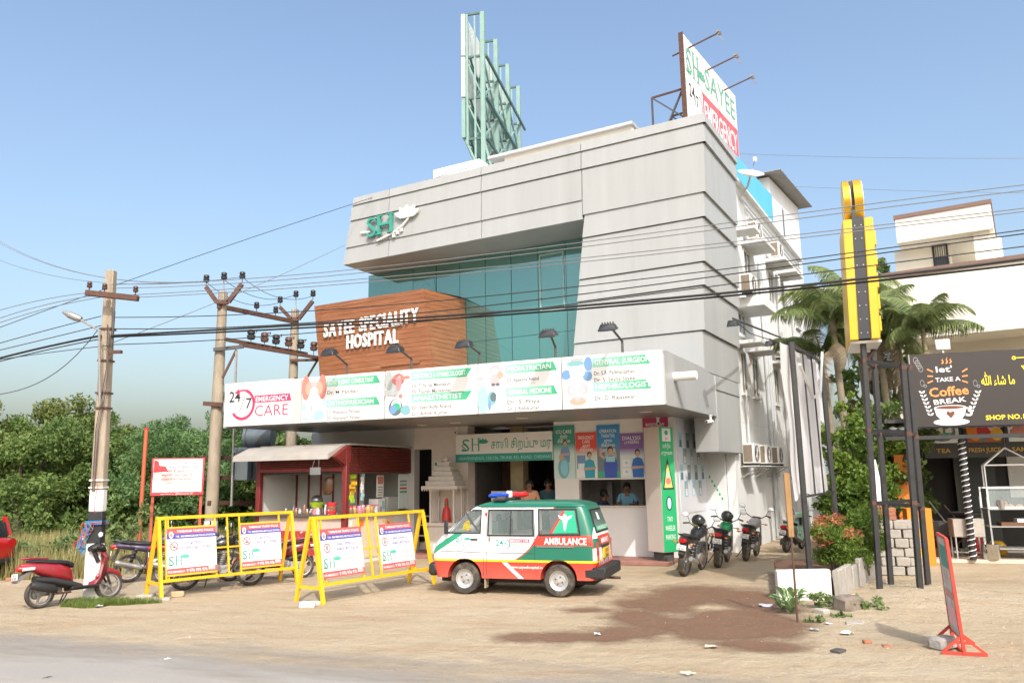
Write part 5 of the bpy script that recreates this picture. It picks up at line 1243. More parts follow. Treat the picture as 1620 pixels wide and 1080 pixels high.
b.text('மாவட்ட நிர்வாகம்', NW / 2, nz0 + .02, y, .04, inkwht, w=NW * .6, align='c')
b.build('lettering', nt_, smooth=False)
rp = gz(218, 880); rp.y = 22.0; rp.x = at(218, 880, 22).x; tp = at(225, 679, 22)
b = MB(); b.tube([(rp.x, 22, 0), (rp.x + .02, 22, tp.z - .05), (rp.x + .02, 22, tp.z)], .055, M('orange_red_post', (.45, .11, .05), .6, var=.15), 10); b.rev((rp.x + .02, 22, tp.z), [(.065, 0), (.065, .04)], redp, 10)
tag(b.build('steel_post'), 'slim orange red post standing alone in the weeds', 'post')

# ------------------------------------------------------------------ near utility pole
pb = gz(146, 948); pt = at(176, 428, pb.y + .25)
PV = (pt - pb); PH = PV.length
up_ = thing('utility_pole', 'leaning concrete utility pole with black and white painted foot and a street lamp', 'utility pole', Fr(pb))
def pp_(z): return pb + PV * (z / PH)
def pseg(z0, z1, m, name, w0=.31, w1=.17, dpt=.17):
    b = MB(); a0 = w0 + (w1 - w0) * z0 / PH; a1 = w0 + (w1 - w0) * z1 / PH; vs = []
    for z, a in ((z0, a0), (z1, a1)):
        c = pp_(z)
        for sx, sy in ((-1, -1), (1, -1), (1, 1), (-1, 1)): vs.append(c + Vector((sx * a / 2, sy * dpt / 2, 0)))
    b.hexa(vs, m); return b.build(name, up_, bevel=.018)
pwh = M('pole_white', (.72, .71, .68), .8, var=.1, scale=3, col2=(.5, .46, .40), thr=(.6, .75)); pbk = M('pole_black', (.02, .02, .02), .7, var=.3)
pseg(-.2, 1.03, pwh, 'white_band'); pseg(1.03, 1.62, pbk, 'black_band'); pseg(1.62, 2.04, pwh, 'white_band'); pseg(2.04, PH, concp, 'shaft')
b = MB()
for z in (2.06, 2.2, 3.6, 3.9, 4.55, 5.2): c = pp_(z); a = .15 - .04 * z / PH; b.box(c.x - a, c.x + a, c.y - .115, c.y + .115, c.z, c.z + .035, rust if z > 3 else plaster)
b.build('clamp_band', up_)
ca, cb_ = at(136, 463, pb.y - .15), at(219, 472, pb.y - .15)
b = MB(); b.beam(ca, cb_, .1, .11, rust); b.build('cross_arm', up_, bevel=.008)
def insul(b, p, k=1.0, m=None):
    b.rev(p, [(.012, 0), (.012, .08 * k), (.05 * k, .09 * k), (.06 * k, .14 * k), (.035 * k, .15 * k), (.055 * k, .17 * k), (.05 * k, .21 * k), (.03 * k, .22 * k)], m or ceram, 10)
for px, py in ((141, 463), (165, 466), (214, 470)): b = MB(); p = at(px, py - 2, pb.y - .15); insul(b, p, .9); b.build('insulator', up_)
b = MB(); l0, l1, l2 = at(158, 640, pb.y - .1), at(157, 523, pb.y - .15), at(126, 505, pb.y - .15); l3 = at(100, 493, pb.y - .15)
b.tube([l0, l1, l2], .025, alloy, 8); b.build('lamp_bracket', up_)
b = MB(); b.tube([l2 + Vector((.03, 0, 0)), l2.lerp(l3, .25), l2.lerp(l3, .6), l3], [.05, .075, .07, .03], alloy, 10); b.build('street_lamp_head', up_)
b = MB(); c0 = pp_(5.6)
for k in range(3):
    dx = .10 + .03 * k; b.tube([pp_(5.3 - .1 * k) + Vector((dx - .05, -.12, 0)), pp_(4.4 - .2 * k) + Vector((dx - .02 * k, -.16, 0)), pp_(3.2) + Vector((.03 * k - .05, -.14, 0)), pp_(2.0) + Vector((.02 * k - .06, -.12, 0))], .008, wirem if k % 2 else rust, 5)
b.build('loose_cable', up_)
b = MB(); p = pp_(5.1) + Vector((.18, -.14, 0)); b.box(p.x - .01, p.x + .02, p.y - .03, p.y + .0, p.z - .4, p.z + .45, darkg); b.box(p.x - .04, p.x + .2, p.y - .04, p.y + .04, p.z - .4, p.z - .34, rust); b.build('cable_bracket', up_)
tw = MB(); rw = random.Random(9); base = pp_(1.42)
cols_ = [fm('twine_blue', (.05, .16, .45)), fm('twine_red', (.5, .05, .06)), fm('twine_teal', (.05, .30, .35))]
for k in range(14):
    pts = []; x0, z0 = rw.uniform(-.16, .02), 0
    for j in range(6): pts.append(base + Vector((x0 + rw.uniform(-.07, .07) - .03 * j, -.13 - .02 * rw.random(), -.12 * j * rw.uniform(.6, 1.1))))
    tw.tube(pts, .007, cols_[k % 3], 5)
for k in range(4): c = pp_(1.38 + .02 * k); tw.tube([c + Vector((-.16, -.12, 0)), c + Vector((.16, -.12, .01)), c + Vector((.16, .12, 0)), c + Vector((-.16, .12, 0)), c + Vector((-.16, -.12, 0))], .009, cols_[k % 3], 5)
tw.tube([base, pp_(1.62) + Vector((.0, -.14, .1)), pp_(2.1) + Vector((.05, -.14, .05))], .006, cols_[1], 5)
tag(tw.build('tied_rope'), 'tangle of blue and red rope tied round the black band of the leaning pole', 'rope')

# ------------------------------------------------------------------ twin pole transformer stand
D1_, D2_ = 23.0, 26.0
a0, a1 = at(332, 860, D1_), at(353, 462, D1_); c0, c1 = at(456, 860, D2_), at(467, 490, D2_); a0.z = 0; c0.z = 0
ts = thing('transformer_stand', 'twin concrete poles joined by rusty steel channels carrying a transformer', 'transformer', Fr(a0))
for (p, q) in ((a0, a1), (c0, c1)):
    b = MB(); b.tube([p, p.lerp(q, .5), q], [.19, .17, .13], concp, 12); b.build('concrete_pole', ts)
    b = MB(); b.tube([p, p.lerp(q, .135)], [.195, .19], pwh, 12); b.build('white_band', ts)
def at1(px, py): return at(px, py, D1_ - .2)
def at2(px, py): return at(px, py, D2_ - .2)
for A_, pts in ((at1, ((326, 454), (343, 478), (361, 478), (383, 449))), (at2, ((443, 486), (461, 505), (472, 505), (495, 476)))):
    P4 = [A_(*q) for q in pts]; b = MB()
    for i in range(3): b.beam(P4[i], P4[i + 1], .1, .12, rust)
    b.build('v_arm', ts)
    for q in (pts[0], pts[3]): b = MB(); insul(b, A_(q[0], q[1] - 1), 1.6, black); b.build('insulator', ts)
b = MB(); b.tube([at1(354, 480), at1(354, 448)], .02, alloy, 6); insul(b, at1(354, 449), 1.6, black); b.build('top_pin', ts)
b = MB(); b.tube([at2(468, 505), at2(468, 474)], .02, alloy, 6); insul(b, at2(468, 476), 1.6, black); b.build('top_pin', ts)
b = MB(); b.beam(at1(345, 484), at2(462, 508), .1, .13, rust); b.build('long_channel', ts)
for px, py in ((407, 495), (441, 503)): b = MB(); t_ = (px - 345) / 117; p = at1(345, 484).lerp(at2(462, 508), t_ * .92); insul(b, p + Vector((0, 0, .05)), 1.5, black); b.build('insulator', ts)
s0, s1 = at1(380, 545), at2(505, 566)
b = MB(); off = Vector((.35, .25, 0)); b.beam(s0, s1, .09, .1, rust); b.beam(s0 - off + Vector((0, 0, .12)), s1 - off + Vector((0, 0, .1)), .09, .1, rust); b.beam(at1(338, 553), at1(385, 548), .08, .1, darkg); b.beam(at2(459, 570), at2(507, 569), .08, .08, rust); b.build('switch_channel', ts)
for k, t_ in enumerate((.12, .28, .42, .58, .74, .92)): b = MB(); p = s0.lerp(s1, t_); insul(b, p + Vector((0, 0, .02)), 2.2, ceram if k % 2 else black); b.tube([p + Vector((0, 0, .45)), p + Vector((.15, .1, .52)), s0.lerp(s1, t_ + .06) + Vector((0, 0, .46))], .015, cablem, 5); b.build('switch_insulator', ts)
b = MB(); b.beam(at1(374, 553), at1(352, 598), .05, .06, rust); b.build('brace', ts); b = MB(); b.beam(at2(502, 570), at2(478, 610), .05, .06, rust); b.build('brace', ts); b = MB(); b.tube([at1(374, 555), at1(366, 800)], .035, alloy, 6); b.build('earth_pipe', ts)
for (x0, y0, x1, y1) in ((322, 638, 352, 640), (318, 724, 440, 724), (318, 757, 450, 750), (330, 795, 450, 795)):
    b = MB(); b.beam(at1(x0, y0), (at2(x1, y1) if x1 > 400 else at1(x1, y1)), .1, .12, rust); b.build('cross_channel', ts)
tbl = M('transformer_grey', (.10, .13, .15), .5, var=.25, scale=4, col2=(.16, .08, .05), thr=(.55, .7))
tc0, tc1 = at(393, 692, 24), at(432, 692, 24)
b = MB(); b.tube([tc0, tc0.lerp(tc1, .02), tc1], [.30, .30, .30], tbl, 18); b.tube([tc0 - Vector((.08, 0, 0)), tc0], .34, tbl, 18); b.build('conservator_tank', ts)
b = MB(); p = at(400, 735, 24); b.box(p.x - .5, p.x + 1.2, 23.6, 24.6, at(400, 760, 24).z, at(400, 708, 24).z, tbl)
for k in range(9): b.box(p.x - .45 + .18 * k, p.x - .40 + .18 * k, 23.4, 23.62, at(400, 755, 24).z, at(400, 715, 24).z, tbl)
b.build('transformer_tank', ts, bevel=.02)
b = MB(); p = at(390, 740, 23.2); b.box(p.x - .28, p.x + .1, 23.0, 23.3, p.z - .35, p.z + .35, M('meter_box', (.22, .27, .30), .5)); b.build('meter_box', ts, bevel=.015)
# ------------------------------------------------------------------ ambulance van (x forward, y to its left)
def van_paint():
    m = bpy.data.materials.new('ambulance_livery'); m.use_nodes = True; t = m.node_tree; L = t.links.new
    b = t.nodes['Principled BSDF']; b.inputs['Roughness'].default_value = .32; b.inputs['Coat Weight'].default_value = .35; b.inputs['Coat Roughness'].default_value = .1
    tc = t.nodes.new('ShaderNodeTexCoord'); sp = t.nodes.new('ShaderNodeSeparateXYZ'); L(tc.outputs['Object'], sp.inputs[0]); X, Yv, Z = sp.outputs
    def mth(op, a, c, clamp=False):
        n = t.nodes.new('ShaderNodeMath'); n.operation = op; n.use_clamp = clamp
        for i, v in enumerate((a, c)):
            if isinstance(v, (int, float)): n.inputs[i].default_value = v
            else: L(v, n.inputs[i])
        return n.outputs[0]
    def mixc(f, a, c):
        n = t.nodes.new('ShaderNodeMix'); n.data_type = 'RGBA'; L(f, n.inputs[0])
        for i, v in ((6, a), (7, c)):
            if isinstance(v, tuple): n.inputs[i].default_value = (*v, 1)
            else: L(v, n.inputs[i])
        return n.outputs[2]
    wht, grn, red, yel = (.78, .78, .77), (.012, .15, .095), (.60, .045, .03), (.80, .58, .02)
    # slanting border of the green rear: x < line(z)
    zc = mth('MAXIMUM', mth('SUBTRACT', .92, Z), 0.0)
    line = mth('ADD', mth('ADD', mth('MULTIPLY', mth('SUBTRACT', Z, .92), -.62), -.44), mth('MULTIPLY', mth('MULTIPLY', zc, zc), 2.2))
    dgr = mth('SUBTRACT', line, X)
    isg = mth('GREATER_THAN', dgr, 0.0); isr = mth('MULTIPLY', mth('GREATER_THAN', dgr, -.035), mth('LESS_THAN', dgr, 0.0))
    c = mixc(isg, wht, grn); c = mixc(isr, c, red)
    band = mth('MULTIPLY', isg, mth('MULTIPLY', mth('GREATER_THAN', Z, .90), mth('LESS_THAN', Z, 1.085))); c = mixc(band, c, red)
    roof = mth('MULTIPLY', mth('GREATER_THAN', Z, 1.60), mth('GREATER_THAN', X, -1.30)); c = mixc(roof, c, grn)
    side = mth('GREATER_THAN', X, -1.54)
    c2 = mixc(mth('GREATER_THAN', Z, 1.62), wht, wht); c = mixc(side, c2, c)                                  # tail gate white
    rtri = mth('MULTIPLY', mth('LESS_THAN', X, -1.54), mth('MULTIPLY', mth('GREATER_THAN', Z, .86), mth('LESS_THAN', Z, 1.03))); c = mixc(rtri, c, grn)
    # green sweep on the front door
    fw = mth('SUBTRACT', mth('MULTIPLY', mth('SUBTRACT', 1.60, X), .62), mth('SUBTRACT', Z, .80))
    sw = mth('MULTIPLY', mth('MULTIPLY', mth('GREATER_THAN', fw, -.02), mth('LESS_THAN', fw, .10)), mth('MULTIPLY', mth('GREATER_THAN', X, .98), mth('LESS_THAN', Z, 1.13))); c = mixc(sw, c, (.02, .26, .15))
    yl = mth('MULTIPLY', mth('GREATER_THAN', Z, .60), mth('LESS_THAN', Z, .64)); c = mixc(yl, c, yel)
    low = mth('LESS_THAN', Z, .60); c = mixc(low, c, red)
    n = t.nodes.new('ShaderNodeTexNoise'); n.inputs['Scale'].default_value = 3.0; n.inputs['Detail'].default_value = 7; L(tc.outputs['Object'], n.inputs['Vector'])
    du = mth('MULTIPLY', mth('MULTIPLY', mth('SUBTRACT', .62, Z, True), n.outputs[0]), 1.1, True); c = mixc(du, c, (.40, .31, .22))
    L(c, b.inputs['Base Color']); return m
vanp = van_paint()
hd = Vector((-1.73, .58, 0)).normalized(); vl = Vector((-hd.y, hd.x, 0))
VO = Vector((-.075, 15.02, 0)) - vl * .68
VF = Fr(VO, math.atan2(hd.y, hd.x))
van = thing('ambulance', 'white green and red ambulance van with a blue and red roof beacon', 'ambulance', VF)
VH = 1.70
def vxf(z):   # front profile
    for (z0, x0), (z1, x1) in zip(VP, VP[1:]):
        if z0 <= z <= z1: return x0 + (x1 - x0) * (z - z0) / (z1 - z0)
    return VP[-1][1]
VP = [(.30, 1.54), (.45, 1.61), (.75, 1.62), (.95, 1.54), (1.10, 1.40), (1.30, 1.14), (1.50, .93), (1.62, .74), (1.70, .5)]
VB = [(.30, -1.58), (.60, -1.62), (.95, -1.615), (1.10, -1.58), (1.40, -1.49), (1.58, -1.42), (1.65, -1.35), (1.70, -1.1)]
def vxb(z):
    for (z0, x0), (z1, x1) in zip(VB, VB[1:]):
        if z0 <= z <= z1: return x0 + (x1 - x0) * (z - z0) / (z1 - z0)
    return VB[-1][1]
def vw(z): return .70 if z < .98 else .70 - .10 * ((z - .98) / .62) ** 1.3 if z < 1.60 else .60 - .25 * ((z - 1.60) / .10) ** 2
def vs_y(x, z):
    """half width of the shell at x, z, rounded towards both ends"""
    a, c = vxf(z), vxb(z); w = vw(z); r = .16
    d = min(a - x, x - c)
    if d >= r: return w
    d = max(d, 0); return w - r * (1 - math.sqrt(max(0, 1 - (1 - d / r) ** 2)))
def van_shell():
    zs_ = [.30, .36, .45, .52, .60, .68, .76, .84, .92, .98, 1.04, 1.1, 1.18, 1.26, 1.34, 1.42, 1.5, 1.56, 1.60, 1.635, 1.665, 1.685, 1.70]
    ts = [0, .002, .008, .018, .032, .048] + list(np.linspace(.09, .91, 22)) + [.952, .968, .982, .992, .998, 1]
    vs = []; n = len(ts) * 2
    for z in zs_:
        a, c = vxf(z), vxb(z)
        ring = []
        for t_ in ts: x = c + (a - c) * t_; ring.append((x, vs_y(x, z), z))
        for t_ in reversed(ts): x = c + (a - c) * t_; ring.append((x, -vs_y(x, z), z))
        vs += ring
    fs = []
    for i in range(len(zs_) - 1):
        for k in range(n): fs.append((i * n + k, i * n + (k + 1) % n, (i + 1) * n + (k + 1) % n, (i + 1) * n + k))
    top = (len(zs_) - 1) * n; h = len(ts)
    for k in range(h - 1): fs.append((top + k, top + k + 1, top + n - 2 - k, top + n - 1 - k)); fs.append((k, k + 1, n - 2 - k, n - 1 - k))
    b = MB(VF); b.add(vs, fs, vanp); return b.build('body', van, merge=True, ang=50)
vbody = van_shell()
WHX, WHR = (.93, -.90), .285
def cut_arches(body, fr, xs_, r, zc, y0=.42):
    cm = bpy.data.meshes.new('cut'); bmc = bmesh.new()
    for x in xs_:
        for s in (1, -1):
            mt = Matrix.Translation((x, s * (y0 + .5), zc)) @ Matrix.Rotation(R(90), 4, 'X')
            bmesh.ops.create_cone(bmc, cap_ends=True, segments=28, radius1=r, radius2=r, depth=1.0, matrix=mt)
    bmc.to_mesh(cm); bmc.free(); co = bpy.data.objects.new('cut', cm); COL.objects.link(co); co.matrix_world = fr.mat()
    cm.materials.append(dark)
    md = body.modifiers.new('b', 'BOOLEAN'); md.operation = 'DIFFERENCE'; md.object = co; md.solver = 'EXACT'
    bpy.context.view_layer.update()
    dg = bpy.context.evaluated_depsgraph_get(); me = bpy.data.meshes.new_from_object(body.evaluated_get(dg), preserve_all_data_layers=True, depsgraph=dg)
    old = body.data; body.modifiers.clear(); body.data = me; bpy.data.objects.remove(co); bpy.data.meshes.remove(old)
    me.set_sharp_from_angle(angle=R(45))
def cabin_cut():
    """hollow the cabin and cut the window openings through the shell"""
    c = MB(W0); c.hexa([(-1.36, -.52, .98), (1.02, -.52, .98), (1.02, .52, .98), (-1.36, .52, .98), (-1.28, -.48, 1.565), (.70, -.48, 1.565), (.70, .48, 1.565), (-1.28, .48, 1.565)], dark)
    for q in (((.62, 1.13), (1.22, 1.13), (.87, 1.52), (.62, 1.52)), ((-.42, 1.09), (.44, 1.09), (.44, 1.52), (-.40, 1.52)), ((-1.30, 1.11), (-.56, 1.10), (-.54, 1.53), (-1.22, 1.53))): c.prism(list(q), -.9, .9, dark)
    c.hexa([(-1.75, -.48, 1.15), (-1.2, -.48, 1.15), (-1.2, .48, 1.15), (-1.75, .48, 1.15), (-1.75, -.43, 1.51), (-1.2, -.43, 1.51), (-1.2, .43, 1.51), (-1.75, .43, 1.51)], dark)
    c.hexa([(.8, -.5, 1.14), (1.6, -.5, 1.14), (1.6, .5, 1.14), (.8, .5, 1.14), (.5, -.42, 1.53), (1.2, -.42, 1.53), (1.2, .42, 1.53), (.5, .42, 1.53)], dark)
    o = c.build('cut', mw=Matrix.Identity(4), smooth=False); o.matrix_world = VF.mat(); o.data.materials.clear(); o.data.materials.append(M('cabin_lining', (.16, .16, .15), .8, var=.1))
    md = vbody.modifiers.new('b', 'BOOLEAN'); md.operation = 'DIFFERENCE'; md.object = o; md.solver = 'EXACT'; md.use_self = True
    bpy.context.view_layer.update(); dg = bpy.context.evaluated_depsgraph_get(); me = bpy.data.meshes.new_from_object(vbody.evaluated_get(dg), preserve_all_data_layers=True, depsgraph=dg)
    vbody.modifiers.clear(); vbody.data = me; bpy.data.objects.remove(o); me.set_sharp_from_angle(angle=R(45))
cut_arches(vbody, VF, WHX, .345, .31)
cabin_cut()
seatm = M('seat_vinyl', (.10, .13, .14), .6, var=.1)
for x, y in ((.42, .26), (.42, -.26), (-.75, -.3)): b = MB(VF); b.box(x - .08, x + .06, y - .2, y + .2, .99, 1.32, seatm); b.sph((x - .03, y, 1.38), (.05, .12, .08), seatm, 10, 6); b.build('seat', van, bevel=.03)
b = MB(VF); b.tube([(.90 + .05 * math.sin(a), .30 + .17 * math.cos(a), 1.12 + .15 * math.sin(a)) for a in np.linspace(0, 6.28, 17)], .012, black, 6); b.build('steering_wheel', van)
def van_skin(pts, s, d, m, name, parent, nu=8, nv=4):
    """a patch that follows the shell: quad outline (x, z) x 4, pushed out d"""
    b = MB(VF); vs = []
    A, Bq, C, Dq = pts
    for j in range(nv + 1):
        for i in range(nu + 1):
            u, v = i / nu, j / nv
            x = (A[0] * (1 - u) + Bq[0] * u) * (1 - v) + (Dq[0] * (1 - u) + C[0] * u) * v
            z = (A[1] * (1 - u) + Bq[1] * u) * (1 - v) + (Dq[1] * (1 - u) + C[1] * u) * v
            vs.append((x, s * (vs_y(x, z) + d), z))
    b.add(vs, [(j * (nu + 1) + i, j * (nu + 1) + i + 1, (j + 1) * (nu + 1) + i + 1, (j + 1) * (nu + 1) + i) for j in range(nv) for i in range(nu)], m)
    return b.build(name, parent)
def cabin_glass():
    m = bpy.data.materials.new('van_glass'); m.use_nodes = True; b = m.node_tree.nodes['Principled BSDF']
    b.inputs['Base Color'].default_value = (.16, .20, .185, 1); b.inputs['Roughness'].default_value = .03; b.inputs['Specular IOR Level'].default_value = .9
    b.inputs['Alpha'].default_value = .46
    return m
vglass = cabin_glass(); rubber = flat('window_rubber', (.012, .012, .012), .6)
def rnd(x0, x1, z0, z1, skew0=0, skew1=0): return ((x0, z0), (x1, z0), (x1 + skew1, z1), (x0 + skew0, z1))
for s in (1, -1):
    for nm, q in (('front_window', ((.62, 1.13), (1.25, 1.13), (.88, 1.52), (.62, 1.52))), ('side_window', ((-.42, 1.09), (.44, 1.09), (.44, 1.52), (-.40, 1.52))), ('rear_window', ((-1.30, 1.11), (-.56, 1.10), (-.54, 1.53), (-1.22, 1.53)))):
        cx = sum(p[0] for p in q) / 4; cz = sum(p[1] for p in q) / 4
        qo = [(cx + (p[0] - cx) * 1.05 + .012 * (1 if p[0] > cx else -1), cz + (p[1] - cz) * 1.14) for p in q]
        f = None
        for k in range(4):
            e = van_skin((qo[k], qo[(k + 1) % 4], q[(k + 1) % 4], q[k]), s, .006, rubber, nm if f is None else 'rubber_strip', f or van, 8, 1); f = f or e
        g = van_skin(q, s, .004, vglass, 'glass', f)
        if nm == 'side_window': van_skin(((.0, 1.09), (.02, 1.09), (.02, 1.52), (.0, 1.52)), s, .016, rubber, 'sliding_bar', f, 1, 2)
        if nm == 'rear_window':
            van_skin(((-1.28, 1.13), (-.80, 1.12), (-1.02, 1.52), (-1.21, 1.52)), s, .014, flat('sticker_green', (.02, .36, .20), .4), 'green_sticker', f)
            van_skin(((-.80, 1.12), (-.75, 1.12), (-.99, 1.52), (-1.04, 1.52)), s, .015, flat('van_red', (.60, .045, .03), .4), 'red_stripe', f)
# emblem: winged staff on the sticker, left side
def van_text(fn, name, parent, d=.016):
    """flat print facing the left side of the van; x runs towards its rear"""
    p = MB(W0); fn(p); p.v = [VF.w((-v.x, vs_y(-v.x, v.z) + d - v.y, v.z)) for v in p.v]; return p.build(name, parent, smooth=False)
def emblem(p):
    x, z, k = 1.04, 1.17, .30
    p.fig([(-.45, .92), (-.12, .80), (-.06, .95), (.06, .95), (.12, .80), (.45, .92), (.38, .76), (.16, .62), (.10, .35), (.05, 0), (-.05, 0), (-.10, .35), (-.16, .62), (-.38, .76)], 0, inkwht, x, z, k)
van_text(emblem, 'staff_emblem', vbody, .019)
def amb(p):
    p.text('AMBULANCE', .64, .925, 0, .17, inkwht, w=.80, bold=.02)
    p.text('www.sayeehospital.in', -.02, .49, 0, .07, inkwht, w=.62, bold=.008)
    p.sh(-1.10, .945, 0, .12, .2, inkteal); lotus(p, -.86, .99, -.001, .07, inkteal)
    p.text('SAYEE SPECIALITY', -1.26, .865, 0, .07, inkteal, w=.62, bold=.006); p.text('HOSPITAL', -1.10, .785, 0, .07, inkteal, w=.30, bold=.006)
    p.text('24', -.30, .89, 0, .16, inkteal, w=.15, bold=.012); p.text('7', -.14, .86, 0, .12, inkteal, w=.05, bold=.01); p.arc(-.10, .92, 0, .08, .018, -80, 80, inkteal, 10)
    p.pan(-.04, .36, .955, 1.015, 0, fm('van_pink', (.62, .04, .10))); p.text('EMERGENCY CARE', -.02, .965, -.002, .055, inkwht, w=.36, bold=.01)
    p.text('9 976 976 976', -.04, .87, 0, .08, inkteal, w=.40, bold=.006)
van_text(amb, 'lettering', vbody, .004)
van_text(lambda p: (p.fig([(0, .28), (.10, .28), (.42, 0), (.32, 0)], 0, inkwht, -.18, .31, 1.0), p.fig([(.03, .28), (.07, .28), (.39, 0), (.35, 0)], -.002, p_sky, -.18, .31, 1.0)), 'lower_stripe', vbody, .004)
# seams, handles
def seam(pts, name='door_seam', w=.012):
    for (x0, z0), (x1, z1) in zip(pts, pts[1:]):
        b = MB(VF); k = max(2, int(abs(z1 - z0) / .1) + 1); vs = []
        for i in range(k + 1):
            x = x0 + (x1 - x0) * i / k; z = z0 + (z1 - z0) * i / k
            dx, dz = (w, 0) if abs(z1 - z0) > abs(x1 - x0) else (0, w)
            vs += [(x - dx / 2, vs_y(x, z) + .0025, z - dz / 2), (x + dx / 2, vs_y(x, z) + .0025, z + dz / 2)]
        b.add(vs, [(2 * i, 2 * i + 1, 2 * i + 3, 2 * i + 2) for i in range(k)], flat('seam_dark', (.05, .05, .05), .6) if 'seam_dark' not in bpy.data.materials else bpy.data.materials['seam_dark']); b.build(name, van)
seam([(.55, .34), (.55, 1.56)]); seam([(.49, .34), (.49, 1.58)]); seam([(-.46, .64), (-.46, 1.58)]); seam([(1.42, .78), (.56, .76)]); seam([(.48, .76), (-.44, .76)])
b = MB(VF); b.box(.66, .80, .69, .725, .985, 1.015, black); b.build('door_handle', van, bevel=.006)
b = MB(VF); b.box(.40, .44, .69, .72, .97, 1.06, steel); b.build('door_handle', van, bevel=.006)
b = MB(VF); b.box(-1.20, -.50, .695, .715, .872, .892, chrome); b.build('slide_rail', van)
b = MB(VF); b.box(.49, .53, .60, .64, 1.42, 1.49, lampred); b.build('side_marker', van, bevel=.006)
# wheels
def car_wheel(parent, fr, x, y, r, s, wdt=.17, rimm=None, spokes=0):
    b = MB(fr); b.rev((x, y, r), [(r * .62, -wdt / 2), (r * .93, -wdt / 2), (r, -wdt / 3), (r, wdt / 3), (r * .93, wdt / 2), (r * .62, wdt / 2)], tyre, 26, 'y', closed=True); w = b.build('wheel', parent)
    b = MB(fr); o = s * wdt / 2
    b.rev((x, y, r), [(r * .63, o * .96), (r * .58, o * .9), (r * .55, o * .5), (r * .38, o * .35), (r * .33, o * .62), (r * .16, o * .66), (r * .14, o * .8), (.001, o * .82)], rimm or steel, 24, 'y', caps=False)
    for k in range(spokes or 4):
        a = 2 * math.pi * k / (spokes or 4) + .4
        if spokes: b.beam((x + r * .1 * math.cos(a), y + o * .85, r + r * .1 * math.sin(a)), (x + r * .6 * math.cos(a), y + o * .95, r + r * .6 * math.sin(a)), r * .2, .03, rimm or steel, up=(0, 1, 0))
        else: b.rev((x + r * .24 * math.cos(a), y + o * .66, r + r * .24 * math.sin(a)), [(.014, -.012 * s), (.014, .012 * s)], rust, 8, 'y')
    b.build('rim', w)
whr = M('wheel_silver', (.55, .55, .55), .4, metal=.7, var=.15, scale=15)
for x in WHX:
    for s in (1, -1): car_wheel(van, VF, x, s * .615, WHR, s, .165, whr)
b = MB(VF)
for x in WHX: b.box(x - .33, x + .33, -.42, .42, .30, .60, dark)
b.box(-1.5, 1.5, -.45, .45, .20, .32, dark); b.build('underbody', van)
for x in (.52,): b = MB(VF); b.box(x, x + .02, .50, .68, .12, .32, M('mud_flap', (.32, .27, .20), .8)); b.build('mud_flap', van)
# bumpers, lamps, mirror, plate
bmp = M('bumper_black', (.02, .02, .021), .6, var=.2)
b = MB(VF); b.box(1.50, 1.69, -.69, .69, .32, .56, bmp); b.build('front_bumper', van, bevel=.05)
b = MB(VF); b.box(-1.77, -1.52, -.70, .70, .33, .53, bmp); b.box(-1.62, -1.38, .66, .705, .34, .50, bmp); b.build('rear_bumper', van, bevel=.045)
for s in (1, -1): b = MB(VF); b.rev((1.605, s * .48, .80), [(.10, 0), (.10, .03), (.06, .05)], lampclr, 16, 'x'); b.build('headlight', van)
for s in (1, -1):
    b = MB(VF); b.box(-1.622, -1.56, s * .555 - .055, s * .555 + .055, .72, .96, lampred); b.box(-1.623, -1.56, s * .555 - .055, s * .555 + .055, .63, .72, lampamb); b.box(-1.56, -1.50, s * .655 - .015, s * .655 + .015, .63, .96, lampred); b.build('tail_light', van, bevel=.008)
b = MB(VF); b.tube([(1.24, .66, 1.12), (1.26, .78, 1.14)], .015, black, 6); b.box(1.23, 1.30, .76, .82, 1.10, 1.36, black); b.build('wing_mirror', van, bevel=.015)
def rp_(u, z, d): return (vxb(z) - d, u, z)
def rear_panel(pts, d, m, name, parent, smooth=True):
    b = MB(VF); b.poly([rp_(u, z, d) for u, z in pts], m); return b.build(name, parent, smooth=smooth)
ro, ri = [(-.52, 1.12), (.52, 1.12), (.46, 1.54), (-.46, 1.54)], [(-.48, 1.15), (.48, 1.15), (.43, 1.51), (-.43, 1.51)]
b = MB(VF)
for k in range(4): b.poly([rp_(*p, .012) for p in (ro[k], ro[(k + 1) % 4], ri[(k + 1) % 4], ri[k])], rubber)
rg = b.build('tailgate_window', van); rear_panel([(-.48, 1.15), (.48, 1.15), (.43, 1.51), (-.43, 1.51)], .018, vglass, 'glass', rg)
rear_panel([(-.47, 1.155), (.47, 1.155), (.455, 1.24), (-.455, 1.24)], .021, bpy.data.materials['sticker_green'], 'green_sticker', rg)
rear_panel([(-.05, 1.34), (.12, 1.34), (.10, 1.48), (-.03, 1.46)], .022, inkwht, 'white_sticker', rg)
rear_panel([(-.36, .90), (.36, .90), (.50, 1.07), (-.50, 1.07)], .008, bpy.data.materials['van_red'], 'red_badge', vbody)
rear_panel([(-.70, .34), (.70, .34), (.70, .62), (-.70, .62)], .006, bpy.data.materials['van_red'], 'tail_band', vbody)
def rear_text(fn, name, parent, d):
    p = MB(W0); fn(p); p.v = [VF.w((vxb(v.z) - d + v.y, -v.x, v.z)) for v in p.v]; return p.build(name, parent, smooth=False)
rear_text(lambda p: (p.text('EMERGENCY', 0, .93, 0, .12, inkwht, w=.6, align='c', bold=.015), p.text('9 976 976 976', 0, .55, 0, .11, inkwht, w=1.15, align='c', bold=.015), p.text('SAYEE SPECIALITY', 0, 1.17, -.015, .08, inkwht, w=.8, align='c', bold=.008)), 'rear_lettering', vbody, .012)
b = MB(VF); b.box(-1.655, -1.625, -.24, .24, .66, .84, yellows); npn = b.build('number_plate', van, bevel=.004)
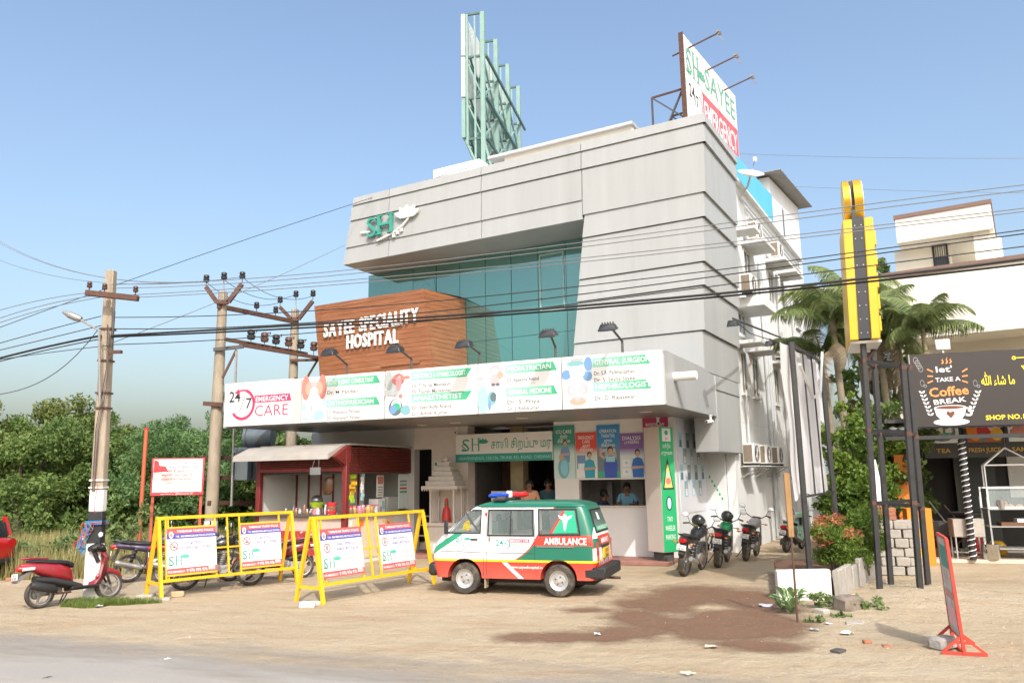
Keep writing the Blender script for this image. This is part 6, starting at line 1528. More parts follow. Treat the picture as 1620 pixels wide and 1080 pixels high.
rear_text(lambda p: (p.text('TN 22', 0, .76, 0, .08, inkblk, w=.22, align='c', bold=.01), p.text('3826', 0, .67, 0, .08, inkblk, w=.24, align='c', bold=.01)), 'plate_lettering', vbody, .047)
b = MB(VF); b.box(-1.645, -1.61, -.3, .3, .85, .885, black); b.build('plate_lamp_bar', van)
b = MB(VF); b.tube([(-1.3, -.3, .25), (-1.83, -.32, .24)], .025, rust, 8); b.build('exhaust_pipe', van)
# roof rim and beacon
for s in (1, -1):
    b = MB(VF); b.tube([(x, s * (vs_y(x, 1.60) + .01), 1.605) for x in np.linspace(-1.36, .74, 16)], .016, flat('gutter_green', (.012, .15, .095), .35) if s > 0 else bpy.data.materials['gutter_green'], 6); b.build('roof_gutter', van)
b = MB(VF); b.box(.18, .42, -.50, .50, 1.70, 1.735, black); b.box(.22, .38, .32, .38, 1.72, 1.78, darkg); b.box(.22, .38, -.38, -.32, 1.72, 1.78, darkg); lb = b.build('beacon_bar', van)
bb = flat('beacon_blue', (.01, .06, .42), .12, coat=.6); br = flat('beacon_red', (.55, .012, .015), .12, coat=.6)
def cap(b, y0, y1, m):
    ys_ = np.linspace(y0, y1, 6); vs = []
    b.tube([(.25 + .55 * y, y, 1.80) for y in ys_], [.03, .05, .058, .058, .05, .03], m, 14)
b = MB(VF); cap(b, .02, .46, bb); b.build('blue_beacon', van); b = MB(VF); cap(b, -.44, -.03, br); b.build('red_beacon', van)
b = MB(VF); b.box(.20, .31, -.05, .05, 1.745, 1.88, white); b.build('siren_horn', van, bevel=.02)
# wind screen, dashboard garland behind the front window
b = MB(VF); vs = []
for z in np.linspace(1.13, 1.56, 6):
    for u in np.linspace(-1, 1, 7): w = vw(z) - .12; y = u * w; x = vxf(z) - .16 * (1 - math.sqrt(max(0, 1 - max(0, (abs(y) - (vw(z) - .16)) / .16) ** 2))) + .012; vs.append((x, y, z))
b.add(vs, [(j * 7 + i, j * 7 + i + 1, (j + 1) * 7 + i + 1, (j + 1) * 7 + i) for j in range(5) for i in range(6)], vglass); b.build('windscreen', van)
van_skin(((.80, 1.17), (.98, 1.17), (.93, 1.34), (.84, 1.34)), 1, .0125, M('garland_print', (.30, .34, .03), .8, var=.5, scale=40, col2=(.45, .05, .03), thr=(.5, .6)), 'garland', van)
van_skin(((.62, 1.14), (.66, 1.14), (.98, 1.5), (.93, 1.52)), 1, .0125, darkg, 'screen_pillar', van, 2, 6)

# ------------------------------------------------------------------ red car at the left edge
def car(fr, label):
    t = thing('red_car', label, 'car', fr); cp = flat('car_red', (.42, .012, .012), .22, coat=.8)
    b = MB(fr)
    b.loft([(-1.72, 0, .66, .60, .14), (-1.69, 0, .66, .74, .26), (-1.58, 0, .66, .83, .33), (-.9, 0, .63, .85, .34), (.4, 0, .61, .85, .34), (1.3, 0, .58, .83, .31), (1.85, 0, .54, .74, .25), (1.98, 0, .52, .6, .15)], cp, 24, 4.0)
    bd = b.build('body', t, ang=50); cut_arches(bd, fr, (1.25, -1.3), .36, .33, .55)
    b = MB(fr); b.loft([(-1.62, 0, 1.0, .58, .05), (-1.52, 0, 1.13, .66, .22), (-1.1, 0, 1.2, .66, .28), (-.2, 0, 1.22, .66, .29), (.3, 0, 1.17, .66, .26), (1.0, 0, .95, .62, .06)], glassdk, 22, 3.6); b.build('cabin_glass', t)
    b = MB(fr); b.loft([(-1.45, 0, 1.38, .5, .04), (-1.0, 0, 1.46, .58, .05), (-.1, 0, 1.48, .58, .05), (.25, 0, 1.42, .5, .03)], cp, 20, 3); b.build('roof', t)
    for s in (1, -1): b = MB(fr); b.beam((-1.6, s * .64, 1.0), (-1.45, s * .62, 1.42), .06, .08, cp); b.build('pillar', t); b = MB(fr); b.beam((-.4, s * .68, .95), (-.42, s * .62, 1.45), .06, .06, cp); b.build('pillar', t)
    for x in (1.25, -1.3):
        for s in (1, -1): car_wheel(t, fr, x, s * .74, .31, s, .19, whr, 10)
    for s in (1, -1): b = MB(fr); b.loft([(-1.72, s * .62, .82, .12, .1), (-1.6, s * .74, .84, .1, .09)], lampred, 12); b.build('tail_light', t)
    b = MB(fr); b.box(-1.75, -1.6, -.72, .72, .36, .5, bmp); b.build('rear_bumper', t, bevel=.04)
    b = MB(fr); b.box(-1.5, 1.6, -.6, .6, .22, .42, dark); b.build('underbody', t)
    b = MB(fr); b.box(-.75, -.6, .845, .87, .80, .83, cp); b.build('door_handle', t)
    return t
cw = gz(-92, 930); heading = Vector((-1, .14, 0)).normalized(); lf_ = Vector((-heading.y, heading.x, 0))
CO = Vector((cw.x - .05, cw.y, 0)) - lf_ * .84 + heading * 1.3
car(Fr(CO, math.atan2(heading.y, heading.x)), 'shiny red car cut off by the left edge of the photo, alloy rear wheel showing')

# ------------------------------------------------------------------ motorcycles and scooters (x forward, z up)
def bike_wheel(t, fr, x, r, w, spk=5, rimm=None, ymid=0, front=True):
    b = MB(fr); b.rev((x, ymid, r), [(r * .78, -w * .4), (r * .9, -w / 2), (r * .97, -w * .38), (r, -w * .15), (r, w * .15), (r * .97, w * .38), (r * .9, w / 2), (r * .78, w * .4)], tyre, 28, 'y', closed=True); wh = b.build('wheel', t)
    b = MB(fr); rm = rimm or alloy
    b.rev((x, ymid, r), [(r * .80, -w * .34), (r * .80, w * .34), (r * .70, w * .25), (r * .70, -w * .25)], rm, 24, 'y', closed=True)
    b.cyl((x, ymid - .05, r), (x, ymid + .05, r), .05, rm)
    for k in range(spk): a = 2 * math.pi * k / spk + .3; b.beam((x, ymid, r), (x + r * .74 * math.cos(a), ymid, r + r * .74 * math.sin(a)), .035, .03, rm, up=(0, 1, 0))
    b.rev((x, ymid + .055, r), [(.09, 0), (.09, .01)], steel, 16, 'y')
    b.build('rim', wh); return wh
def mirror(t, fr, base, head):
    b = MB(fr); base = Vector(base); head = Vector(head); b.tube([base, base.lerp(head, .6) + Vector((0, 0, .04)), head], .007, black, 6); m_ = b.build('mirror', t)
    b = MB(fr); b.sph(head, (.022, .085, .055), black, 12, 7); b.build('mirror_shell', m_)
    b = MB(fr); b.sph(Vector(head) + Vector((-.013, 0, 0)), (.014, .078, .048), flat('mirror_glass', (.85, .87, .9), .3) if 'mirror_glass' not in bpy.data.materials else bpy.data.materials['mirror_glass'], 12, 7); b.build('mirror_glass', m_)
def plate(t, fr, x, z, txt, tilt=.25, w=.2, h=.11):
    b = MB(fr); b.rbox((x, 0, z), (.012, w, h), 0, board); p = b.build('number_plate', t)
    q = MB(W0); q.text(txt[0], 0, h * .55, 0, .05, inkblk, w=w * .6, align='c', bold=.01); q.text(txt[1], 0, h * .1, 0, .05, inkblk, w=w * .8, align='c', bold=.01)
    q.v = [fr.w((x - .008 + v.y, -v.x, z + v.z)) for v in q.v]; q.build('plate_lettering', p, smooth=False)
def motorcycle(fr, label, tank, side, group, lean=-9, pl=('TN 22', 'BK 4417'), rw_=.10, dusty=True, grab=True, steer=.0, box=False, bigbar=False, cowl=True):
    t = thing('motorcycle', label, 'motorcycle', fr, group); r = .30
    bike_wheel(t, fr, -.62, r, rw_ + .01, 5); bike_wheel(t, fr, .66, r, .085, 5)
    b = MB(fr); b.tube([(.34, 0, .86), (.30, .03, .55), (.12, .1, .28), (-.3, .1, .28)], .022, black, 8); b.tube([(.34, 0, .80), (-.1, .08, .72), (-.75, .09, .74)], .02, black, 8); b.tube([(.34, 0, .80), (-.1, -.08, .72), (-.75, -.09, .74)], .02, black, 8); b.tube([(-.25, .09, .7), (-.3, .1, .32)], .018, black, 8); b.tube([(-.25, -.09, .7), (-.3, -.1, .32)], .018, black, 8); b.build('frame', t)
    b = MB(fr)
    for s in (.1, -.1): b.tube([(.38, s, .92), (.66, s, .30)], [.024, .024], alloy, 8)
    b.box(.33, .42, -.12, .12, .84, .90, black); b.build('fork', t)
    b = MB(fr)
    for k in range(9): a = R(20 + k * 16); a2 = R(20 + (k + 1) * 16); b.hexa([(.66 + .33 * math.cos(a), -.06, r + .33 * math.sin(a)), (.66 + .33 * math.cos(a2), -.06, r + .33 * math.sin(a2)), (.66 + .33 * math.cos(a2), .06, r + .33 * math.sin(a2)), (.66 + .33 * math.cos(a), .06, r + .33 * math.sin(a)), (.66 + .345 * math.cos(a), -.05, r + .345 * math.sin(a)), (.66 + .345 * math.cos(a2), -.05, r + .345 * math.sin(a2)), (.66 + .345 * math.cos(a2), .05, r + .345 * math.sin(a2)), (.66 + .345 * math.cos(a), .05, r + .345 * math.sin(a))], tank)
    b.build('front_mudguard', t)
    b = MB(fr); b.loft([(-.16, 0, .82, .07, .05), (-.08, 0, .84, .12, .10), (.08, 0, .88, .15, .13), (.24, 0, .89, .15, .13), (.34, 0, .87, .09, .08)], tank, 18, 2.4); b.rev((.10, 0, 1.0), [(.045, 0), (.045, .018)], chrome, 12); b.build('fuel_tank', t)
    b = MB(fr); b.loft([(-.82, 0, .87, .07, .03), (-.7, 0, .86, .12, .05), (-.4, 0, .82, .14, .055), (-.2, 0, .80, .12, .05), (-.12, 0, .82, .07, .04)], blackp, 16, 2.6); b.build('seat', t)
    b = MB(fr); b.loft([(-.95, 0, .80, .06, .04), (-.85, 0, .79, .11, .07), (-.5, 0, .74, .13, .07), (-.2, 0, .70, .12, .09), (-.1, 0, .70, .08, .06)], side, 16, 2.6); b.build('side_panel', t)
    b = MB(fr); b.box(-.22, .20, -.13, .13, .26, .44, alloy); b.tube([(.04, 0, .42), (.14, 0, .68)], .095, alloy, 12)
    for k in range(6): c = Vector((.05, 0, .45)).lerp(Vector((.13, 0, .67)), k / 5); b.rbox(c, (.23, .22, .014), 0, darkg)
    b.rev((-.06, .13, .36), [(.11, 0), (.11, .05), (.08, .06)], alloy, 16, 'y'); b.rev((-.06, -.19, .36), [(.08, 0), (.11, .01), (.11, .06)], alloy, 16, 'y'); b.build('engine', t)
    b = MB(fr); b.tube([(.16, -.05, .6), (.30, -.1, .42), (.16, -.15, .25), (-.3, -.17, .27), (-.36, -.18, .29)], .022, rust, 8); b.tube([(-.34, -.18, .28), (-.42, -.185, .31), (-.85, -.19, .42), (-.88, -.19, .425)], [.03, .055, .06, .045], steel if not dusty else alloy, 12); b.build('exhaust_pipe', t)
    b = MB(fr); b.beam((-.28, .09, .34), (-.64, .1, .30), .03, .05, alloy); b.beam((-.28, -.09, .34), (-.64, -.1, .30), .03, .05, alloy); b.build('swing_arm', t)
    for s in (.12, -.12):
        b = MB(fr); b.tube([(-.62, s, .34), (-.48, s, .70)], .022, black, 8)
        for k in range(9): b.rev(Vector((-.60, s, .40)).lerp(Vector((-.49, s, .68)), k / 8), [(.035, 0), (.042, .008), (.035, .016)], black if k % 2 else steel, 10)
        b.build('shock_absorber', t)
    b = MB(fr); b.hexa([(-.98, -.06, .50), (-.94, -.06, .44), (-.94, .06, .44), (-.98, .06, .50), (-.84, -.08, .77), (-.80, -.08, .74), (-.80, .08, .74), (-.84, .08, .77)], blackp); b.build('rear_mudguard', t)
    b = MB(fr); b.loft([(-1.0, 0, .77, .07, .035), (-.96, 0, .775, .085, .05), (-.86, 0, .79, .08, .045)], lampred, 14, 2.8); b.build('tail_light', t)
    for s in (.16, -.16): b = MB(fr); b.tube([(-.86, s * .5, .72), (-.88, s, .72)], .009, black, 6); b.sph((-.89, s * 1.1, .72), (.035, .04, .025), lampamb, 10, 7); b.build('indicator', t)
    for s in (.22, -.22): b = MB(fr); b.tube([(.42, s * .5, .86), (.44, s, .86)], .009, black, 6); b.sph((.44, s * 1.05, .86), (.035, .04, .025), lampamb, 10, 7); b.build('indicator', t)
    plate(t, fr, -.985, .58, pl)
    zb_ = 1.0 + (.06 if bigbar else 0)
    b = MB(fr); b.tube([(.18, .36, zb_ + .02), (.24, .26, zb_ + .04), (.34, .10, zb_ - .06), (.34, -.10, zb_ - .06), (.24, -.26, zb_ + .04), (.18, -.36, zb_ + .02)], .012, black, 8)
    for s in (1, -1): b.tube([(.16, s * .38, zb_ + .018), (.23, s * .27, zb_ + .04)], .019, blackp, 8); b.tube([(.26, s * .26, zb_ + .03), (.24, s * .38, zb_)], .006, alloy, 6)
    b.build('handlebar', t)
    b = MB(fr); b.loft([(.38, 0, .90, .06, .05), (.43, 0, .90, .10, .10), (.50, 0, .89, .105, .10), (.55, 0, .88, .08, .075)], tank if cowl else black, 16, 2.3); hl = b.build('headlight', t); b = MB(fr); b.sph((.545, 0, .88), (.03, .085, .08), lampclr, 14, 8); b.build('lamp_glass', hl)
    b = MB(fr); b.rbox((.36, 0, .98), (.10, .2, .06), 0, black, 0); b.build('instrument_panel', t, bevel=.012)
    mirror(t, fr, (.26, .24, zb_ + .03), (.22, .36, zb_ + .22)); mirror(t, fr, (.26, -.24, zb_ + .03), (.22, -.36, zb_ + .22))
    if grab: b = MB(fr); b.tube([(-.62, .13, .82), (-.9, .12, .9), (-.98, 0, .9), (-.9, -.12, .9), (-.62, -.13, .82)], .012, black, 8); b.build('grab_rail', t)
    b = MB(fr); b.tube([(-.15, .16, .30), (-.2, .30, .03), (-.2, .34, .02)], .012, black, 6); b.tube([(.0, .2, .30), (.0, -.2, .30)], .014, black, 8); b.build('side_stand', t)
    if box: b = MB(fr); b.tube([(.20, .30, .32), (.26, .31, .62), (-.02, .30, .64), (-.06, .28, .30)], .014, black, 8); b.build('crash_guard', t); b = MB(fr); b.tube([(-.9, .2, .75), (-.9, .26, .45), (-.5, .26, .42), (-.45, .2, .72)], .012, black, 8); b.build('saree_guard', t)
    t.rotation_euler = (R(lean), 0, fr.rz); t.rotation_euler = (Matrix.Rotation(fr.rz, 3, 'Z') @ Matrix.Rotation(R(lean), 3, 'X')).to_euler()
    return t
def scooter(fr, label, body, group, lean=-8, pl=('TN 11', 'AZ 2093'), dark_body=None, sport=True):
    t = thing('scooter', label, 'scooter', fr, group); r = .25; db = dark_body or blackp
    bike_wheel(t, fr, -.58, r, .10, 3); bike_wheel(t, fr, .66, r + .01, .09, 5)
    b = MB(fr); b.loft([(-.92, 0, .76, .04, .03), (-.80, 0, .73, .10, .07), (-.55, 0, .66, .155, .12), (-.3, 0, .60, .165, .15), (-.08, 0, .52, .12, .14), (-.02, 0, .48, .05, .10)], body, 18, 2.8); b.build('rear_body', t)
    b = MB(fr); b.loft([(-.68, 0, .50, .10, .06), (-.4, 0, .45, .15, .07), (-.05, 0, .34, .16, .07), (.1, 0, .30, .15, .05)], db, 16, 2.8); b.build('lower_cover', t)
    b = MB(fr); b.loft([(-.80, 0, .81, .06, .025), (-.68, 0, .81, .12, .04), (-.4, 0, .77, .15, .05), (-.15, 0, .735, .13, .05), (-.02, 0, .69, .06, .05)], blackp, 16, 2.6); b.build('seat', t)
    b = MB(fr); b.hexa([(-.1, -.15, .24), (.42, -.13, .24), (.42, .13, .24), (-.1, .15, .24), (-.1, -.17, .31), (.42, -.15, .30), (.42, .15, .30), (-.1, .17, .31)], db); b.build('floor_board', t, bevel=.02)
    b = MB(fr)
    sec = [(.30, .40, .13, .30), (.46, .46, .20, .42), (.54, .50, .22, .60), (.50, .55, .20, .76), (.44, .50, .12, .88)]
    vs = []
    for (x, x2, hw, z) in sec:
        for u in (-1, -.5, 0, .5, 1): vs.append((x2 + .10 * (1 - u * u) - (.06 if abs(u) == 1 else 0), u * hw, z))
    for (x, x2, hw, z) in sec:
        for u in (-1, -.5, 0, .5, 1): vs.append((x2 - .06 + .05 * (1 - u * u), u * hw * .96, z))
    fs = []; o = 25
    for j in range(4):
        for i in range(4): fs.append((j * 5 + i, j * 5 + i + 1, (j + 1) * 5 + i + 1, (j + 1) * 5 + i)); fs.append((o + j * 5 + i, o + (j + 1) * 5 + i, o + (j + 1) * 5 + i + 1, o + j * 5 + i + 1))
        for i in (0, 4): fs.append((j * 5 + i, (j + 1) * 5 + i, o + (j + 1) * 5 + i, o + j * 5 + i))
    for j in (0, 4):
        for i in range(4): fs.append((j * 5 + i, j * 5 + i + 1, o + j * 5 + i + 1, o + j * 5 + i))
    b.add(vs, fs, body); b.build('front_apron', t)
    b = MB(fr); b.loft([(.42, 0, .42, .03, .03), (.52, 0, .49, .07, .06), (.66, 0, .53, .075, .05), (.82, 0, .46, .07, .05), (.90, 0, .38, .04, .03)], body, 14, 2.6); b.build('front_mudguard', t)
    b = MB(fr)
    for s in (.07, -.07): b.tube([(.52, s, .62), (.66, s, .27)], .02, black, 8)
    b.build('fork', t)
    b = MB(fr); b.loft([(.30, 0, .95, .09, .045), (.40, 0, .97, .17, .07), (.50, 0, .95, .15, .08), (.58, 0, .91, .08, .05)], db if sport else body, 16, 2.5); b.tube([(.36, 0, .94), (.46, 0, .7)], .04, black, 8); b.build('handlebar_cover', t)
    b = MB(fr); b.sph((.565, 0, .93), (.04, .1, .05), lampclr, 12, 7); b.build('headlight', t)
    b = MB(fr)
    for s in (1, -1): b.tube([(.37, s * .15, .97), (.28, s * .34, .98)], .018, blackp, 8); b.tube([(.42, s * .16, .95), (.36, s * .34, .96)], .006, alloy, 6)
    b.build('handlebar', t)
    mirror(t, fr, (.40, .16, .99), (.34, .32, 1.18)); mirror(t, fr, (.40, -.16, .99), (.34, -.32, 1.18))
    b = MB(fr); b.loft([(-.97, 0, .70, .06, .04), (-.92, 0, .70, .10, .055), (-.82, 0, .70, .12, .05)], lampred, 14, 3); b.build('tail_light', t)
    for s in (1, -1): b = MB(fr); b.loft([(-.92, s * .11, .69, .02, .03), (-.74, s * .145, .69, .02, .025)], lampclr, 10); b.build('indicator', t)
    b = MB(fr); b.tube([(-.5, .12, .84), (-.82, .12, .87), (-.92, 0, .87), (-.82, -.12, .87), (-.5, -.12, .84)], .014, body if sport else steel, 8); b.build('grab_rail', t)
    b = MB(fr); b.hexa([(-1.02, -.08, .50), (-.98, -.08, .47), (-.98, .08, .47), (-1.02, .08, .50), (-.80, -.10, .66), (-.78, -.10, .6), (-.78, .10, .6), (-.80, .10, .66)], M('grey_plastic', (.16, .15, .14), .7) if 'grey_plastic' not in bpy.data.materials else bpy.data.materials['grey_plastic']); b.build('rear_mudguard', t)
    plate(t, fr, -1.0, .52, pl)
    b = MB(fr); b.box(-.62, -.15, .06, .16, .20, .36, alloy); b.rev((-.22, .16, .30), [(.10, 0), (.10, .03), (.06, .04)], alloy, 16, 'y'); b.rev((-.58, .13, .26), [(.1, 0), (.1, .04)], alloy, 16, 'y'); b.build('engine', t, bevel=.02)
    b = MB(fr); b.tube([(-.1, -.12, .22), (-.35, -.16, .22), (-.42, -.18, .28)], .02, rust, 8); b.tube([(-.38, -.18, .27), (-.45, -.19, .31), (-.78, -.20, .40), (-.82, -.2, .41)], [.04, .075, .075, .05], blackp, 12); b.build('exhaust_pipe', t)
    b = MB(fr); b.tube([(-.1, .1, .24), (-.13, .24, .02)], .012, black, 6); b.tube([(-.05, .08, .22), (-.15, .14, .02)], .012, black, 6); b.build('side_stand', t)
    t.rotation_euler = (Matrix.Rotation(fr.rz, 3, 'Z') @ Matrix.Rotation(R(lean), 3, 'X')).to_euler()
    return t
def between(rear, front, base=1.27, back=.6):
    """frame of a two wheeler from the ground points of its rear and front tyres"""
    d = (front - rear); d.z = 0; d.normalize(); o = rear + d * back; return Fr((o.x, o.y, 0), math.atan2(d.y, d.x))
redsc = M('scooter_red', (.27, .012, .022), .32, var=.1, scale=5, col2=(.24, .05, .045), thr=(.55, .8), coat=.5); blk = flat('bike_black', (.02, .02, .022), .28, coat=.6); pur = flat('bike_violet', (.045, .03, .075), .3, coat=.5); grnb = flat('bike_green', (.02, .22, .08), .3, coat=.5); mint = flat('scooter_mint', (.27, .42, .31), .3, coat=.5); slv = flat('bike_silver', (.28, .27, .27), .35, coat=.4); mar_ = flat('bike_maroon', (.16, .012, .02), .28, coat=.6)
g1 = 'two wheelers parked in the left yard'; g2 = 'two wheelers parked along the side wall'
scooter(between(gz(62, 962), gz(178, 946), back=.58), 'red scooter parked behind the leaning pole with a white mirror', redsc, g1, lean=-7)
motorcycle(Fr((-7.95, 18.1, 0), R(22)), 'dark violet motorcycle in the weeds left of the yellow barrier', pur, pur, g1)
motorcycle(Fr((-6.15, 16.75, 0), R(28)), 'black motorcycle behind the left sign panel of the first barrier', blk, blk, g1, pl=('TN 19', 'C 5521'))
scooter(Fr((-5.35, 18.1, 0), R(196)), 'maroon scooter behind the gap and right panel of the first barrier', mar_, g1, lean=7)
motorcycle(Fr((-6.9, 17.6, 0), R(20)), 'silver and red motorcycle between the violet one and the barrier leg', slv, redsc, g1, pl=('TN 22', 'D 8140'))
m1 = motorcycle(Fr((3.9, 17.95, 0), R(60)), 'black motorcycle with helmet on its bar, nearest the parking pylon', blk, blk, g2, lean=9, pl=('TN 11', 'AB 3021'), rw_=.13, grab=True)
m2 = motorcycle(Fr((4.93, 19.4, 0), R(66)), 'black and green motorcycle with round lamps, second from the pylon', grnb, black, g2, lean=8, pl=('TN 14', 'K 6678'), rw_=.13, box=True, bigbar=True, cowl=False)
m3 = motorcycle(Fr((6.0, 20.7, 0), R(62)), 'dusty commuter motorcycle with a big red lamp, third from the pylon', slv, blk, g2, lean=8, pl=('TN 22', 'Q 1190'), bigbar=True)
scooter(Fr((7.75, 22.6, 0), R(52)), 'pale mint green scooter against the side wall', mint, g2, lean=8, sport=False, dark_body=alloy)
scooter(Fr((9.05, 21.3, 0), R(60)), 'red scooter tail showing behind the white banner frame', redsc, g2, lean=6)
motorcycle(Fr((10.6, 25.5, 0), R(35)), 'dark motorcycle deep in the lane behind the flowering shrub', blk, blk, g2)
# helmets
def helmet(p, rz, label, m, m2, tilt=0.0):
    f = Fr(p, rz); t = thing('helmet', label, 'helmet', f, 'helmets left on the motorcycles')
    b = MB(f); b.sph((0, 0, 0), (.16, .13, .135), m, 18, 12); b.build('shell', t)
    b = MB(f); b.sph((-.02, 0, -.045), (.146, .133, .055), m2, 18, 10); b.build('trim_band', t); b = MB(f); b.loft([(.06, 0, -.02, .115, .06), (.12, 0, -.02, .105, .055), (.166, 0, -.02, .06, .045)], glassdk, 14, 2.4); b.build('visor', t)
    t.rotation_euler = (R(25), tilt, rz)
hb1 = m1.matrix_basis if False else None
def onbike(fr, lean, p): 
    v = Matrix.Rotation(fr.rz, 3, 'Z') @ (Matrix.Rotation(R(lean), 3, 'X') @ Vector(p)); return fr.o + v
helmet(onbike(Fr((3.9, 17.95, 0), R(60)), 9, (.16, .04, 1.13)), R(-60), 'black helmet with lime flash on the bar of the nearest motorcycle', blk, flat('helmet_lime', (.40, .50, .03), .3))
helmet(onbike(Fr((4.93, 19.4, 0), R(66)), 8, (.14, .0, 1.14)), R(-70), 'plain dark grey helmet on the tank of the black and green motorcycle', flat('helmet_grey', (.035, .035, .04), .3, coat=.4), blackp)
# ------------------------------------------------------------------ planter, banner, tower sign
pl0, pl1 = gz(1233, 950), gz(1331, 948); plb = at(1402, 880, 17.6); plb.z = 0
ang_ = math.atan2(pl1.y - pl0.y, pl1.x - pl0.x); QF = Fr((pl0.x, pl0.y, 0), ang_); PWd = (pl1 - pl0).length
pln = thing('planter', 'whitewashed planter wall with grey slab side and bare soil inside', 'planter', QF)
b = MB(QF); b.box(0, PWd - .14, 0, .16, -.1, .50, plaster); b.build('planter_wall', pln, bevel=.02)
soil = M('dark_soil', (.16, .085, .05), .95, var=.3, scale=8, bump=.5)
b = MB(QF); e1 = QF.loc(plb); b.prism([(.05, .16), (PWd - .1, .16), (e1.x - .1, e1.y), (1.2, e1.y)], -.05, .30, soil, 'z'); b.build('soil_bed', pln)
rs = random.Random(4); sv = (plb - pl1); n = 8
for i in range(n):
    p0 = pl1 + sv * (i / n); p1 = pl1 + sv * ((i + .97) / n); h = .50 + rs.uniform(-.05, .06) - .01 * i
    b = MB(); d = (p1 - p0).normalized(); nn = Vector((-d.y, d.x, 0)) * .10; t_ = rs.uniform(-.03, .03)
    b.hexa([p0 + Vector((0, 0, -.1)), p1 + Vector((0, 0, -.1)), p1 + nn + Vector((0, 0, -.1)), p0 + nn + Vector((0, 0, -.1)), p0 + Vector((t_, t_, h)), p1 + Vector((t_, -t_, h + .01)), p1 + nn + Vector((t_, 0, h)), p0 + nn + Vector((t_, 0, h))], block); b.build('slab', pln, bevel=.012)
# white banner on a black frame
bn, bf = at(1282, 912, 15.0), at(1322, 800, 17.8); bn.z = 0; bf.z = 0
bnt, bft = at(1252, 545, 15.0), at(1299, 572, 17.8)
bt = thing('banner_frame', 'black steel frame carrying a blank white cloth banner above the shrub', 'banner', Fr(bn))
for p, q in ((bn, bnt), (bf, bft)): b = MB(); b.beam(p, q + Vector((0, 0, .05)), .085, .085, black, up=(0, 1, 0)); b.build('post', bt)
for k in (.33, .62): b = MB(); zb0 = at(1268, 786, 15.0).z; b.beam((bn.lerp(bf, k)) + Vector((0, 0, zb0)), bnt.lerp(bft, k), .025, .03, black, up=(0, 1, 0)); b.build('inner_bar', bt)
b = MB(); b.beam(bnt, bft, .05, .05, black); b.beam(bn.lerp(bnt, .37), bf.lerp(bft, .37), .04, .04, black); b.build('cross_bar', bt)
cloth = bpy.data.materials.new('white_cloth'); cloth.use_nodes = True
def cl_(t):
    b_ = t.nodes['Principled BSDF']; b_.inputs['Base Color'].default_value = (.80, .79, .79, 1); b_.inputs['Roughness'].default_value = .8
    tr = t.nodes.new('ShaderNodeBsdfTranslucent'); tr.inputs[0].default_value = (.75, .75, .78, 1); ms = t.nodes.new('ShaderNodeMixShader'); ms.inputs[0].default_value = .35
    t.links.new(b_.outputs[0], ms.inputs[1]); t.links.new(tr.outputs[0], ms.inputs[2]); t.links.new(ms.outputs[0], t.nodes['Material Output'].inputs[0])
cl_(cloth.node_tree)
b = MB(); vs = []; bd_ = (bf - bn).normalized(); nb_ = Vector((-bd_.y, bd_.x, 0)); nu, nv = 26, 16
zlo = at(1268, 786, 15.0).z
for j in range(nv + 1):
    for i in range(nu + 1):
        u = -.16 + 1.12 * i / nu; v = j / nv
        a = bn.lerp(bf, u); a.z = zlo + .06 * math.sin(u * 9); c = bnt.lerp(bft, u)
        p = a.lerp(c, v); p += nb_ * (.10 + .035 * math.sin(u * 14 + v * 3) + .02 * math.sin(v * 11 + u * 4)); vs.append(p)
b.add(vs, [(j * (nu + 1) + i, j * (nu + 1) + i + 1, (j + 1) * (nu + 1) + i + 1, (j + 1) * (nu + 1) + i) for j in range(nv) for i in range(nu)], cloth); b.build('cloth', bt)
b = MB(); b.tube([bnt.lerp(bft, .15) + Vector((0, -.1, -.35)), bnt.lerp(bft, .5) + Vector((0, -.1, -.95)), bnt.lerp(bft, .8) + Vector((0, -.1, -.75)), bft + Vector((0, -.1, .2))], .03, white, 8); b.build('rope_loop', bt)

# leaning stick
s0 = gz(1262, 985); s1 = at(1251, 836, s0.y); s2 = at(1244, 748, s0.y)
st_ = thing('wooden_stake', 'thin rusty rod topped by a flat brown plank before the planter', 'stake', Fr(s0))
b = MB(); b.tube([s0 - Vector((0, 0, .1)), s1], .016, rust, 8); b.build('rod', st_)
wdn = M('raw_plank', (.30, .17, .07), .8, var=.2, scale=5, stretch=(8, 8, .8)); b = MB(); b.beam(s1 - Vector((0, 0, .12)), s2, .085, .03, wdn, up=(0, 1, 0)); b.build('plank', st_, bevel=.005)

# yellow tower sign on black posts
tw = [(1392, 937, 1352, 350, 14.6), (1410, 930, 1381, 545, 15.3), (1457, 948, 1428, 574, 14.2), (1468, 925, 1438, 580, 14.9)]
pb4 = [at(a, b_, d) for a, b_, c, e, d in tw]; pt4 = [at(c, e, d) for a, b_, c, e, d in tw]
for p in pb4: p.z = 0
ty = thing('tower_sign', 'tall yellow lightbox sign with a round gold top on black steel posts', 'sign', Fr(pb4[0]))
for p, q in zip(pb4, pt4): b = MB(); b.beam(p - Vector((0, 0, .1)), q, .085, .085, black, up=(0, 1, 0)); b.build('post', ty)
def onp(k, y): # a point of post k at photo row y
    (a, b_, c, e, d) = tw[k]; t_ = (b_ - y) / (b_ - e); return pb4[k].lerp(pt4[k], t_)
for y in (582, 692, 803):
    for i, j in ((0, 2), (1, 3), (2, 3), (0, 1)): b = MB(); b.beam(onp(i, y), onp(j, y - (4 if (i, j) != (0, 1) else 0)), .045, .055, black); b.build('cross_bar', ty)
    for k in range(4): b = MB(); p = onp(k, y); b.box(p.x - .047, p.x + .047, p.y - .047, p.y + .047, p.z - .035, p.z + .04, rust); b.build('weld_joint', ty)
b = MB(); b.beam(onp(0, 585), onp(1, 555), .05, .05, rust); b.build('brace', ty)
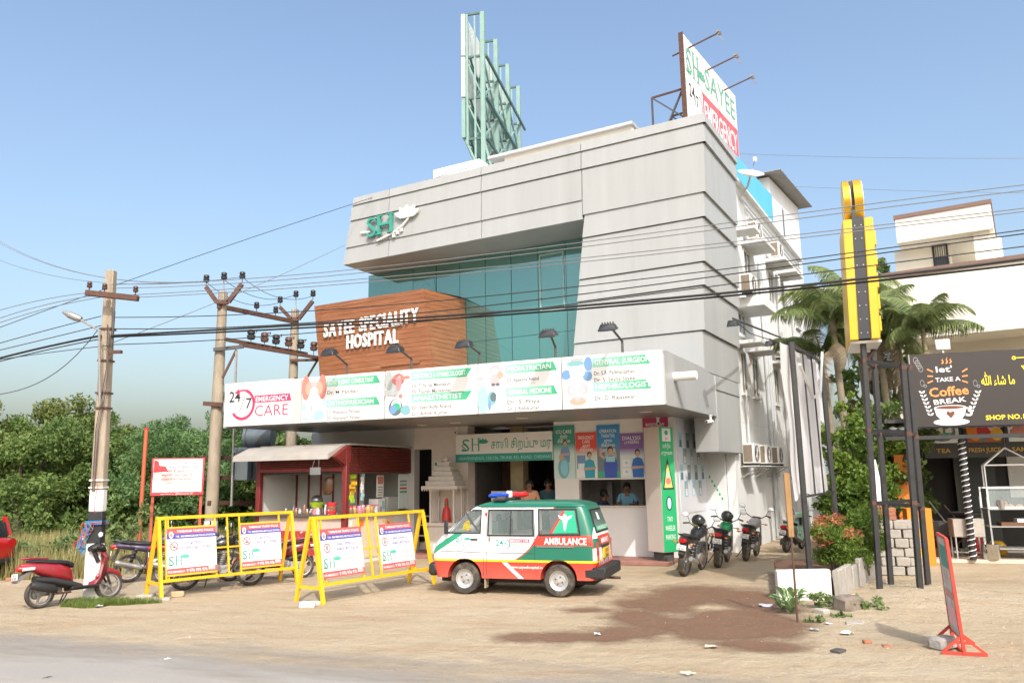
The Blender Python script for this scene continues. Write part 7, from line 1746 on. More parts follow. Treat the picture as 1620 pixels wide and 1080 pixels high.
sz0, sz1 = at(1355, 540, 14.6).z, at(1350, 352, 14.6).z; szc = at(1349, 316, 14.6).z
bx0 = at(1357, 445, 14.6); TF2 = Fr((bx0.x, 14.45, 0), R(-20)); lean_ = (at(1350, 352, 14.6).x - at(1362, 540, 14.6).x) / (sz1 - sz0)
DP = 1.35
def shr(x, z): return x + lean_ * (z - (sz0 + sz1) / 2)
for a, c, m in ((-.27, -.11, yellows), (.10, .26, yellows)):
    b = MB(TF2); b.hexa([(shr(a, sz0), -.1, sz0), (shr(c, sz0), -.1, sz0), (shr(c, sz0), DP, sz0), (shr(a, sz0), DP, sz0), (shr(a, sz1), -.1, sz1), (shr(c, sz1), -.1, sz1), (shr(c, sz1), DP, sz1), (shr(a, sz1), DP, sz1)], m); b.build('light_box', ty, bevel=.015)
b = MB(TF2); b.hexa([(shr(-.109, sz0), -.07, sz0 + .02), (shr(.099, sz0), -.07, sz0 + .02), (shr(.099, sz0), DP - .05, sz0 + .02), (shr(-.109, sz0), DP - .05, sz0 + .02), (shr(-.109, sz1), -.07, sz1 + .04), (shr(.099, sz1), -.07, sz1 + .04), (shr(.099, sz1), DP - .05, sz1 + .04), (shr(-.109, sz1), DP - .05, sz1 + .04)], M('box_spine', (.035, .037, .042), .45)); b.build('spine', ty)
for k in range(9):
    z = sz0 + (sz1 - sz0) * (k + .5) / 9
    for x in (-.06, .05): b = MB(TF2); b.rev((shr(x, z), -.078, z), [(.011, 0), (.011, .01)], steel, 8, 'y'); b.build('bolt', ty)
for k in range(5):
    z = sz0 + .18 + (sz1 - sz0 - .25) * k / 5; b = MB(TF2); x = shr(.26, z + .15)
    b.hexa([(x, .12, z), (x + .05, .12, z), (x + .05, .9, z), (x, .9, z), (x, .12, z + .28), (x + .05, .12, z + .28), (x + .05, .9, z + .28), (x, .9, z + .28)], yellows)
    b.box(x + .05, x + .053, .3, .7, z + .09, z + .19, M('sign_brown', (.22, .10, .02), .5) if k == 0 else bpy.data.materials['sign_brown']); b.build('raised_panel', ty, bevel=.01)
b = MB(TF2); x = shr(.26, sz0); b.box(x - .5, x + .02, .0, DP, sz0 - .05, sz0 - .005, white); b.build('base_trim', ty)
for a, c in ((-.22, -.10), (-.03, .12)):
    b = MB(TF2); r = .44; cx_ = shr(0, szc)
    pts = [(math.cos(t_) * r * (1.0 if math.sin(t_) > -.35 else .86), math.sin(t_) * r * 1.05) for t_ in np.linspace(0, 2 * math.pi, 30, endpoint=False)]
    b.prism([(p + .42, q + szc) for p, q in pts], cx_ + a, cx_ + c, gold, 'x'); b.build('round_cap', ty)
    b = MB(TF2); b.prism([(p * .93 + .42, q * .93 + szc) for p, q in pts], cx_ + c + .001, cx_ + c + .015, fm('cap_face' + str(a), (.72, .62, .60)), 'x'); b.prism([(p * .4 + .45, q * .45 + szc + .05) for p, q in pts], cx_ + c + .016, cx_ + c + .02, inksky, 'x'); b.build('cap_face', ty)
b = MB(TF2); cx_ = shr(0, szc); b.box(cx_ - .10, cx_ - .03, .1, .75, szc - .42, szc + .36, darkg); b.build('cap_core', ty)

# block stack with bricks on top, orange cabinet
bs_ = at(1393, 895, 17.0); bs_.z = 0; GF = Fr(bs_, R(-18))
bst = thing('block_stack', 'stack of grey concrete blocks with red bricks on top beside the orange cabinet', 'block stack', GF)
for r_ in range(6):
    for c_ in range(3):
        b = MB(GF); x = -.05 + c_ * .27 + (.10 if r_ % 2 else 0) + rs.uniform(-.02, .02); b.rbox((x + .12, .15 + rs.uniform(-.03, .03), .01 + r_ * .187), (.255, .34, .18), rs.uniform(-.06, .06), block); b.build('block', bst, bevel=.014)
for r_ in range(4):
    for c_ in range(3 - (r_ == 3)):
        b = MB(GF); b.rbox((.02 + c_ * .15, .12 + rs.uniform(-.02, .02), 1.135 + r_ * .082), (.14, .22, .078), rs.uniform(-.1, .1), brickm); b.build('brick', bst, bevel=.006)

# ------------------------------------------------------------------ coffee shop
SFr = Fr((9.58, 19.13, 0), R(-15.8))
shop = thing('coffee_shop', 'open fronted coffee stall with dark interior under a black sign board', 'shop', SFr)
tilef = M('cream_floor', (.55, .49, .40), .4, var=.06, scale=2)
b = MB(SFr); b.box(-.4, 8, 0, 4.5, 0, .09, tilef); b.build('shop_floor', shop, bevel=.01)
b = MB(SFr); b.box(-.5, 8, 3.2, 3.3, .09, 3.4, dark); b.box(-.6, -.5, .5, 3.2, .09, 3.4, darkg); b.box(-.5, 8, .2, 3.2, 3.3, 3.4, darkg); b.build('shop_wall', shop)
b = MB(SFr); b.box(-.25, .10, .9, 1.2, .09, 2.55, orange); b.build('orange_pillar', shop)
b = MB(SFr); b.box(1.55, 1.62, 2.9, 3.19, .09, 2.7, black); b.box(1.62, 2.6, 3.15, 3.19, .09, 2.6, M('dark_door', (.012, .02, .022), .5)); b.build('shop_door', shop)
b = MB(SFr); b.box(2.9, 4.4, 3.14, 3.19, 1.4, 3.0, wallg); b.build('pale_panel', shop)
# awning edge sheet under the board
KZ = SFr.front(1450, 676, -.42).z; BZ = SFr.front(1500, 691, -.3).z
b = MB(SFr); corrugated(b, [(-.5, -.35, KZ - .03), (-.5, .5, KZ + .08), (8, -.35, KZ - .03), (8, .5, KZ + .08)], 90, .025, sheetm); b.build('awning_sheet', shop, smooth=False)
b = MB(SFr); b.beam((-.6, -.3, BZ), (8, -.3, BZ), .08, .09, black); b.build('front_beam', shop)
# menu boards
mz0, mz1 = SFr.front(1500, 724, 1.25).z + .25, SFr.front(1500, 672, 1.25).z
def menu(x0, x1, txt, parts, lab, bgm):
    b = MB(SFr); b.box(x0, x1, 1.25, 1.3, mz0 - .25, mz1, black); o = tag(b.build('menu_board'), lab, 'menu board', 'menu boards under the awning')
    b = MB(SFr); y = 1.247; w = x1 - x0; b.pan(x0 + .08, x1 - .06, mz0 + .12, mz1 - .02, y, bgm)
    for i, (cx, cz, rx, rz_, m) in enumerate(parts): b.disc(x0 + cx * w, mz0 + .12 + cz * .78, y - .002 - .0006 * i, rz_ * .78, m, 16, rx * w)
    b.text(txt, x0 + w / 2, mz0 - .12, y - .001, .15, M('menu_gold', (.55, .33, .03), .5) if 'menu_gold' not in bpy.data.materials else bpy.data.materials['menu_gold'], w=min(w * .8, .11 * len(txt)), align='c', bold=.012); b.build('print', o, smooth=False); return o
mx_ = [SFr.front(px, 720, 1.25).x for px in (1463, 1526, 1592, 1660)]
menu(mx_[0], mx_[1] - .02, 'TEA', [(.5, .35, .36, .3, p_dk), (.5, .42, .3, .22, p_grey), (.62, .35, .1, .1, inkgrn)], 'TEA menu board with a plate picture, left end', p_lt)
menu(mx_[1] + .02, mx_[2] - .02, 'FRESH JUICE', [(.3, .5, .22, .45, orange), (.55, .35, .2, .3, redp), (.8, .6, .18, .3, p_pk), (.5, .15, .1, .15, p_dk), (.85, .25, .16, .2, yellows)], 'FRESH JUICE menu board with orange fruit picture', M('juice_bg', (.35, .10, .02), .5))
menu(mx_[2] + .02, mx_[3], 'SAMOSA', [(.5, .5, .3, .4, orange), (.5, .3, .38, .2, p_red), (.3, .7, .12, .2, p_pk)], 'SAMOSA menu board with a fried snack picture', p_lt)
b = MB(SFr); 
for k in range(3): b.box(mx_[0] + .12 + .20 * k, mx_[0] + .26 + .20 * k, 1.2, 1.22, mz0 + .38, mz0 + .60, inkwht)
b.build('light_panel', shop)
# black sign board
k0, k1 = SFr.front(1438, 561, -.42), SFr.front(1450, 676, -.42); kz0, kz1 = KZ, k0.z
bkm = M('sign_black', (.030, .024, .024), .45, var=.06)
SX = (k0.x + k1.x) / 2
sgn = MB(SFr); sgn.box(SX, SX + 6.2, -.42, -.34, kz0, kz1, bkm); sg = tag(sgn.build('shop_sign_board', bevel=.006), 'black shop board with coffee cup drawing and let TAKE A Coffee BREAK', 'sign')
b = MB(SFr); b.box(SX - .025, SX - .002, -.44, -.33, kz0, kz1, alloy); b.build('board_edge', sg)
H_ = kz1 - kz0; y = -.424
inkor = flat('print_orange', (.85, .30, .08), .5); inkyl = flat('print_yellow', (.85, .72, .03), .5); incof = flat('print_coffee', (.15, .045, .03), .5)
def bp(px, py): v = SFr.front(px, py, -.424); return v.x, v.z
b = MB(SFr); cx, _z = bp(1504, 620)
for px, py, t_, wd, sz, m, rt_ in ((1481, 589, "let'", 26, .20, inkwht, 0), (1480, 604, 'TAKE A', 40, .135, inkwht, .0), (1471, 628, 'Coffee', 63, .30, inkor, .03), (1478, 640, 'BREAK', 52, .16, inkwht, .06)):
    x0, z0 = bp(px, py); x1, _ = bp(px + wd, py); b.text(t_, x0, z0, y, sz, m, w=x1 - x0, bold=.02 if m is inkor else .014, rot=rt_ + .02)
cxx, czz = bp(1504, 655)
b.fig([(-.34, .16), (-.30, -.02), (-.20, -.14), (.20, -.14), (.30, -.02), (.34, .16)], y, inkwht, cxx, czz); b.disc(cxx, czz + .16, y - .002, .055, inkwht, 24, .34); b.disc(cxx, czz + .16, y - .003, .04, incof, 24, .30)
b.disc(cxx - .0, czz - .18, y - .001, .08, inkwht, 24, .38); b.arc(cxx + .36, czz + .05, y - .001, .085, .035, -120, 120, inkwht, 14)
b.fig([(0, -.10), (.09, .01), (.085, .06), (.045, .075), (0, .045), (-.045, .075), (-.085, .06), (-.09, .01)], y - .004, incof, cxx, czz)
sx, sz_ = bp(1496, 573)
for dx in (-.07, .02, .10): b.fig([(0, 0), (.035, .05), (.01, .11), (.03, .18 if dx == .02 else .14), (-.015, .10), (.005, .05), (-.03, .02)], y, inkor, sx + dx, sz_ - .04)
for sgn_, px in ((-1, 1476), (1, 1522)):
    for k, py in enumerate((588, 595, 602)): x, z = bp(px, py); b.beam((x, y, z), (x + sgn_ * .12, y, z + (.07, .01, -.05)[k]), .002, .03, inkor)
for sgn_, px in ((-1, 1467), (1, 1541)):
    for k in range(7):
        x, z = bp(px + sgn_ * (-1.6 * k if sgn_ < 0 else -1.6 * k) * (-1 if sgn_ < 0 else 1), 622 + 6 * k)
        x = bp(1459 + 2.2 * k if sgn_ < 0 else 1548 - 2.4 * k, 624 + 5 * k)[0]
        b.fig([(0, 0), (.05, .02), (.07, .07), (.02, .055)], y, inkwht, x, z); b.fig([(0, 0), (-.05, .02), (-.07, .07), (-.02, .055)], y, inkwht, x, z)
    x, z = bp(1459 if sgn_ < 0 else 1543, 606); b.arc(x, z, y, .07, .012, 0, 360, inkgry, 14, .6); b.arc(x + .06, z - .07, y, .03, .012, 0, 360, inkgry, 10)
x, z = bp(1447, 570)
for k in range(4): b.arc(x + .02 + .03 * k, z - .07 * k, y, .07, .014, 0, 360, inkgry, 12, .7)
x, z = bp(1553, 609); x1, _ = bp(1606, 606); b.text('ﷲ ءﺎﺷ ﺎﻣ', x, z, y, .30, inkyl, w=x1 - x, bold=.012)
x, z = bp(1560, 664); x1, _ = bp(1620, 661); b.text('SHOP NO.1', x, z, y, .15, inkyl, w=(x1 - x) * 1.02, bold=.022, rot=.01)
x, z = bp(1604, 566); b.beam((x, y, z), (x + 1.2, y, z + .01), .002, .02, inkyl); b.arc(x, z, y, .035, .02, 0, 360, inkyl, 10)
x, z = bp(1615, 578); b.fig([(0, 0), (.14, 0), (.22, -.20), (.36, .0), (.5, 0), (.28, -.30), (.26, -.5), (.16, -.5), (.17, -.3)], y, inkyl, x, z)
b.build('lettering', sg, smooth=False)
# white flood lamp above the board
p = SFr.front(1491, 546, -.2); fl = thing('sign_lamp', 'square white lamp above the black shop board', 'floodlight', SFr.sub(p)); FL = SFr.sub(p)
b = MB(FL); b.box(-.16, .16, -.05, .03, -.12, .14, white); b.build('lamp_housing', fl, bevel=.02); b = MB(FL); b.box(-.12, .12, -.056, -.05, -.08, .10, lampclr); b.build('lamp_glass', fl); b = MB(FL); b.box(-.02, .02, .0, .04, -.3, -.12, steel); b.build('bracket', fl)
# striped post
c0 = SFr.front(1540, 886, -.05); c1 = SFr.front(1520, 690, -.05); c0.z = .09
bpst = thing('wrapped_post', 'black post wound with a white spiral at the edge of the shop floor', 'post', SFr.sub(c0))
b = MB(SFr); b.tube([c0, c1], .075, blackp, 12); b.build('pole', bpst)
b = MB(SFr); pts = []
for i in range(23 * 12 + 1): t_ = i / (23 * 12); a = 2 * math.pi * i / 12; q = c0.lerp(c1, t_); pts.append(q + Vector((.078 * math.cos(a), .078 * math.sin(a), 0)))
b.tube(pts, .011, inkwht, 5); b.build('spiral_tape', bpst)
# display cart
q0 = SFr.front(1574, 884, .15); CTF = SFr.sub((q0.x, .15, .09)); stl = M('cart_steel', (.42, .42, .42), .4, metal=.6, var=.15)
ct = thing('display_cart', 'steel display cart with glass case and gabled frame on the shop floor', 'cart', CTF)
for x in (0, 1.9):
    for yv in (0, .6): b = MB(CTF); b.beam((x, yv, 0), (x - .02, yv, 1.42), .035, .035, stl, up=(0, 1, 0)); b.build('leg', ct)
for z in (.22, .72, 1.12): b = MB(CTF); b.box(-.03, 1.95, -.03, .63, z, z + .025, stl); b.build('shelf', ct)
b = MB(CTF)
for x in (-.02, 1.9): b.box(x, x + .035, -.02, .015, 1.145, 1.60, white); b.box(x, x + .035, .58, .61, 1.145, 1.60, white)
b.box(-.02, 1.935, -.02, .015, 1.60, 1.64, white); b.box(-.02, 1.935, .58, .61, 1.60, 1.64, white); b.box(-.02, 1.935, -.02, .015, 1.146, 1.19, white); b.build('case_frame', ct)
gls = bpy.data.materials.new('case_glass'); gls.use_nodes = True; gp = gls.node_tree.nodes['Principled BSDF']; gp.inputs['Base Color'].default_value = (.6, .7, .7, 1); gp.inputs['Alpha'].default_value = .18; gp.inputs['Roughness'].default_value = .03
b = MB(CTF); b.box(.02, 1.9, .012, .015, 1.19, 1.6, gls); b.build('glass_front', ct)
b = MB(CTF); b.beam((0, 0, 1.64), (0, 0, 2.15), .03, .03, stl, up=(0, 1, 0)); b.beam((.08, .5, 1.64), (.08, .5, 2.15), .03, .03, stl, up=(0, 1, 0)); b.beam((0, 0, 2.15), (.5, .1, 2.55), .03, .03, stl); b.beam((.08, .5, 2.15), (.5, .1, 2.55), .03, .03, stl); b.beam((.5, .1, 2.55), (1.1, 0, 2.15), .03, .03, stl); b.beam((0, 0, 2.15), (1.1, 0, 2.15), .03, .03, stl); b.build('gable_frame', ct)
fd = M('fried_snack', (.42, .16, .04), .7, var=.4, scale=20)
for k, lab in enumerate(('heap of fried snacks at the near end of the glass case', 'larger heap of fried snacks in the middle of the glass case')):
    item('snack_heap', lab, 'snacks', CTF.sub((.5 + .7 * k, .3, 1.146)), lambda b: [b.sph((.13 * (q % 4) - .2, .1 * (q % 3) - .1, .05 + .06 * (q // 4)), (.08, .07, .05), fd, 8, 6) for q in range(6 + 3 * k)])['kind'] = 'stuff'
item('steel_cup', 'steel cup standing before the glass case', 'cup', CTF.sub((.26, -.02, 1.146)), lambda b: b.rev((0, 0, 0), [(.06, 0), (.075, .2), (.08, .2), (.07, .02)], steel, 14))
item('tray_of_boxes', 'brown tray on the middle shelf of the cart', 'tray', CTF.sub((.6, .3, .746)), lambda b: (b.box(-.35, .4, -.2, .2, 0, .08, M('tray_brown', (.13, .06, .03), .6)), b.box(0, .22, -.15, .15, .08, .16, wallw)))
item('steel_pot', 'tall shiny steel pot on the floor beside the cart', 'pot', SFr.sub((SFr.front(1571, 884, .05).x, .12, .09)), lambda b: (b.rev((0, 0, 0), [(.17, 0), (.18, .02), (.18, .33), (.19, .35), (.17, .34)], chrome, 18)))
tq = SFr.front(1534, 884, .3); TQ = SFr.sub((tq.x, .3, .09)); stb = thing('steel_table', 'small grey steel table behind the striped post', 'table', TQ)
b = MB(TQ); b.box(-.33, .33, -.25, .25, .50, .92, M('steel_tub', (.40, .37, .33), .5, metal=.4, var=.15)); b.build('table_body', stb, bevel=.01)
for x in (-.31, .29):
    for yv in (-.23, .22): b = MB(TQ); b.box(x, x + .03, yv, yv + .03, 0, .50, stl); b.build('leg', stb)
b = MB(TQ); b.box(-.31, .31, -.02, .02, .12, .15, stl); b.build('stretcher', stb)
item('wok', 'wide dark pan on the steel table', 'pan', TQ.sub((0.02, .1, .92)), lambda b: b.rev((0, 0, 0), [(.12, 0), (.34, .12), (.36, .14), (.33, .13), (.1, .02)], black, 20))
item('gas_cylinder', 'orange red gas cylinder behind the steel table', 'gas cylinder', TQ.sub((.35, .7, 0)), lambda b: (b.rev((0, 0, 0), [(.14, 0), (.16, .05), (.16, .5), (.10, .6), (.05, .62)], redp, 16), b.rev((0, 0, .62), [(.1, 0), (.1, .1)], steel, 12)))
item('bucket', 'black bucket on the ground left of the steel table', 'bucket', Fr(gz(1476, 886)), lambda b: (b.rev((0, 0, 0), [(.14, 0), (.19, .30), (.20, .31), (.18, .29)], blackp, 16), b.arc(0, .3, -.1, .19, .012, 180, 360, white, 12)))
stv = SFr.sub((SFr.front(1500, 870, 1.0).x, 1.0, .09))
sv_ = thing('stove_cart', 'dark wheeled stove with long handles inside the shop', 'stove', stv)
b = MB(stv); b.box(-.3, .5, 0, .5, .45, .8, darkg); b.build('stove_body', sv_, bevel=.02)
for x in (-.2, .4): b = MB(stv); b.rev((x, -.03, .2), [(.2, -.02), (.2, .02), (.17, .02), (.17, -.02)], rust, 20, 'y', closed=True); b.build('wheel', sv_)
b = MB(stv); b.tube([(-.25, 0, .8), (-.55, -.2, 1.25)], .015, steel, 6); b.tube([(.0, 0, .8), (-.35, -.2, 1.3)], .015, steel, 6); b.tube([(.3, 0, .8), (.0, -.1, 1.2)], .012, rust, 6); b.build('handle', sv_)
item('yellow_sack', 'yellow and white sack on the shop floor by the steel pot', 'sack', SFr.sub((SFr.front(1578, 860, .9).x, .95, .09)), lambda b: b.loft([(-.2, 0, .15, .05, .1), (-.1, 0, .18, .12, .18), (.1, 0, .18, .12, .18), (.2, 0, .15, .05, .1)], yellows, 12))
item('white_can', 'white can with a green and red label against the dark wall', 'can', SFr.sub((SFr.front(1550, 850, 1.6).x, 1.8, .09)), lambda b: (b.rev((0, 0, 0), [(.17, 0), (.17, .5), (.06, .6)], inkwht, 16), b.rev((0, 0, .15), [(.172, 0), (.172, .12)], inkred, 16)))
cbq = Fr((at(1442, 885, 18.6).x, 18.6, 0), R(-15)); cb = thing('orange_cabinet', 'orange and yellow cabinet between the block stack and the shop', 'cabinet', cbq)
b = MB(cbq); b.box(0, .52, 0, .5, 0, 1.28, orange); b.build('cabinet_body', cb, bevel=.01); b = MB(cbq); b.box(.0, .24, -.012, -.002, .02, .85, yellows); b.build('door', cb); b = MB(cbq); b.tube([(-.25, -.05, .92), (.2, -.05, .86)], .12, white, 14); b.build('rolled_sheet', cb)
# leaning narrow banner behind the posts
item('flag_banner', 'narrow blue and white banner leaning behind the black posts', 'banner', Fr((at(1398, 800, 17.6).x, 17.6, 0), 0), lambda b: (b.hexa([(-.12, 0, .7), (.16, 0, .7), (.16, .02, .7), (-.12, .02, .7), (-.20, .1, 2.4), (-.04, .1, 2.4), (-.04, .12, 2.4), (-.20, .12, 2.4)], inkwht), b.hexa([(-.14, -.003, .85), (.14, -.003, .85), (.14, -.001, .85), (-.14, -.001, .85), (-.15, .005, 1.0), (.12, .005, 1.0), (.12, .008, 1.0), (-.15, .008, 1.0)], p_blue), b.hexa([(-.16, .02, 1.3), (.10, .02, 1.3), (.10, .05, 1.3), (-.16, .05, 1.3), (-.17, .03, 1.4), (.09, .03, 1.4), (.09, .06, 1.4), (-.17, .06, 1.4)], inkgrn)))

# ------------------------------------------------------------------ cream house behind the shop
CO2 = at(1423, 700, 27.0); CBF = Fr((CO2.x, 27.0, 0), R(-33))
ch = thing('cream_house', 'cream house with an open top floor room and brown copings behind the coffee stall', 'building', CBF)
zt = CBF.front(1425, 438, 0).z; zlow = CBF.front(1480, 532, 0).z
brn2 = M('brown_coping', (.20, .125, .10), .7, var=.1)
b = MB(CBF); b.box(0, 14, 0, 9, zlow, zt, cream); b.box(.3, 14, 2.0, 9, 0, zlow, cream); b.box(.0, .5, .0, .4, 0, zlow, cream); b.box(4.4, 4.9, 0, .4, 0, zlow, cream); b.box(9, 9.5, 0, .4, 0, zlow, cream); b.build('wall', ch)
b = MB(CBF); b.box(-.06, 14, -.06, .25, zt, zt + .2, brn2); b.build('coping', ch)
b = MB(CBF); b.box(2.2, 3.0, 1.95, 1.999, 0.2, zlow - .5, M('olive_door', (.10, .10, .05), .6)); b.build('door', ch)
u0, u1 = CBF.front(1417, 345, .8), CBF.front(1567, 323, .8); zr = u0.z; zs = CBF.front(1420, 388, .8).z
b = MB(CBF); b.box(u0.x, u1.x, .5, 6, zs, zr - .14, cream); b.build('roof_slab', ch); b = MB(CBF); b.box(u0.x - .04, u1.x + .04, .46, 6.04, zr - .14, zr, brn2); b.build('slab_coping', ch)
w0, w1 = CBF.front(1425, 500, 1.6).x, CBF.front(1556, 500, 1.6).x; d0, d1 = CBF.front(1475, 400, 1.6).x, CBF.front(1500, 400, 1.6).x; o0 = CBF.front(1505, 400, 1.6).x
b = MB(CBF); b.box(w0, d0, 1.6, 1.75, zt, zs, cream); b.box(d1 + .02, o0, 1.6, 1.75, zt, zs, cream); b.box(w1, w1 + .5, .7, 1.75, zt, zs, cream); b.box(w0, w1 + .5, 5.5, 5.7, zt, zs, M('olive_shade_wall', (.13, .12, .06), .8)); b.box(w0, w0 + .15, 1.75, 5.5, zt, zs, cream); b.build('room_wall', ch)
b = MB(CBF); b.box(d0, d0 + .07, 1.56, 1.62, zt, zs, black); b.box(d1 - .07, d1, 1.56, 1.62, zt, zs, black); b.box(d0, d1, 1.56, 1.62, zs - .07, zs, black)
for k in range(5): x = d0 + .07 + (d1 - d0 - .14) * (k + .5) / 5; b.box(x - .012, x + .012, 1.58, 1.60, zt, zs - .05, black)
b.box(d0 + .07, d1 - .07, 1.585, 1.60, zt + .02, zt + .85, M('door_blue', (.05, .07, .09), .5)); b.box(d0, d1, 1.575, 1.60, zt + .85, zt + .91, black); b.build('grille_door', ch)
b = MB(CBF); b.sph(((u0.x + u1.x) / 2 - .1, 2, zr - .02), (.35, .35, .22), M('dome_yellow', (.7, .5, .15), .5), 14, 8); b.build('roof_dome', ch)
b = MB(CBF); b.box(w1 + .5, w1 + .8, .9, 1.4, zt, zt + 1.1, cream); b.build('parapet_post', ch)

# ------------------------------------------------------------------ red standing sign at the road
n0, f0 = gz(1526, 1036), gz(1508, 1018); n1 = at(1497, 852, n0.y + .02); f1 = at(1483, 843, f0.y)
rsg = thing('standing_sign', 'narrow red framed standing sign leaning left at the roadside', 'sign', Fr(((n0.x + f0.x) / 2, (n0.y + f0.y) / 2, 0)))
redf = M('sign_red', (.55, .055, .035), .45, var=.12, scale=6)
ax_ = (n0 - f0).normalized(); up0 = Vector((0, 0, .22))
k_ = .14
b = MB(); b.beam(n0, n1, .035, .055, redf, up=ax_); b.beam(f0 + Vector((0, 0, .02)), f1, .035, .04, redf, up=ax_); b.beam(n1, f1, .03, .03, redf); b.beam(n0.lerp(n1, k_), f0.lerp(f1, k_), .03, .03, redf); b.build('frame', rsg)
b = MB(); sd = Vector((-ax_.y, ax_.x, 0)) * .012
pn = [n0.lerp(n1, k_), f0.lerp(f1, k_), f1, n1]; b.hexa([p - sd for p in pn] + [p + sd for p in pn], M('poster_faded', (.50, .52, .50), .5, var=.25, scale=6, col2=(.35, .20, .16), thr=(.5, .62))); b.build('panel', rsg)
b = MB()
for t0_, t1_, m in ((.72, .92, inkteal), (.45, .52, p_red), (.2, .38, p_pk)):
    q = [n0.lerp(n1, t0_).lerp(f0.lerp(f1, t0_), .15), n0.lerp(n1, t0_).lerp(f0.lerp(f1, t0_), .85), n0.lerp(n1, t1_).lerp(f0.lerp(f1, t1_), .85), n0.lerp(n1, t1_).lerp(f0.lerp(f1, t1_), .15)]
    for s_ in (-1, 1): b.poly([p + sd * 1.15 * s_ for p in q], m)
b.build('print', rsg, smooth=False)
pd_ = Vector((-ax_.y, ax_.x, 0))
b = MB()
for c in (n0, f0 + Vector((0, 0, .0))):
    b.beam(c - pd_ * .24 + Vector((0, 0, .02)), c + pd_ * .24 + Vector((0, 0, .02)), .035, .035, redf); b.beam(c - pd_ * .22 + Vector((0, 0, .03)), c + Vector((-.015, 0, .22)), .03, .03, redf); b.beam(c + pd_ * .22 + Vector((0, 0, .03)), c + Vector((-.015, 0, .22)), .03, .03, redf)
b.beam(n0 + Vector((0, 0, .02)), f0 + Vector((0, 0, .02)), .035, .035, redf); b.build('foot_frame', rsg)
stone(gz(1492, 1026), (.30, .20, .15), 'rough grey stone holding down the foot of the red standing sign', block, 'stone', .5)
# ------------------------------------------------------------------ vegetation
def leafcloud(seed, centres, radii, n, size, jit=.35, aspect=.5, droop=.0):
    """leaf quads scattered in clumps: centres (k,3), radii (k,)"""
    g = np.random.default_rng(seed); k = len(centres)
    wts = radii ** 2; idx = g.choice(k, n, p=wts / wts.sum())
    d = g.normal(size=(n, 3)); d /= np.linalg.norm(d, axis=1)[:, None]
    rr = radii[idx] * (g.random(n) ** (1 / 2.2))
    c = centres[idx] + d * rr[:, None] * np.array([1, 1, .8])
    a = g.normal(size=(n, 3)); a[:, 2] -= droop; a /= np.linalg.norm(a, axis=1)[:, None]
    t = g.normal(size=(n, 3)) + d * .6; b_ = np.cross(a, t); b_ /= np.linalg.norm(b_, axis=1)[:, None] + 1e-9
    s = size * (1 + jit * g.normal(size=n)).clip(.4, 2.0)
    L = a * s[:, None]; Wd = b_ * (s * aspect)[:, None]
    return np.stack([c - L * .5, c + Wd * .5, c + L * .5, c - Wd * .5], axis=1)
def crown_clumps(seed, n, rx, ry, rz, cz, rmin, rmax, bottom=-.6):
    g = np.random.default_rng(seed); out = []
    while len(out) < n:
        p = g.uniform(-1, 1, 3); q = np.linalg.norm(p)
        if q > 1 or q < .35 or p[2] < bottom: continue
        out.append(p * np.array([rx, ry, rz]) + np.array([0, 0, cz]))
    return np.array(out), g.uniform(rmin, rmax, n)
def tree(x, y, h, r, seed, m, label, group, n=9000, size=.14, clumps=38, name='tree', low=.2, feather=False):
    t = thing(name, label, 'tree', Fr((x, y, 0)), group); cz = h * (.5 + low * .4); rz = h * .5
    cen, rad = crown_clumps(seed, clumps, r, r * .8, rz, cz, r * .13, r * .29)
    for c in cen: c[2] = max(c[2], .25)
    cen = np.concatenate([cen, cen + np.random.default_rng(seed + 500).normal(size=cen.shape) * r * .16]); rad = np.concatenate([rad, rad * .7])
    co = leafcloud(seed, cen, rad, n, size, aspect=.28 if feather else .5); co += np.array([0, 0, 0])
    quads_mesh('crown', co, m, t)
    b = MB(Fr((x, y, 0))); rg = random.Random(seed); b.tube([(0, 0, -.1), (rg.uniform(-.1, .1), 0, h * .25), (rg.uniform(-.2, .2), .1, h * .6)], [.035 * h, .028 * h, .012 * h], bark, 8)
    for k in range(6):
        c = cen[rg.randrange(len(cen))]; b.tube([(0, 0, h * rg.uniform(.12, .4)), (c[0] * .5, c[1] * .5, c[2] * .75), tuple(c)], [.018 * h, .010 * h, .004 * h], bark, 6)
    b.build('trunk', t); return t
def skyline(px, py, D): return at(px, py, D)
gT = 'trees beyond the weedy plot'
# (photo column, top row, distance, half width, material, label)
for i, (px, py, D, r, m, lab, fe) in enumerate((
    (-70, 640, 30, 3.4, leaf_b, 'olive green bushy tree at the left edge above the red car', False), (30, 640, 29, 3.0, leaf_a, 'broad green tree behind the red car, first in frame', False), (95, 640, 32, 3.1, leaf_b, 'tallest olive tree with a knobbly top left of the leaning pole', False),
    (150, 668, 30, 2.5, leaf_a, 'rounded green tree behind the leaning pole', False), (215, 680, 34, 3.0, leaf_b, 'low olive tree right of the leaning pole', False), (262, 668, 30, 2.3, leaf_c, 'feathery green thorn tree behind the notice board', True),
    (310, 640, 28, 2.7, leaf_c, 'light green feathery tree left of the first transformer pole', True), (385, 655, 30, 2.7, leaf_c, 'feathery tree between the twin transformer poles', True), (440, 690, 28.5, 2.2, leaf_a, 'green tree under the canopy behind the transformer', False), (492, 690, 33, 2.6, leaf_c, 'feathery tree at the end of the canopy behind the kiosk', True))):
    p = at(px, 800, D); h = at(px, py, D).z
    tree(p.x, D, h, r, 40 + i, m, lab, gT, n=25000 if not fe else 25000, size=.135 if not fe else .135, clumps=38, feather=fe, low=0)
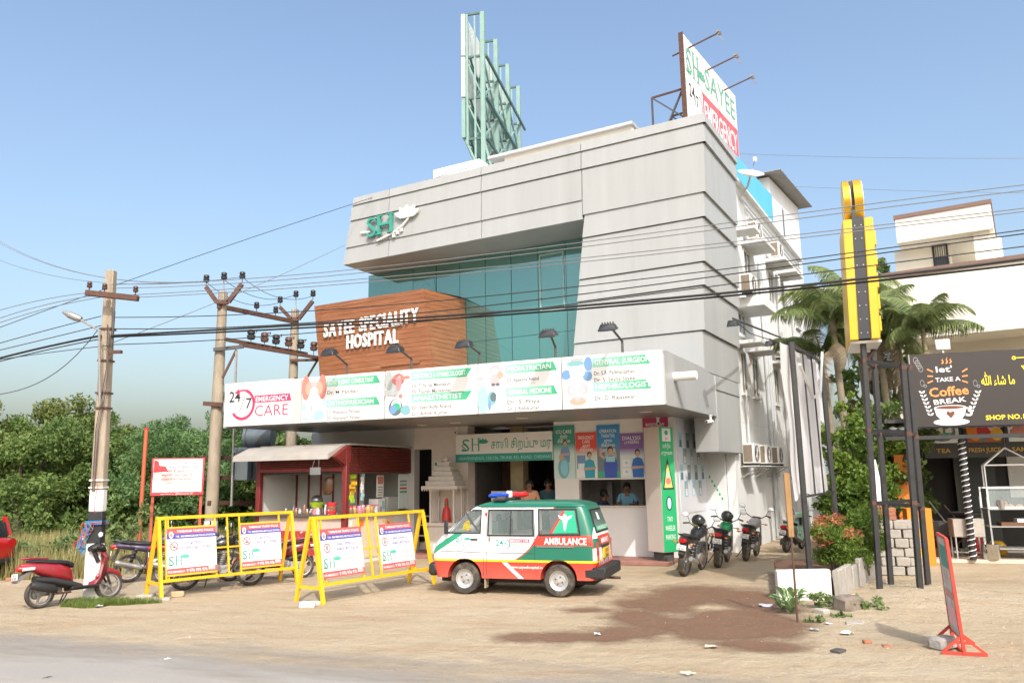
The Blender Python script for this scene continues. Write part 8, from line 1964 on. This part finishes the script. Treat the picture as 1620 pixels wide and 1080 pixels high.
# underwood and far mass behind
g = np.random.default_rng(5)
cen = np.stack([g.uniform(-22, -5.5, 260), g.uniform(26, 40, 260), g.uniform(.2, 1.1, 260)], axis=1); o = quads_mesh('undergrowth', leafcloud(6, cen, g.uniform(.4, .8, 260), 24000, .16), leaf_a, kind='stuff')
cen = np.stack([g.uniform(-60, 40, 420), g.uniform(55, 75, 420), g.uniform(.5, 4.2, 420)], axis=1); quads_mesh('far_wood', leafcloud(7, cen, g.uniform(1.0, 2.2, 420), 30000, .42), leaf_b, kind='stuff')
# dry weeds of the plot: blades and broad leaved stalks
def blades(seed, pts, h, w, lean=.5):
    g = np.random.default_rng(seed); n = len(pts); a = g.uniform(0, 2 * np.pi, n); hh = h * g.uniform(.5, 1.3, n); d = np.stack([np.cos(a), np.sin(a), np.zeros(n)], 1)
    tip = pts + np.stack([np.zeros(n), np.zeros(n), hh], 1) + d * (hh * lean * g.uniform(.1, 1, n))[:, None]; s = np.stack([-np.sin(a), np.cos(a), np.zeros(n)], 1) * w
    return np.stack([pts - s, pts + s, tip], axis=1)
xy = np.stack([g.uniform(-17, -8.2, 26000), g.uniform(18.4, 28.0, 26000), np.zeros(26000)], 1)
bnd = (xy[:, 0] < -8.6 + (xy[:, 1] - 18.4) * .12) & ((xy[:, 1] > 19.4) | (xy[:, 0] < -9.8)) & (xy[:, 1] > 18.6 - .0 * xy[:, 0])
xy = xy[bnd]; hh_ = .42 + .25 * np.sin(xy[:, 0] * 1.7) * np.sin(xy[:, 1] * 1.3)
bl = blades(8, xy, .58, .02); quads_mesh('dry_weeds', bl, grassd, kind='stuff', per=3)
cen = np.stack([g.uniform(-16, -8.8, 90), g.uniform(19.5, 27, 90), g.uniform(.12, .5, 90)], axis=1); quads_mesh('weeds', leafcloud(9, cen, g.uniform(.15, .4, 90), 9000, .10), leaf_w, kind='stuff')
gw = 'tall leafy weeds at the edge of the plot'
wl_ = ('pale leafy weed directly behind the leaning pole', 'leafy weed between the pole and the violet motorcycle', 'tall weed beside the slim orange red post', 'leafy weed near the rear of the red car', 'weed behind the seat of the red scooter')
for i, (px, py, h) in enumerate(((150, 850, 1.3), (190, 860, 1.0), (212, 850, 1.5), (40, 880, .6), (110, 870, .8))):
    p = gz(px, py + 12); p = Vector((at(px, py, min(p.y, 21)).x, min(p.y, 21), 0)); t = thing('weed_plant', wl_[i], 'weed', Fr(p), gw)
    cen = np.array([[g.uniform(-.22, .22), g.uniform(-.2, .2), z] for z in np.linspace(.15, h, 9)]); quads_mesh('leaves', leafcloud(20 + i, cen, np.full(9, .17), 340, .13), leaf_w, t)
    b = MB(Fr(p)); 
    for c in cen[::2]: b.tube([(0, 0, 0), (c[0] * .5, c[1] * .5, c[2] * .6), tuple(c)], .008, leaf_w, 5)
    b.build('stem', t)
# grass tuft round the pole foot
n = 6500; a = g.uniform(0, 2 * np.pi, n); q = np.sqrt(g.random(n)); pc = gz(140, 958)
q *= .75 + .25 * np.sin(3 * a + 1) + .12 * np.sin(7 * a); pts = np.stack([pc.x + .06 + .95 * q * np.cos(a) + .1, pc.y + .15 + .42 * q * np.sin(a), np.zeros(n)], 1); quads_mesh('grass', blades(11, pts, .10, .006, .9), grassg, kind='stuff', per=3)
# planter shrubs
def shrub(p, r, h, seed, mats, label, n, size, name='shrub'):
    t = thing(name, label, 'shrub', Fr(p)); cen, rad = crown_clumps(seed, 34, r * .8, r * .8, h * .42, h * .5, r * .28, r * .46, -.95)
    co = leafcloud(seed, cen, rad, n, size, aspect=.34); gg = np.random.default_rng(seed)
    if len(mats) > 1:
        red = gg.random(n) < .10 + .26 * (co[:, 0, 2] / h) ** 2
        quads_mesh('foliage', co[~red], mats[0], t); quads_mesh('red_foliage', co[red], mats[1], t, )
    else: quads_mesh('foliage', co, mats[0], t)
    b = MB(Fr(p)); rr = random.Random(seed)
    for k in range(7): c = cen[k]; b.tube([(rr.uniform(-.08, .08), rr.uniform(-.08, .08), -.15), (c[0] * .4, c[1] * .4, c[2] * .5), tuple(c)], [.016, .012, .005], bark, 6)
    b.build('stem', t); return t
s1_ = at(1322, 900, 15.1); s1_.z = .3; shrub(s1_, .50, 1.15, 61, [leaf_d, leaf_r], 'planter shrub with many red new leaves, behind the white wall', 9500, .06)
s2_ = at(1366, 890, 15.9); s2_.z = .3; shrub(s2_, .55, 1.20, 62, [leaf_d], 'round bright green planter shrub beside the black posts', 9500, .065)
# broad leaved weeds before the planter: every leaf a part
lv = MB(); 
def bigleaf(L):
    me = []; ks = ((0, .02), (.25, .2), (.55, .26), (.8, .17), (1, 0)); vs = []
    for u, w in ks: vs += [(-w * L, u * L, .18 * L * math.sin(u * 2.6)), (0, u * L, .18 * L * math.sin(u * 2.6) - .04 * L), (w * L, u * L, .18 * L * math.sin(u * 2.6))]
    fs = []
    for j in range(4): fs += [(3 * j, 3 * j + 1, 3 * j + 4, 3 * j + 3), (3 * j + 1, 3 * j + 2, 3 * j + 5, 3 * j + 4)]
    m = bpy.data.meshes.new('leaf'); m.from_pydata(vs, [], fs); m.materials.append(leafmat('leaf_milkweed', (.15, .28, .09), (.30, .42, .20), .3)); m.polygons.foreach_set('use_smooth', [True] * len(m.polygons)); return m
blm = bigleaf(1.0)
def milkweed(p, n, L, h, seed, label):
    t = thing('milkweed', label, 'plant', Fr(p), 'broad leaved plants before the planter'); rr = random.Random(seed)
    b = MB(Fr(p))
    for k in range(4): a = k * 1.6; b.tube([(0, 0, 0), (.06 * math.cos(a), .06 * math.sin(a), h * .5), (.16 * math.cos(a), .16 * math.sin(a), h)], .009, leaf_w, 6)
    b.build('stem', t)
    for k in range(n):
        o = bpy.data.objects.new('leaf', blm); COL.objects.link(o); o.parent = t; a = rr.uniform(0, 6.28); z = h * rr.uniform(.15, 1); q = .16 * z / h
        o.location = (q * math.cos(a), q * math.sin(a), z); s = L * rr.uniform(.7, 1.15); o.scale = (s, s, s); o.rotation_euler = (rr.uniform(-.1, .9), rr.uniform(-.3, .3), a - math.pi / 2)
    return t
milkweed(gz(1252, 972), 30, .20, .34, 1, 'broad leaved grey green plant around the foot of the rusty rod')
milkweed(gz(1238, 966), 16, .16, .24, 2, 'smaller broad leaved plant left of the rusty rod')
def herb(px, py, r, n, seed, label, sz=.06):
    p = gz(px, py); cen = np.random.default_rng(seed).uniform(-1, 1, (9, 3)) * np.array([r, r * .6, r * .35]) + np.array([0, 0, r * .4])
    t = thing('herb', label, 'plant', Fr(p), 'small green herbs before the planter'); quads_mesh('leaves', leafcloud(seed, cen, np.full(9, r * .35), n, sz, aspect=.6), leaf_w, t)
    b = MB(Fr(p)); 
    for k in range(4): b.tube([(0, 0, 0), tuple(cen[k])], .006, leaf_w, 5)
    b.build('stem', t)
herb(1315, 962, .26, 420, 31, 'green herb left of the big stone before the planter'); herb(1368, 968, .26, 420, 32, 'green herb right of the big stone at the slab corner'); herb(1332, 978, .13, 160, 33, 'small herb in front of the big stone'); herb(1290, 985, .12, 140, 34, 'small sprig among the rubbish in front of the planter')
# leafy tree behind the black posts
for i, (px, py, D, r, h0, m, lab) in enumerate(((1358, 640, 19.5, 1.1, 0, leaf_d, 'bright leafy small tree behind the black posts, left half'), (1408, 650, 20.5, 1.45, 0, leaf_a, 'darker leafy small tree behind the black posts, right half'), (1336, 735, 18.6, .6, 0, leaf_d, 'low leafy bush between the banner and the black post'))):
    p = at(px, 860, D); tree(p.x, D, at(px, py, D).z, r, 80 + i, m, lab, 'small trees in the lane', n=11000, size=.10, clumps=36)
tree(at(1385, 500, 25.5).x, 25.5, at(1385, 520, 25.5).z, 1.7, 91, leaf_p, 'dense olive foliage filling the gap under the palms', 'small trees in the lane', n=9000, size=.16, clumps=40)
tree(at(1398, 500, 30).x, 30, at(1398, 445, 30).z, 1.6, 90, leaf_a, 'tall green tree crown between the yellow sign and the cream house', 'small trees in the lane', n=5000, size=.2)
# palms: fronds are parts
def frond_mesh(L, seed, droop, m, name='frond', dead=False):
    g_ = np.random.default_rng(seed); q = []; pos = np.zeros(3); ang = 1.05; st = L / 26; pts = []
    for k in range(27):
        pts.append(pos.copy()); ang -= droop * (.4 + 1.3 * k / 26) / 26; pos = pos + st * np.array([math.cos(ang), 0, math.sin(ang)])
    pts = np.array(pts); quad = []
    for k in range(26):
        w = .022 * (1 - k / 28); quad.append([pts[k] + [0, -w, 0], pts[k] + [0, w, 0], pts[k + 1] + [0, w, 0], pts[k + 1] + [0, -w, 0]])
    for k in range(3, 27):
        for s in (1, -1):
            for rep in (0, .5):
                p = pts[min(k, 26)] * (1 - rep) + pts[min(k + 1, 26)] * rep if k < 26 else pts[26]
                ll = L * .30 * math.sin(math.pi * (.18 + .76 * k / 27)) * g_.uniform(.85, 1.1); d = np.array([.55, s * .8, -.30 - (.6 if dead else .25) * g_.random()]); d /= np.linalg.norm(d)
                e = p + d * ll * .55; f = e + (d + np.array([0, 0, -.55 - .3 * g_.random()])) * ll * .5; wv = np.array([.017, 0, .006]) * (L / 2)
                quad.append([p - wv, p + wv, e + wv, e - wv]); quad.append([e - wv, e + wv, f + wv * .15, f - wv * .15])
    co = np.array(quad, dtype=np.float32); n = len(co); me = bpy.data.meshes.new(name); me.vertices.add(n * 4); me.vertices.foreach_set('co', co.ravel()); me.loops.add(n * 4); me.loops.foreach_set('vertex_index', np.arange(n * 4, dtype=np.int32)); me.polygons.add(n); me.polygons.foreach_set('loop_start', np.arange(0, n * 4, 4, dtype=np.int32)); me.update(calc_edges=True); me.materials.append(m); return me
FM = [frond_mesh(2.0, 1, 1.7, leaf_p), frond_mesh(2.0, 2, 2.3, leaf_p), frond_mesh(2.0, 3, 1.2, leaf_p)]; FD = frond_mesh(1.7, 4, 2.2, leaf_dead, dead=True)
ptr = M('palm_trunk', (.24, .20, .14), .9, var=.2, scale=3, stretch=(1, 1, 9), bump=.4)
def palm(px, py, D, s, n, seed, label, dead=0, r=.10):
    top = at(px, py, D); p = Vector((top.x + .1, D, 0)); t = thing('palm_tree', label, 'palm tree', Fr(p), 'palms behind the tower sign'); rr = random.Random(seed)
    b = MB(Fr(p)); L = top - p; b.tube([(0, 0, -.1), tuple(L * .5 + Vector((.06, 0, 0))), tuple(L)], [r * 1.25, r, r * .85], ptr, 10); b.build('trunk', t)
    b = MB(Fr(p)); b.tube([tuple(L * .86), tuple(L)], [r * .9, r * .65], leaf_d, 10); b.build('crown_shaft', t)
    for k in range(n):
        o = bpy.data.objects.new('frond', FM[k % 3]); COL.objects.link(o); o.parent = t; o.location = L; q = s * rr.uniform(.85, 1.12); o.scale = (q, q, q); o.rotation_euler = (rr.uniform(-.2, .2), rr.uniform(-.45, .6), 2 * math.pi * (k + rr.random() * .6) / n)
    for k in range(dead):
        o = bpy.data.objects.new('dead_frond', FD); COL.objects.link(o); o.parent = t; o.location = L * (.90 - .03 * k); o.scale = (s * .8,) * 3; o.rotation_euler = (0, 1.25, rr.uniform(0, 6.28)); o['label'] = 'dry hanging frond'
    return t
palm(1316, 505, 21.5, .84, 20, 1, 'palm between the white banner and the yellow sign, arching left', 2)
palm(1300, 560, 23.0, .85, 16, 2, 'lower palm half hidden by the white banner', 1)
palm(1385, 500, 23.5, .86, 20, 3, 'palm with dry hanging fronds directly behind the yellow sign', 4)
palm(1420, 540, 24.0, .84, 18, 4, 'palm with drooping dead leaves above the bright small trees', 4)
palm(1459, 520, 22.0, .78, 15, 5, 'slim palm before the cream house wall, rightmost', 1, .07)
palm(1350, 470, 26.0, .88, 20, 6, 'tallest palm, its crown showing behind the yellow sign', 1)
# ------------------------------------------------------------------ people
def person(fr, label, joints, shirt, trousers, k=1.0, cap=False, head=(0, 0, 1.62), face=0.0):
    """one continuous body grown along the skeleton (skin modifier), hair as a child; faces -y"""
    t = thing('person', label, 'person', fr)
    names = list(joints); idx = {n: i for i, n in enumerate(names)}
    rad = dict(pelvis=(.15, .11), belly=(.155, .115), chest=(.17, .12), neck=(.058, .058), skull0=(.07, .075), skull1=(.092, .105), skull2=(.075, .09), sl=(.075, .07), sr=(.075, .07), el=(.048, .048), er=(.048, .048), wl=(.034, .034), wr=(.034, .034), hl=(.042, .022), hr=(.042, .022), pl=(.10, .10), pr=(.10, .10), kl=(.068, .068), kr=(.068, .068), al=(.046, .046), ar=(.046, .046), fl=(.045, .03), fr=(.045, .03))
    ed = [('pelvis', 'belly'), ('belly', 'chest'), ('chest', 'neck'), ('neck', 'skull0'), ('skull0', 'skull1'), ('skull1', 'skull2')]
    for s in 'lr': ed += [('chest', 's' + s), ('s' + s, 'e' + s), ('e' + s, 'w' + s), ('w' + s, 'h' + s), ('pelvis', 'p' + s), ('p' + s, 'k' + s), ('k' + s, 'a' + s), ('a' + s, 'f' + s)]
    me = bpy.data.meshes.new('body'); me.from_pydata([joints[n] for n in names], [(idx[a], idx[c]) for a, c in ed], [])
    o = bpy.data.objects.new('body', me); COL.objects.link(o)
    bm = bmesh.new(); bm.from_mesh(me); ly = bm.verts.layers.skin.verify()
    for v, n in zip(bm.verts, names): v[ly].radius = rad[n]; v[ly].use_root = (n == 'pelvis')
    bm.to_mesh(me); bm.free()
    o.modifiers.new('s', 'SKIN'); sb = o.modifiers.new('u', 'SUBSURF'); sb.levels = 2; sb.render_levels = 2
    bpy.context.view_layer.update(); dg = bpy.context.evaluated_depsgraph_get(); m2 = bpy.data.meshes.new_from_object(o.evaluated_get(dg)); bpy.data.objects.remove(o); bpy.data.meshes.remove(me)
    o = bpy.data.objects.new('body', m2); COL.objects.link(o); o.parent = t; m2.materials.clear()
    for m in (shirt, trousers, skin, black): m2.materials.append(m)
    P = {n: Vector(joints[n]) for n in names}
    def near(c):
        best = None
        for a, q in ed:
            A, B_ = P[a], P[q]; d = B_ - A; u = max(0, min(1, (c - A).dot(d) / d.length_squared)); ds = (c - A - d * u).length / (.05 + sum(rad[a]) / 4)
            if best is None or ds < best[0]: best = (ds, a, q, u)
        return best
    for f in m2.polygons:
        _, a, q, u = near(f.center); k_ = 0
        if a in ('neck', 'skull0', 'skull1') or (q == 'neck' and u > .55): k_ = 2
        elif a[0] == 'w' or (a[0] == 'e' and True) or (a[0] == 's' and u > .72): k_ = 2
        elif a[0] in 'pk' and a != 'pelvis' and len(a) == 2 or (a == 'pelvis' and q[0] == 'p'): k_ = 1
        elif a[0] == 'a': k_ = 3
        f.material_index = k_; f.use_smooth = True
    h = P['skull1']; b = MB(fr); fw = Vector((math.sin(face), -math.cos(face), 0)); sd = Vector((fw.y, -fw.x, 0)) * -1
    vs = []; 
    b.sph(h + Vector((0, 0, .035)) - fw * .022, (.103, .112, .105), hairm, 16, 10); b.v = [p if True else p for p in b.v]; ho = b.build('hair', t)
    b = MB(fr); 
    for s in (-1, 1): b.sph(h + fw * .093 + sd * s * .034 + Vector((0, 0, .005)), (.012, .012, .008), inkwht, 8, 6); b.sph(h + fw * .102 + sd * s * .034 + Vector((0, 0, .005)), .006, inkblk, 6, 5); b.sph(h + sd * s * .095 + Vector((0, 0, -.01)), (.02, .025, .032), skin, 8, 6)
    b.sph(h + fw * .108 + Vector((0, 0, -.025)), (.016, .02, .026), skin, 8, 6); b.beam(h + fw * .098 + sd * .025 + Vector((0, 0, -.062)), h + fw * .098 - sd * .025 + Vector((0, 0, -.062)), .01, .012, fm('lips', (.16, .05, .04)) if 'lips' not in bpy.data.materials else bpy.data.materials['lips']); b.beam(h + fw * .104 + sd * .03 + Vector((0, 0, -.048)), h + fw * .104 - sd * .03 + Vector((0, 0, -.048)), .008, .01, hairm); b.build('face', t)
    for s, nme in (('l', -1), ('r', 1)):
        w_, hnd = P['w' + s], P['h' + s]; d = (hnd - w_).normalized(); side_ = d.cross(Vector((0, 1, 0))); side_ = side_.normalized() if side_.length > .1 else Vector((1, 0, 0))
        b = MB(fr)
        for k in range(4): q0 = hnd + side_ * (.015 * (k - 1.5)); l_ = (.055, .066, .062, .048)[k]; b.tube([q0, q0 + d * l_ * .6, q0 + d * l_ + Vector((0, -.012, 0))], [.009, .008, .006], skin, 6)
        q0 = w_.lerp(hnd, .5) + side_ * .028 * nme; b.tube([q0, q0 + side_ * .025 * nme + d * .03, q0 + side_ * .025 * nme + d * .055], [.010, .009, .007], skin, 6); b.build('fingers', t)
    return t
def stand(dx=0): return dict(pelvis=(0, 0, .95), belly=(0, 0, 1.10), chest=(0, 0, 1.33), neck=(0, 0, 1.49), skull0=(0, -.01, 1.55), skull1=(0, -.015, 1.63), skull2=(0, -.01, 1.72), sl=(-.19, 0, 1.41), sr=(.19, 0, 1.41), el=(-.26, .02, 1.12), er=(.26, .02, 1.12), wl=(-.22, -.10, .88), wr=(.22, -.10, .88), hl=(-.20, -.14, .80), hr=(.20, -.14, .80), pl=(-.10, 0, .86), pr=(.10, 0, .86), kl=(-.11, -.01, .48), kr=(.11, -.01, .48), al=(-.12, .02, .09), ar=(.12, .02, .09), fl=(-.13, -.14, .04), fr=(.13, -.14, .04))
def seat(): return dict(pelvis=(0, .1, .62), belly=(0, .08, .78), chest=(0, .0, 1.0), neck=(0, -.04, 1.17), skull0=(0, -.06, 1.22), skull1=(0, -.075, 1.30), skull2=(0, -.07, 1.39), sl=(-.19, -.02, 1.08), sr=(.19, -.02, 1.08), el=(-.27, -.14, .84), er=(.27, -.14, .84), wl=(-.14, -.34, .80), wr=(.16, -.36, .84), hl=(-.08, -.40, .80), hr=(.10, -.42, .85), pl=(-.10, .08, .56), pr=(.10, .08, .56), kl=(-.12, -.34, .56), kr=(.12, -.34, .56), al=(-.12, -.36, .12), ar=(.12, -.36, .12), fl=(-.13, -.50, .05), fr=(.13, -.50, .05))
peach = M('peach_shirt', (.62, .32, .20), .8, var=.1, scale=6); cyan_ = M('light_blue_shirt', (.18, .40, .52), .8, var=.1, scale=6); navy = M('navy_shirt', (.035, .05, .12), .8, var=.1); teal_ = M('teal_shirt', (.03, .10, .12), .8); trs = M('dark_trousers', (.05, .05, .06), .8, var=.1)
d0_ = at(839, 820, 21.6); person(Fr((d0_.x, 21.9, .30), R(-6)), 'bearded man in a peach shirt standing in the dark entrance behind the ambulance', stand(), peach, trs)
d1_ = at(868, 820, 22.3); person(Fr((d1_.x, 22.3, .30), R(15)), 'person in dark teal half hidden in the entrance beside the counter wall', stand(), teal_, trs)
w1_ = CF.w((CF.front(952, 790, 4.3).x, 4.35, 0)); person(Fr((w1_.x, w1_.y, .33), R(60)), 'person with black hair behind the counter, only the head showing', seat(), navy, trs, face=R(40))
w2_ = CF.w((CF.front(990, 790, 4.25).x, 4.4, 0)); person(Fr((w2_.x, w2_.y, .52), R(-10)), 'person in a light blue shirt leaning on the counter sill', seat(), cyan_, trs)
for q, z, lab in ((w1_, .33, 'stool behind the counter, left one'), (w2_, .52, 'stool under the person in light blue')):
    f = Fr((q.x, q.y + .1, .1), 0); b = MB(f); hgt_s = z + .38; b.rev((0, 0, 0), [(.16, 0), (.03, .03), (.03, hgt_s - .06), (.17, hgt_s - .05), (.17, hgt_s - .01)], blackp, 14); tag(b.build('stool'), lab, 'stool')

# ------------------------------------------------------------------ overhead lines along the road
WP = Vector((pb.x, pb.y, 0)); WD = Vector((math.cos(R(16)), -math.sin(R(16)), 0)); WN = Vector((math.sin(R(16)), math.cos(R(16)), 0))
def wpt(px, py, off=0.0): return onplane(px, py, WP + WN * off, WN)
def wire(pts, r, m, label, group='overhead lines along the road', off=0.0, name='overhead_wire', n=14):
    """a hanging line through three sighted points, carried on past the frame"""
    q = [wpt(*p, off) for p in pts]; s = [(v - WP).dot(WD) for v in q]; z = [v.z for v in q]
    k = np.polyfit(s, z, len(pts) - 1); s0, s1 = min(s), max(s)
    b = MB(); out = []
    for i in range(n + 1): a = s0 + (s1 - s0) * i / n; out.append(WP + WN * off + WD * a + Vector((0, 0, float(np.polyval(k, a)))))
    ends = sorted(pts)
    if ends[0][0] < 0: out.insert(0, out[0] + (out[0] - out[1]).normalized() * 12)
    if ends[-1][0] > 1620: out.append(out[-1] + (out[-1] - out[-2]).normalized() * 12)
    b.tube(out, r, m, 5); return tag(b.build(name), label, 'cable', group)
xl_, xr_ = -60, 1700
lines_ = [
 ([(176, 450), (750, 405), (1111, 358), (xr_, 283)], .008, 'uppermost thin line crossing the facade and the yellow sign'), ([(176, 456), (750, 412), (1111, 366), (xr_, 292)], .008, 'thin line just under the uppermost one'),
 ([(176, 468), (700, 430), (1111, 388), (xr_, 320)], .008, 'third thin line from the top over the grey cladding'), ([(176, 472), (700, 436), (1111, 394), (xr_, 325)], .008, 'fourth thin line from the top over the grey cladding'),
 ([(180, 502), (560, 487), (1111, 430), (xr_, 353)], .009, 'dark line crossing the teal glass at half height'), ([(180, 520), (560, 505), (1111, 440), (xr_, 359)], .010, 'dark line over the upper edge of the timber box'),
 ([(180, 545), (540, 522), (1111, 455), (xr_, 380)], .009, 'thin line running under the letters of the timber box'),
]
for pts, r, lab in lines_: wire(pts, r, wirem if r < .009 else cablem, lab)
wire([(176, 531), (560, 509), (1111, 467), (xr_, 399)], .022, cablem, 'thick black cable bundle over the letters of the timber box'); wire([(176, 533), (560, 514), (1111, 472), (xr_, 408)], .017, cablem, 'black cable just under the thick bundle', off=.05)
gl = 'lines from the leaning pole to the left'
for (y0, y1, y2, r, lab) in ((461, 470, 510, .008, 'highest line running left from the cross arm'), (466, 478, 526, .008, 'second line running left from the cross arm'), (470, 484, 533, .008, 'third line running left from the cross arm'), (500, 518, 560, .009, 'grey line left of the pole above the lamp'), (515, 532, 568, .009, 'lower grey line left of the pole below the lamp'), (531, 545, 583, .024, 'thick black bundle sagging left from the pole'), (536, 550, 588, .012, 'cable under the thick bundle left of the pole')):
    wire([(160, y0), (90, y1), (xl_, y2)], r, wirem if r < .009 else cablem, lab, gl)
wire([(156, 520), (90, 588), (30, 617), (xl_, 632)], .008, cablem, 'drooping line from the lamp bracket to the left edge', gl); wire([(176, 546), (60, 560), (xl_, 578)], .008, cablem, 'faint line below the bundle at the left edge', gl)
# far lines reaching the transformer poles and the roof
def span(p, q, sag, r, m, label, n=16):
    p = Vector(p); q = Vector(q); b = MB()
    if p.x < -20: p += (p - q).normalized() * 12
    b.tube([p.lerp(q, i / n) - Vector((0, 0, sag * 4 * (i / n) * (1 - i / n))) for i in range(n + 1)], r, m, 5); return tag(b.build('overhead_wire'), label, 'cable', 'lines to the transformer poles')
span(at1(326, 446), at(-60, 346, 34), .9, .010, wirem, 'long thin line from the first transformer pole to the upper left edge'); span(at1(354, 442), at(-60, 340, 35), 1.1, .010, wirem, 'middle thin line from the top pin to the upper left edge'); span(at1(383, 438), at(-60, 384, 36), .9, .010, wirem, 'lower thin line from the first transformer pole to the left')
for a_, c_, lab in (((326, 446), (443, 478), 'slack jumper between the left arms of the transformer poles'), ((354, 442), (468, 466), 'slack jumper between the pins of the transformer poles'), ((383, 438), (495, 468), 'slack jumper between the right arms of the transformer poles')): span(at1(*a_), at2(*c_), .35, .009, cablem, lab)
rp2 = HF.w((-8.9, 2.9, 13.0)); span(at(-60, 540, 20), rp2, -.15, .010, cablem, 'slanting line rising from the left edge to the roof tank room'); span(pp_(4.9), HF.w((-11.9, -.1, 9.9)), .1, .008, wirem, 'slanting line from the leaning pole to the facade logo'); span(at(783, 238, 27.5), HF.w((-10.4, 3.0, 12.6)), .3, .03, cablem, 'black loop of cable hanging from the roof truss')
for k, (ya, yb_) in enumerate(((243, 250), (290, 306))): span(at(1160, ya, 34), at(1700, yb_, 30), .1, .009, wirem, ('faint high line right of the white hoarding', 'faint high line above the cream house')[k])
b = MB(); b.tube([HF.w((-.05, 3.6, 6.6)), HF.w((.3, 3.9, 6.2)), at(1290, 560, 17.5)], .014, cablem, 5); tag(b.build('overhead_wire'), 'dark service cable from the side wall to the white banner frame', 'cable', 'lines to the transformer poles')

# ------------------------------------------------------------------ stones, rubbish, small rubble
rq = random.Random(21)
stone(gz(1343, 968), (.40, .30, .25), 'big grey brown stone between the herbs before the planter', M('brown_stone', (.20, .165, .13), .95, var=.3, scale=7, bump=.5), 'stone', .5, None, 'stone'); stone(gz(1349, 952), (.20, .14, .12), 'white lump lying on the big stone behind the herbs', plaster, 'stone', .2)
gr_ = 'rubble strewn before the planter'
for i, (px, py, s, m, lab) in enumerate(((1372, 1017, .07, brickm, 'piece of red brick in the rubble before the planter'), (1326, 1030, .12, darkg, 'flat dark sole like scrap at the road edge'), (1402, 1022, .08, brickm, 'flat reddish tile shard right of the brick piece'), (1300, 972, .15, conc, 'pale flat stone below the planter wall'), (1352, 987, .16, conc, 'long pale slab among the rubbish'), (1420, 955, .10, conc, 'small stone on the dirt heap between the posts'), (1398, 925, .12, conc, 'grey stone at the foot of the rear black post'), (1425, 930, .09, block, 'dark clod on the dirt heap'), (1370, 935, .1, block, 'clod beside the slab wall'))):
    stone(gz(px, py), (s * 1.4, s, s * (.22 if i in (1, 2, 4) else .6)), lab, m, 'stone', i * .7, gr_, 'rubble_piece')
def scrap(px, py, s, m, lab, seed):
    s *= .8; f = Fr(gz(px, py) + Vector((0, 0, .02)), seed); r_ = random.Random(seed); b = MB(f); vs = []; k = 4
    for j in range(k + 1):
        for i in range(k + 1): vs.append((s * (i / k - .5) * 1.3 + r_.uniform(-.1, .1) * s, s * (j / k - .5) + r_.uniform(-.1, .1) * s, r_.uniform(0, .22) * s))
    b.add(vs, [(j * 5 + i, j * 5 + i + 1, (j + 1) * 5 + i + 1, (j + 1) * 5 + i) for j in range(k) for i in range(k)], m); return tag(b.build('litter'), lab, 'litter', 'scraps of litter on the ground')
sc_ = (((263, 1046, .11, litter, 'white torn paper on the road edge below the barriers'), (158, 960, .14, litter, 'pale scrap in the grass at the pole foot'), (1212, 960, .20, fm('scrap_blue', (.45, .47, .60)), 'bluish plastic scrap on the wet soil'), (1340, 1003, .16, litter, 'crumpled white plastic in the rubbish before the planter'), (1310, 988, .09, litter, 'small white wrapper below the planter'), (1460, 957, .10, litter, 'white scrap near the front black post'), (1570, 957, .10, litter, 'white scrap on the sand right of the red sign'), (1480, 965, .10, p_pk, 'pinkish paper on the sand left of the red sign'), (1125, 1025, .14, fm('scrap_tan', (.62, .52, .40)), 'tan husk on the sand under the wet patch'), (1090, 1068, .13, fm('scrap_buff', (.62, .54, .42)), 'heap of pale crumbs at the road edge'), (945, 1005, .10, p_lt, 'pale scrap on the left arm of the wet patch'), (1290, 998, .12, p_grey, 'grey shred left of the rubbish'), (75, 1075, .1, darkg, 'dark scrap on the asphalt at lower left'), (505, 1065, .07, rust, 'brown leaf on the asphalt below the second barrier')))
for i, a_ in enumerate(sc_): scrap(*a_, i + 1)
gr3 = 'rubble behind the red car'
for i, (px, py, s, m, lab) in enumerate(((20, 911, .2, plaster, 'biggest pale rubble lump behind the wheel of the red car'), (28, 905, .14, conc, 'grey rubble lump just right of the biggest pale one by the red car'), (14, 918, .12, brickm, 'red brick chip nearest the road beside the red car'), (36, 908, .17, plaster, 'pale rubble lump nearest the tail of the red scooter'), (30, 897, .2, block, 'long grey kerb fragment at the edge of the weeds behind the car'), (44, 912, .09, conc, 'smallest rubble chip under the tail of the red scooter'))):
    stone(gz(px, py), (s * 1.4, s, s * .6), lab, m, 'stone', i, gr3, 'rubble_piece')
# pebbles: too many to count
vs = []; fs = []; pm = MB()
for i in range(3000):
    u = rq.random()
    if u < .25: x, y = rq.gauss(2.6, 1.1), rq.gauss(13.2, 1.2)
    elif u < .6: x, y = rq.gauss(7.2, 1.5), rq.gauss(12.8, 1.6)
    else: x, y = rq.uniform(-10, 12), rq.uniform(9.2, 17.5)
    s = rq.uniform(.006, .018) * (2.0 if rq.random() < .05 else 1); z = hgt(x, y); c = Vector((x, y, z)); a = rq.random() * 6.28; k = len(vs)
    for q in range(5): vs.append(c + Vector((s * math.cos(a + q * 1.256) * rq.uniform(.7, 1.3), s * math.sin(a + q * 1.256) * rq.uniform(.7, 1.3), -.003)))
    vs.append(c + Vector((0, 0, s * .7))); fs += [(k + q, k + (q + 1) % 5, k + 5) for q in range(5)]
pm.add(vs, fs, M('pebble', (.40, .32, .24), .9, var=.3, scale=30, col2=(.22, .17, .13), thr=(.4, .6))); tag(pm.build('pebbles', loc=(0, 0, 0), smooth=False), kind='stuff')
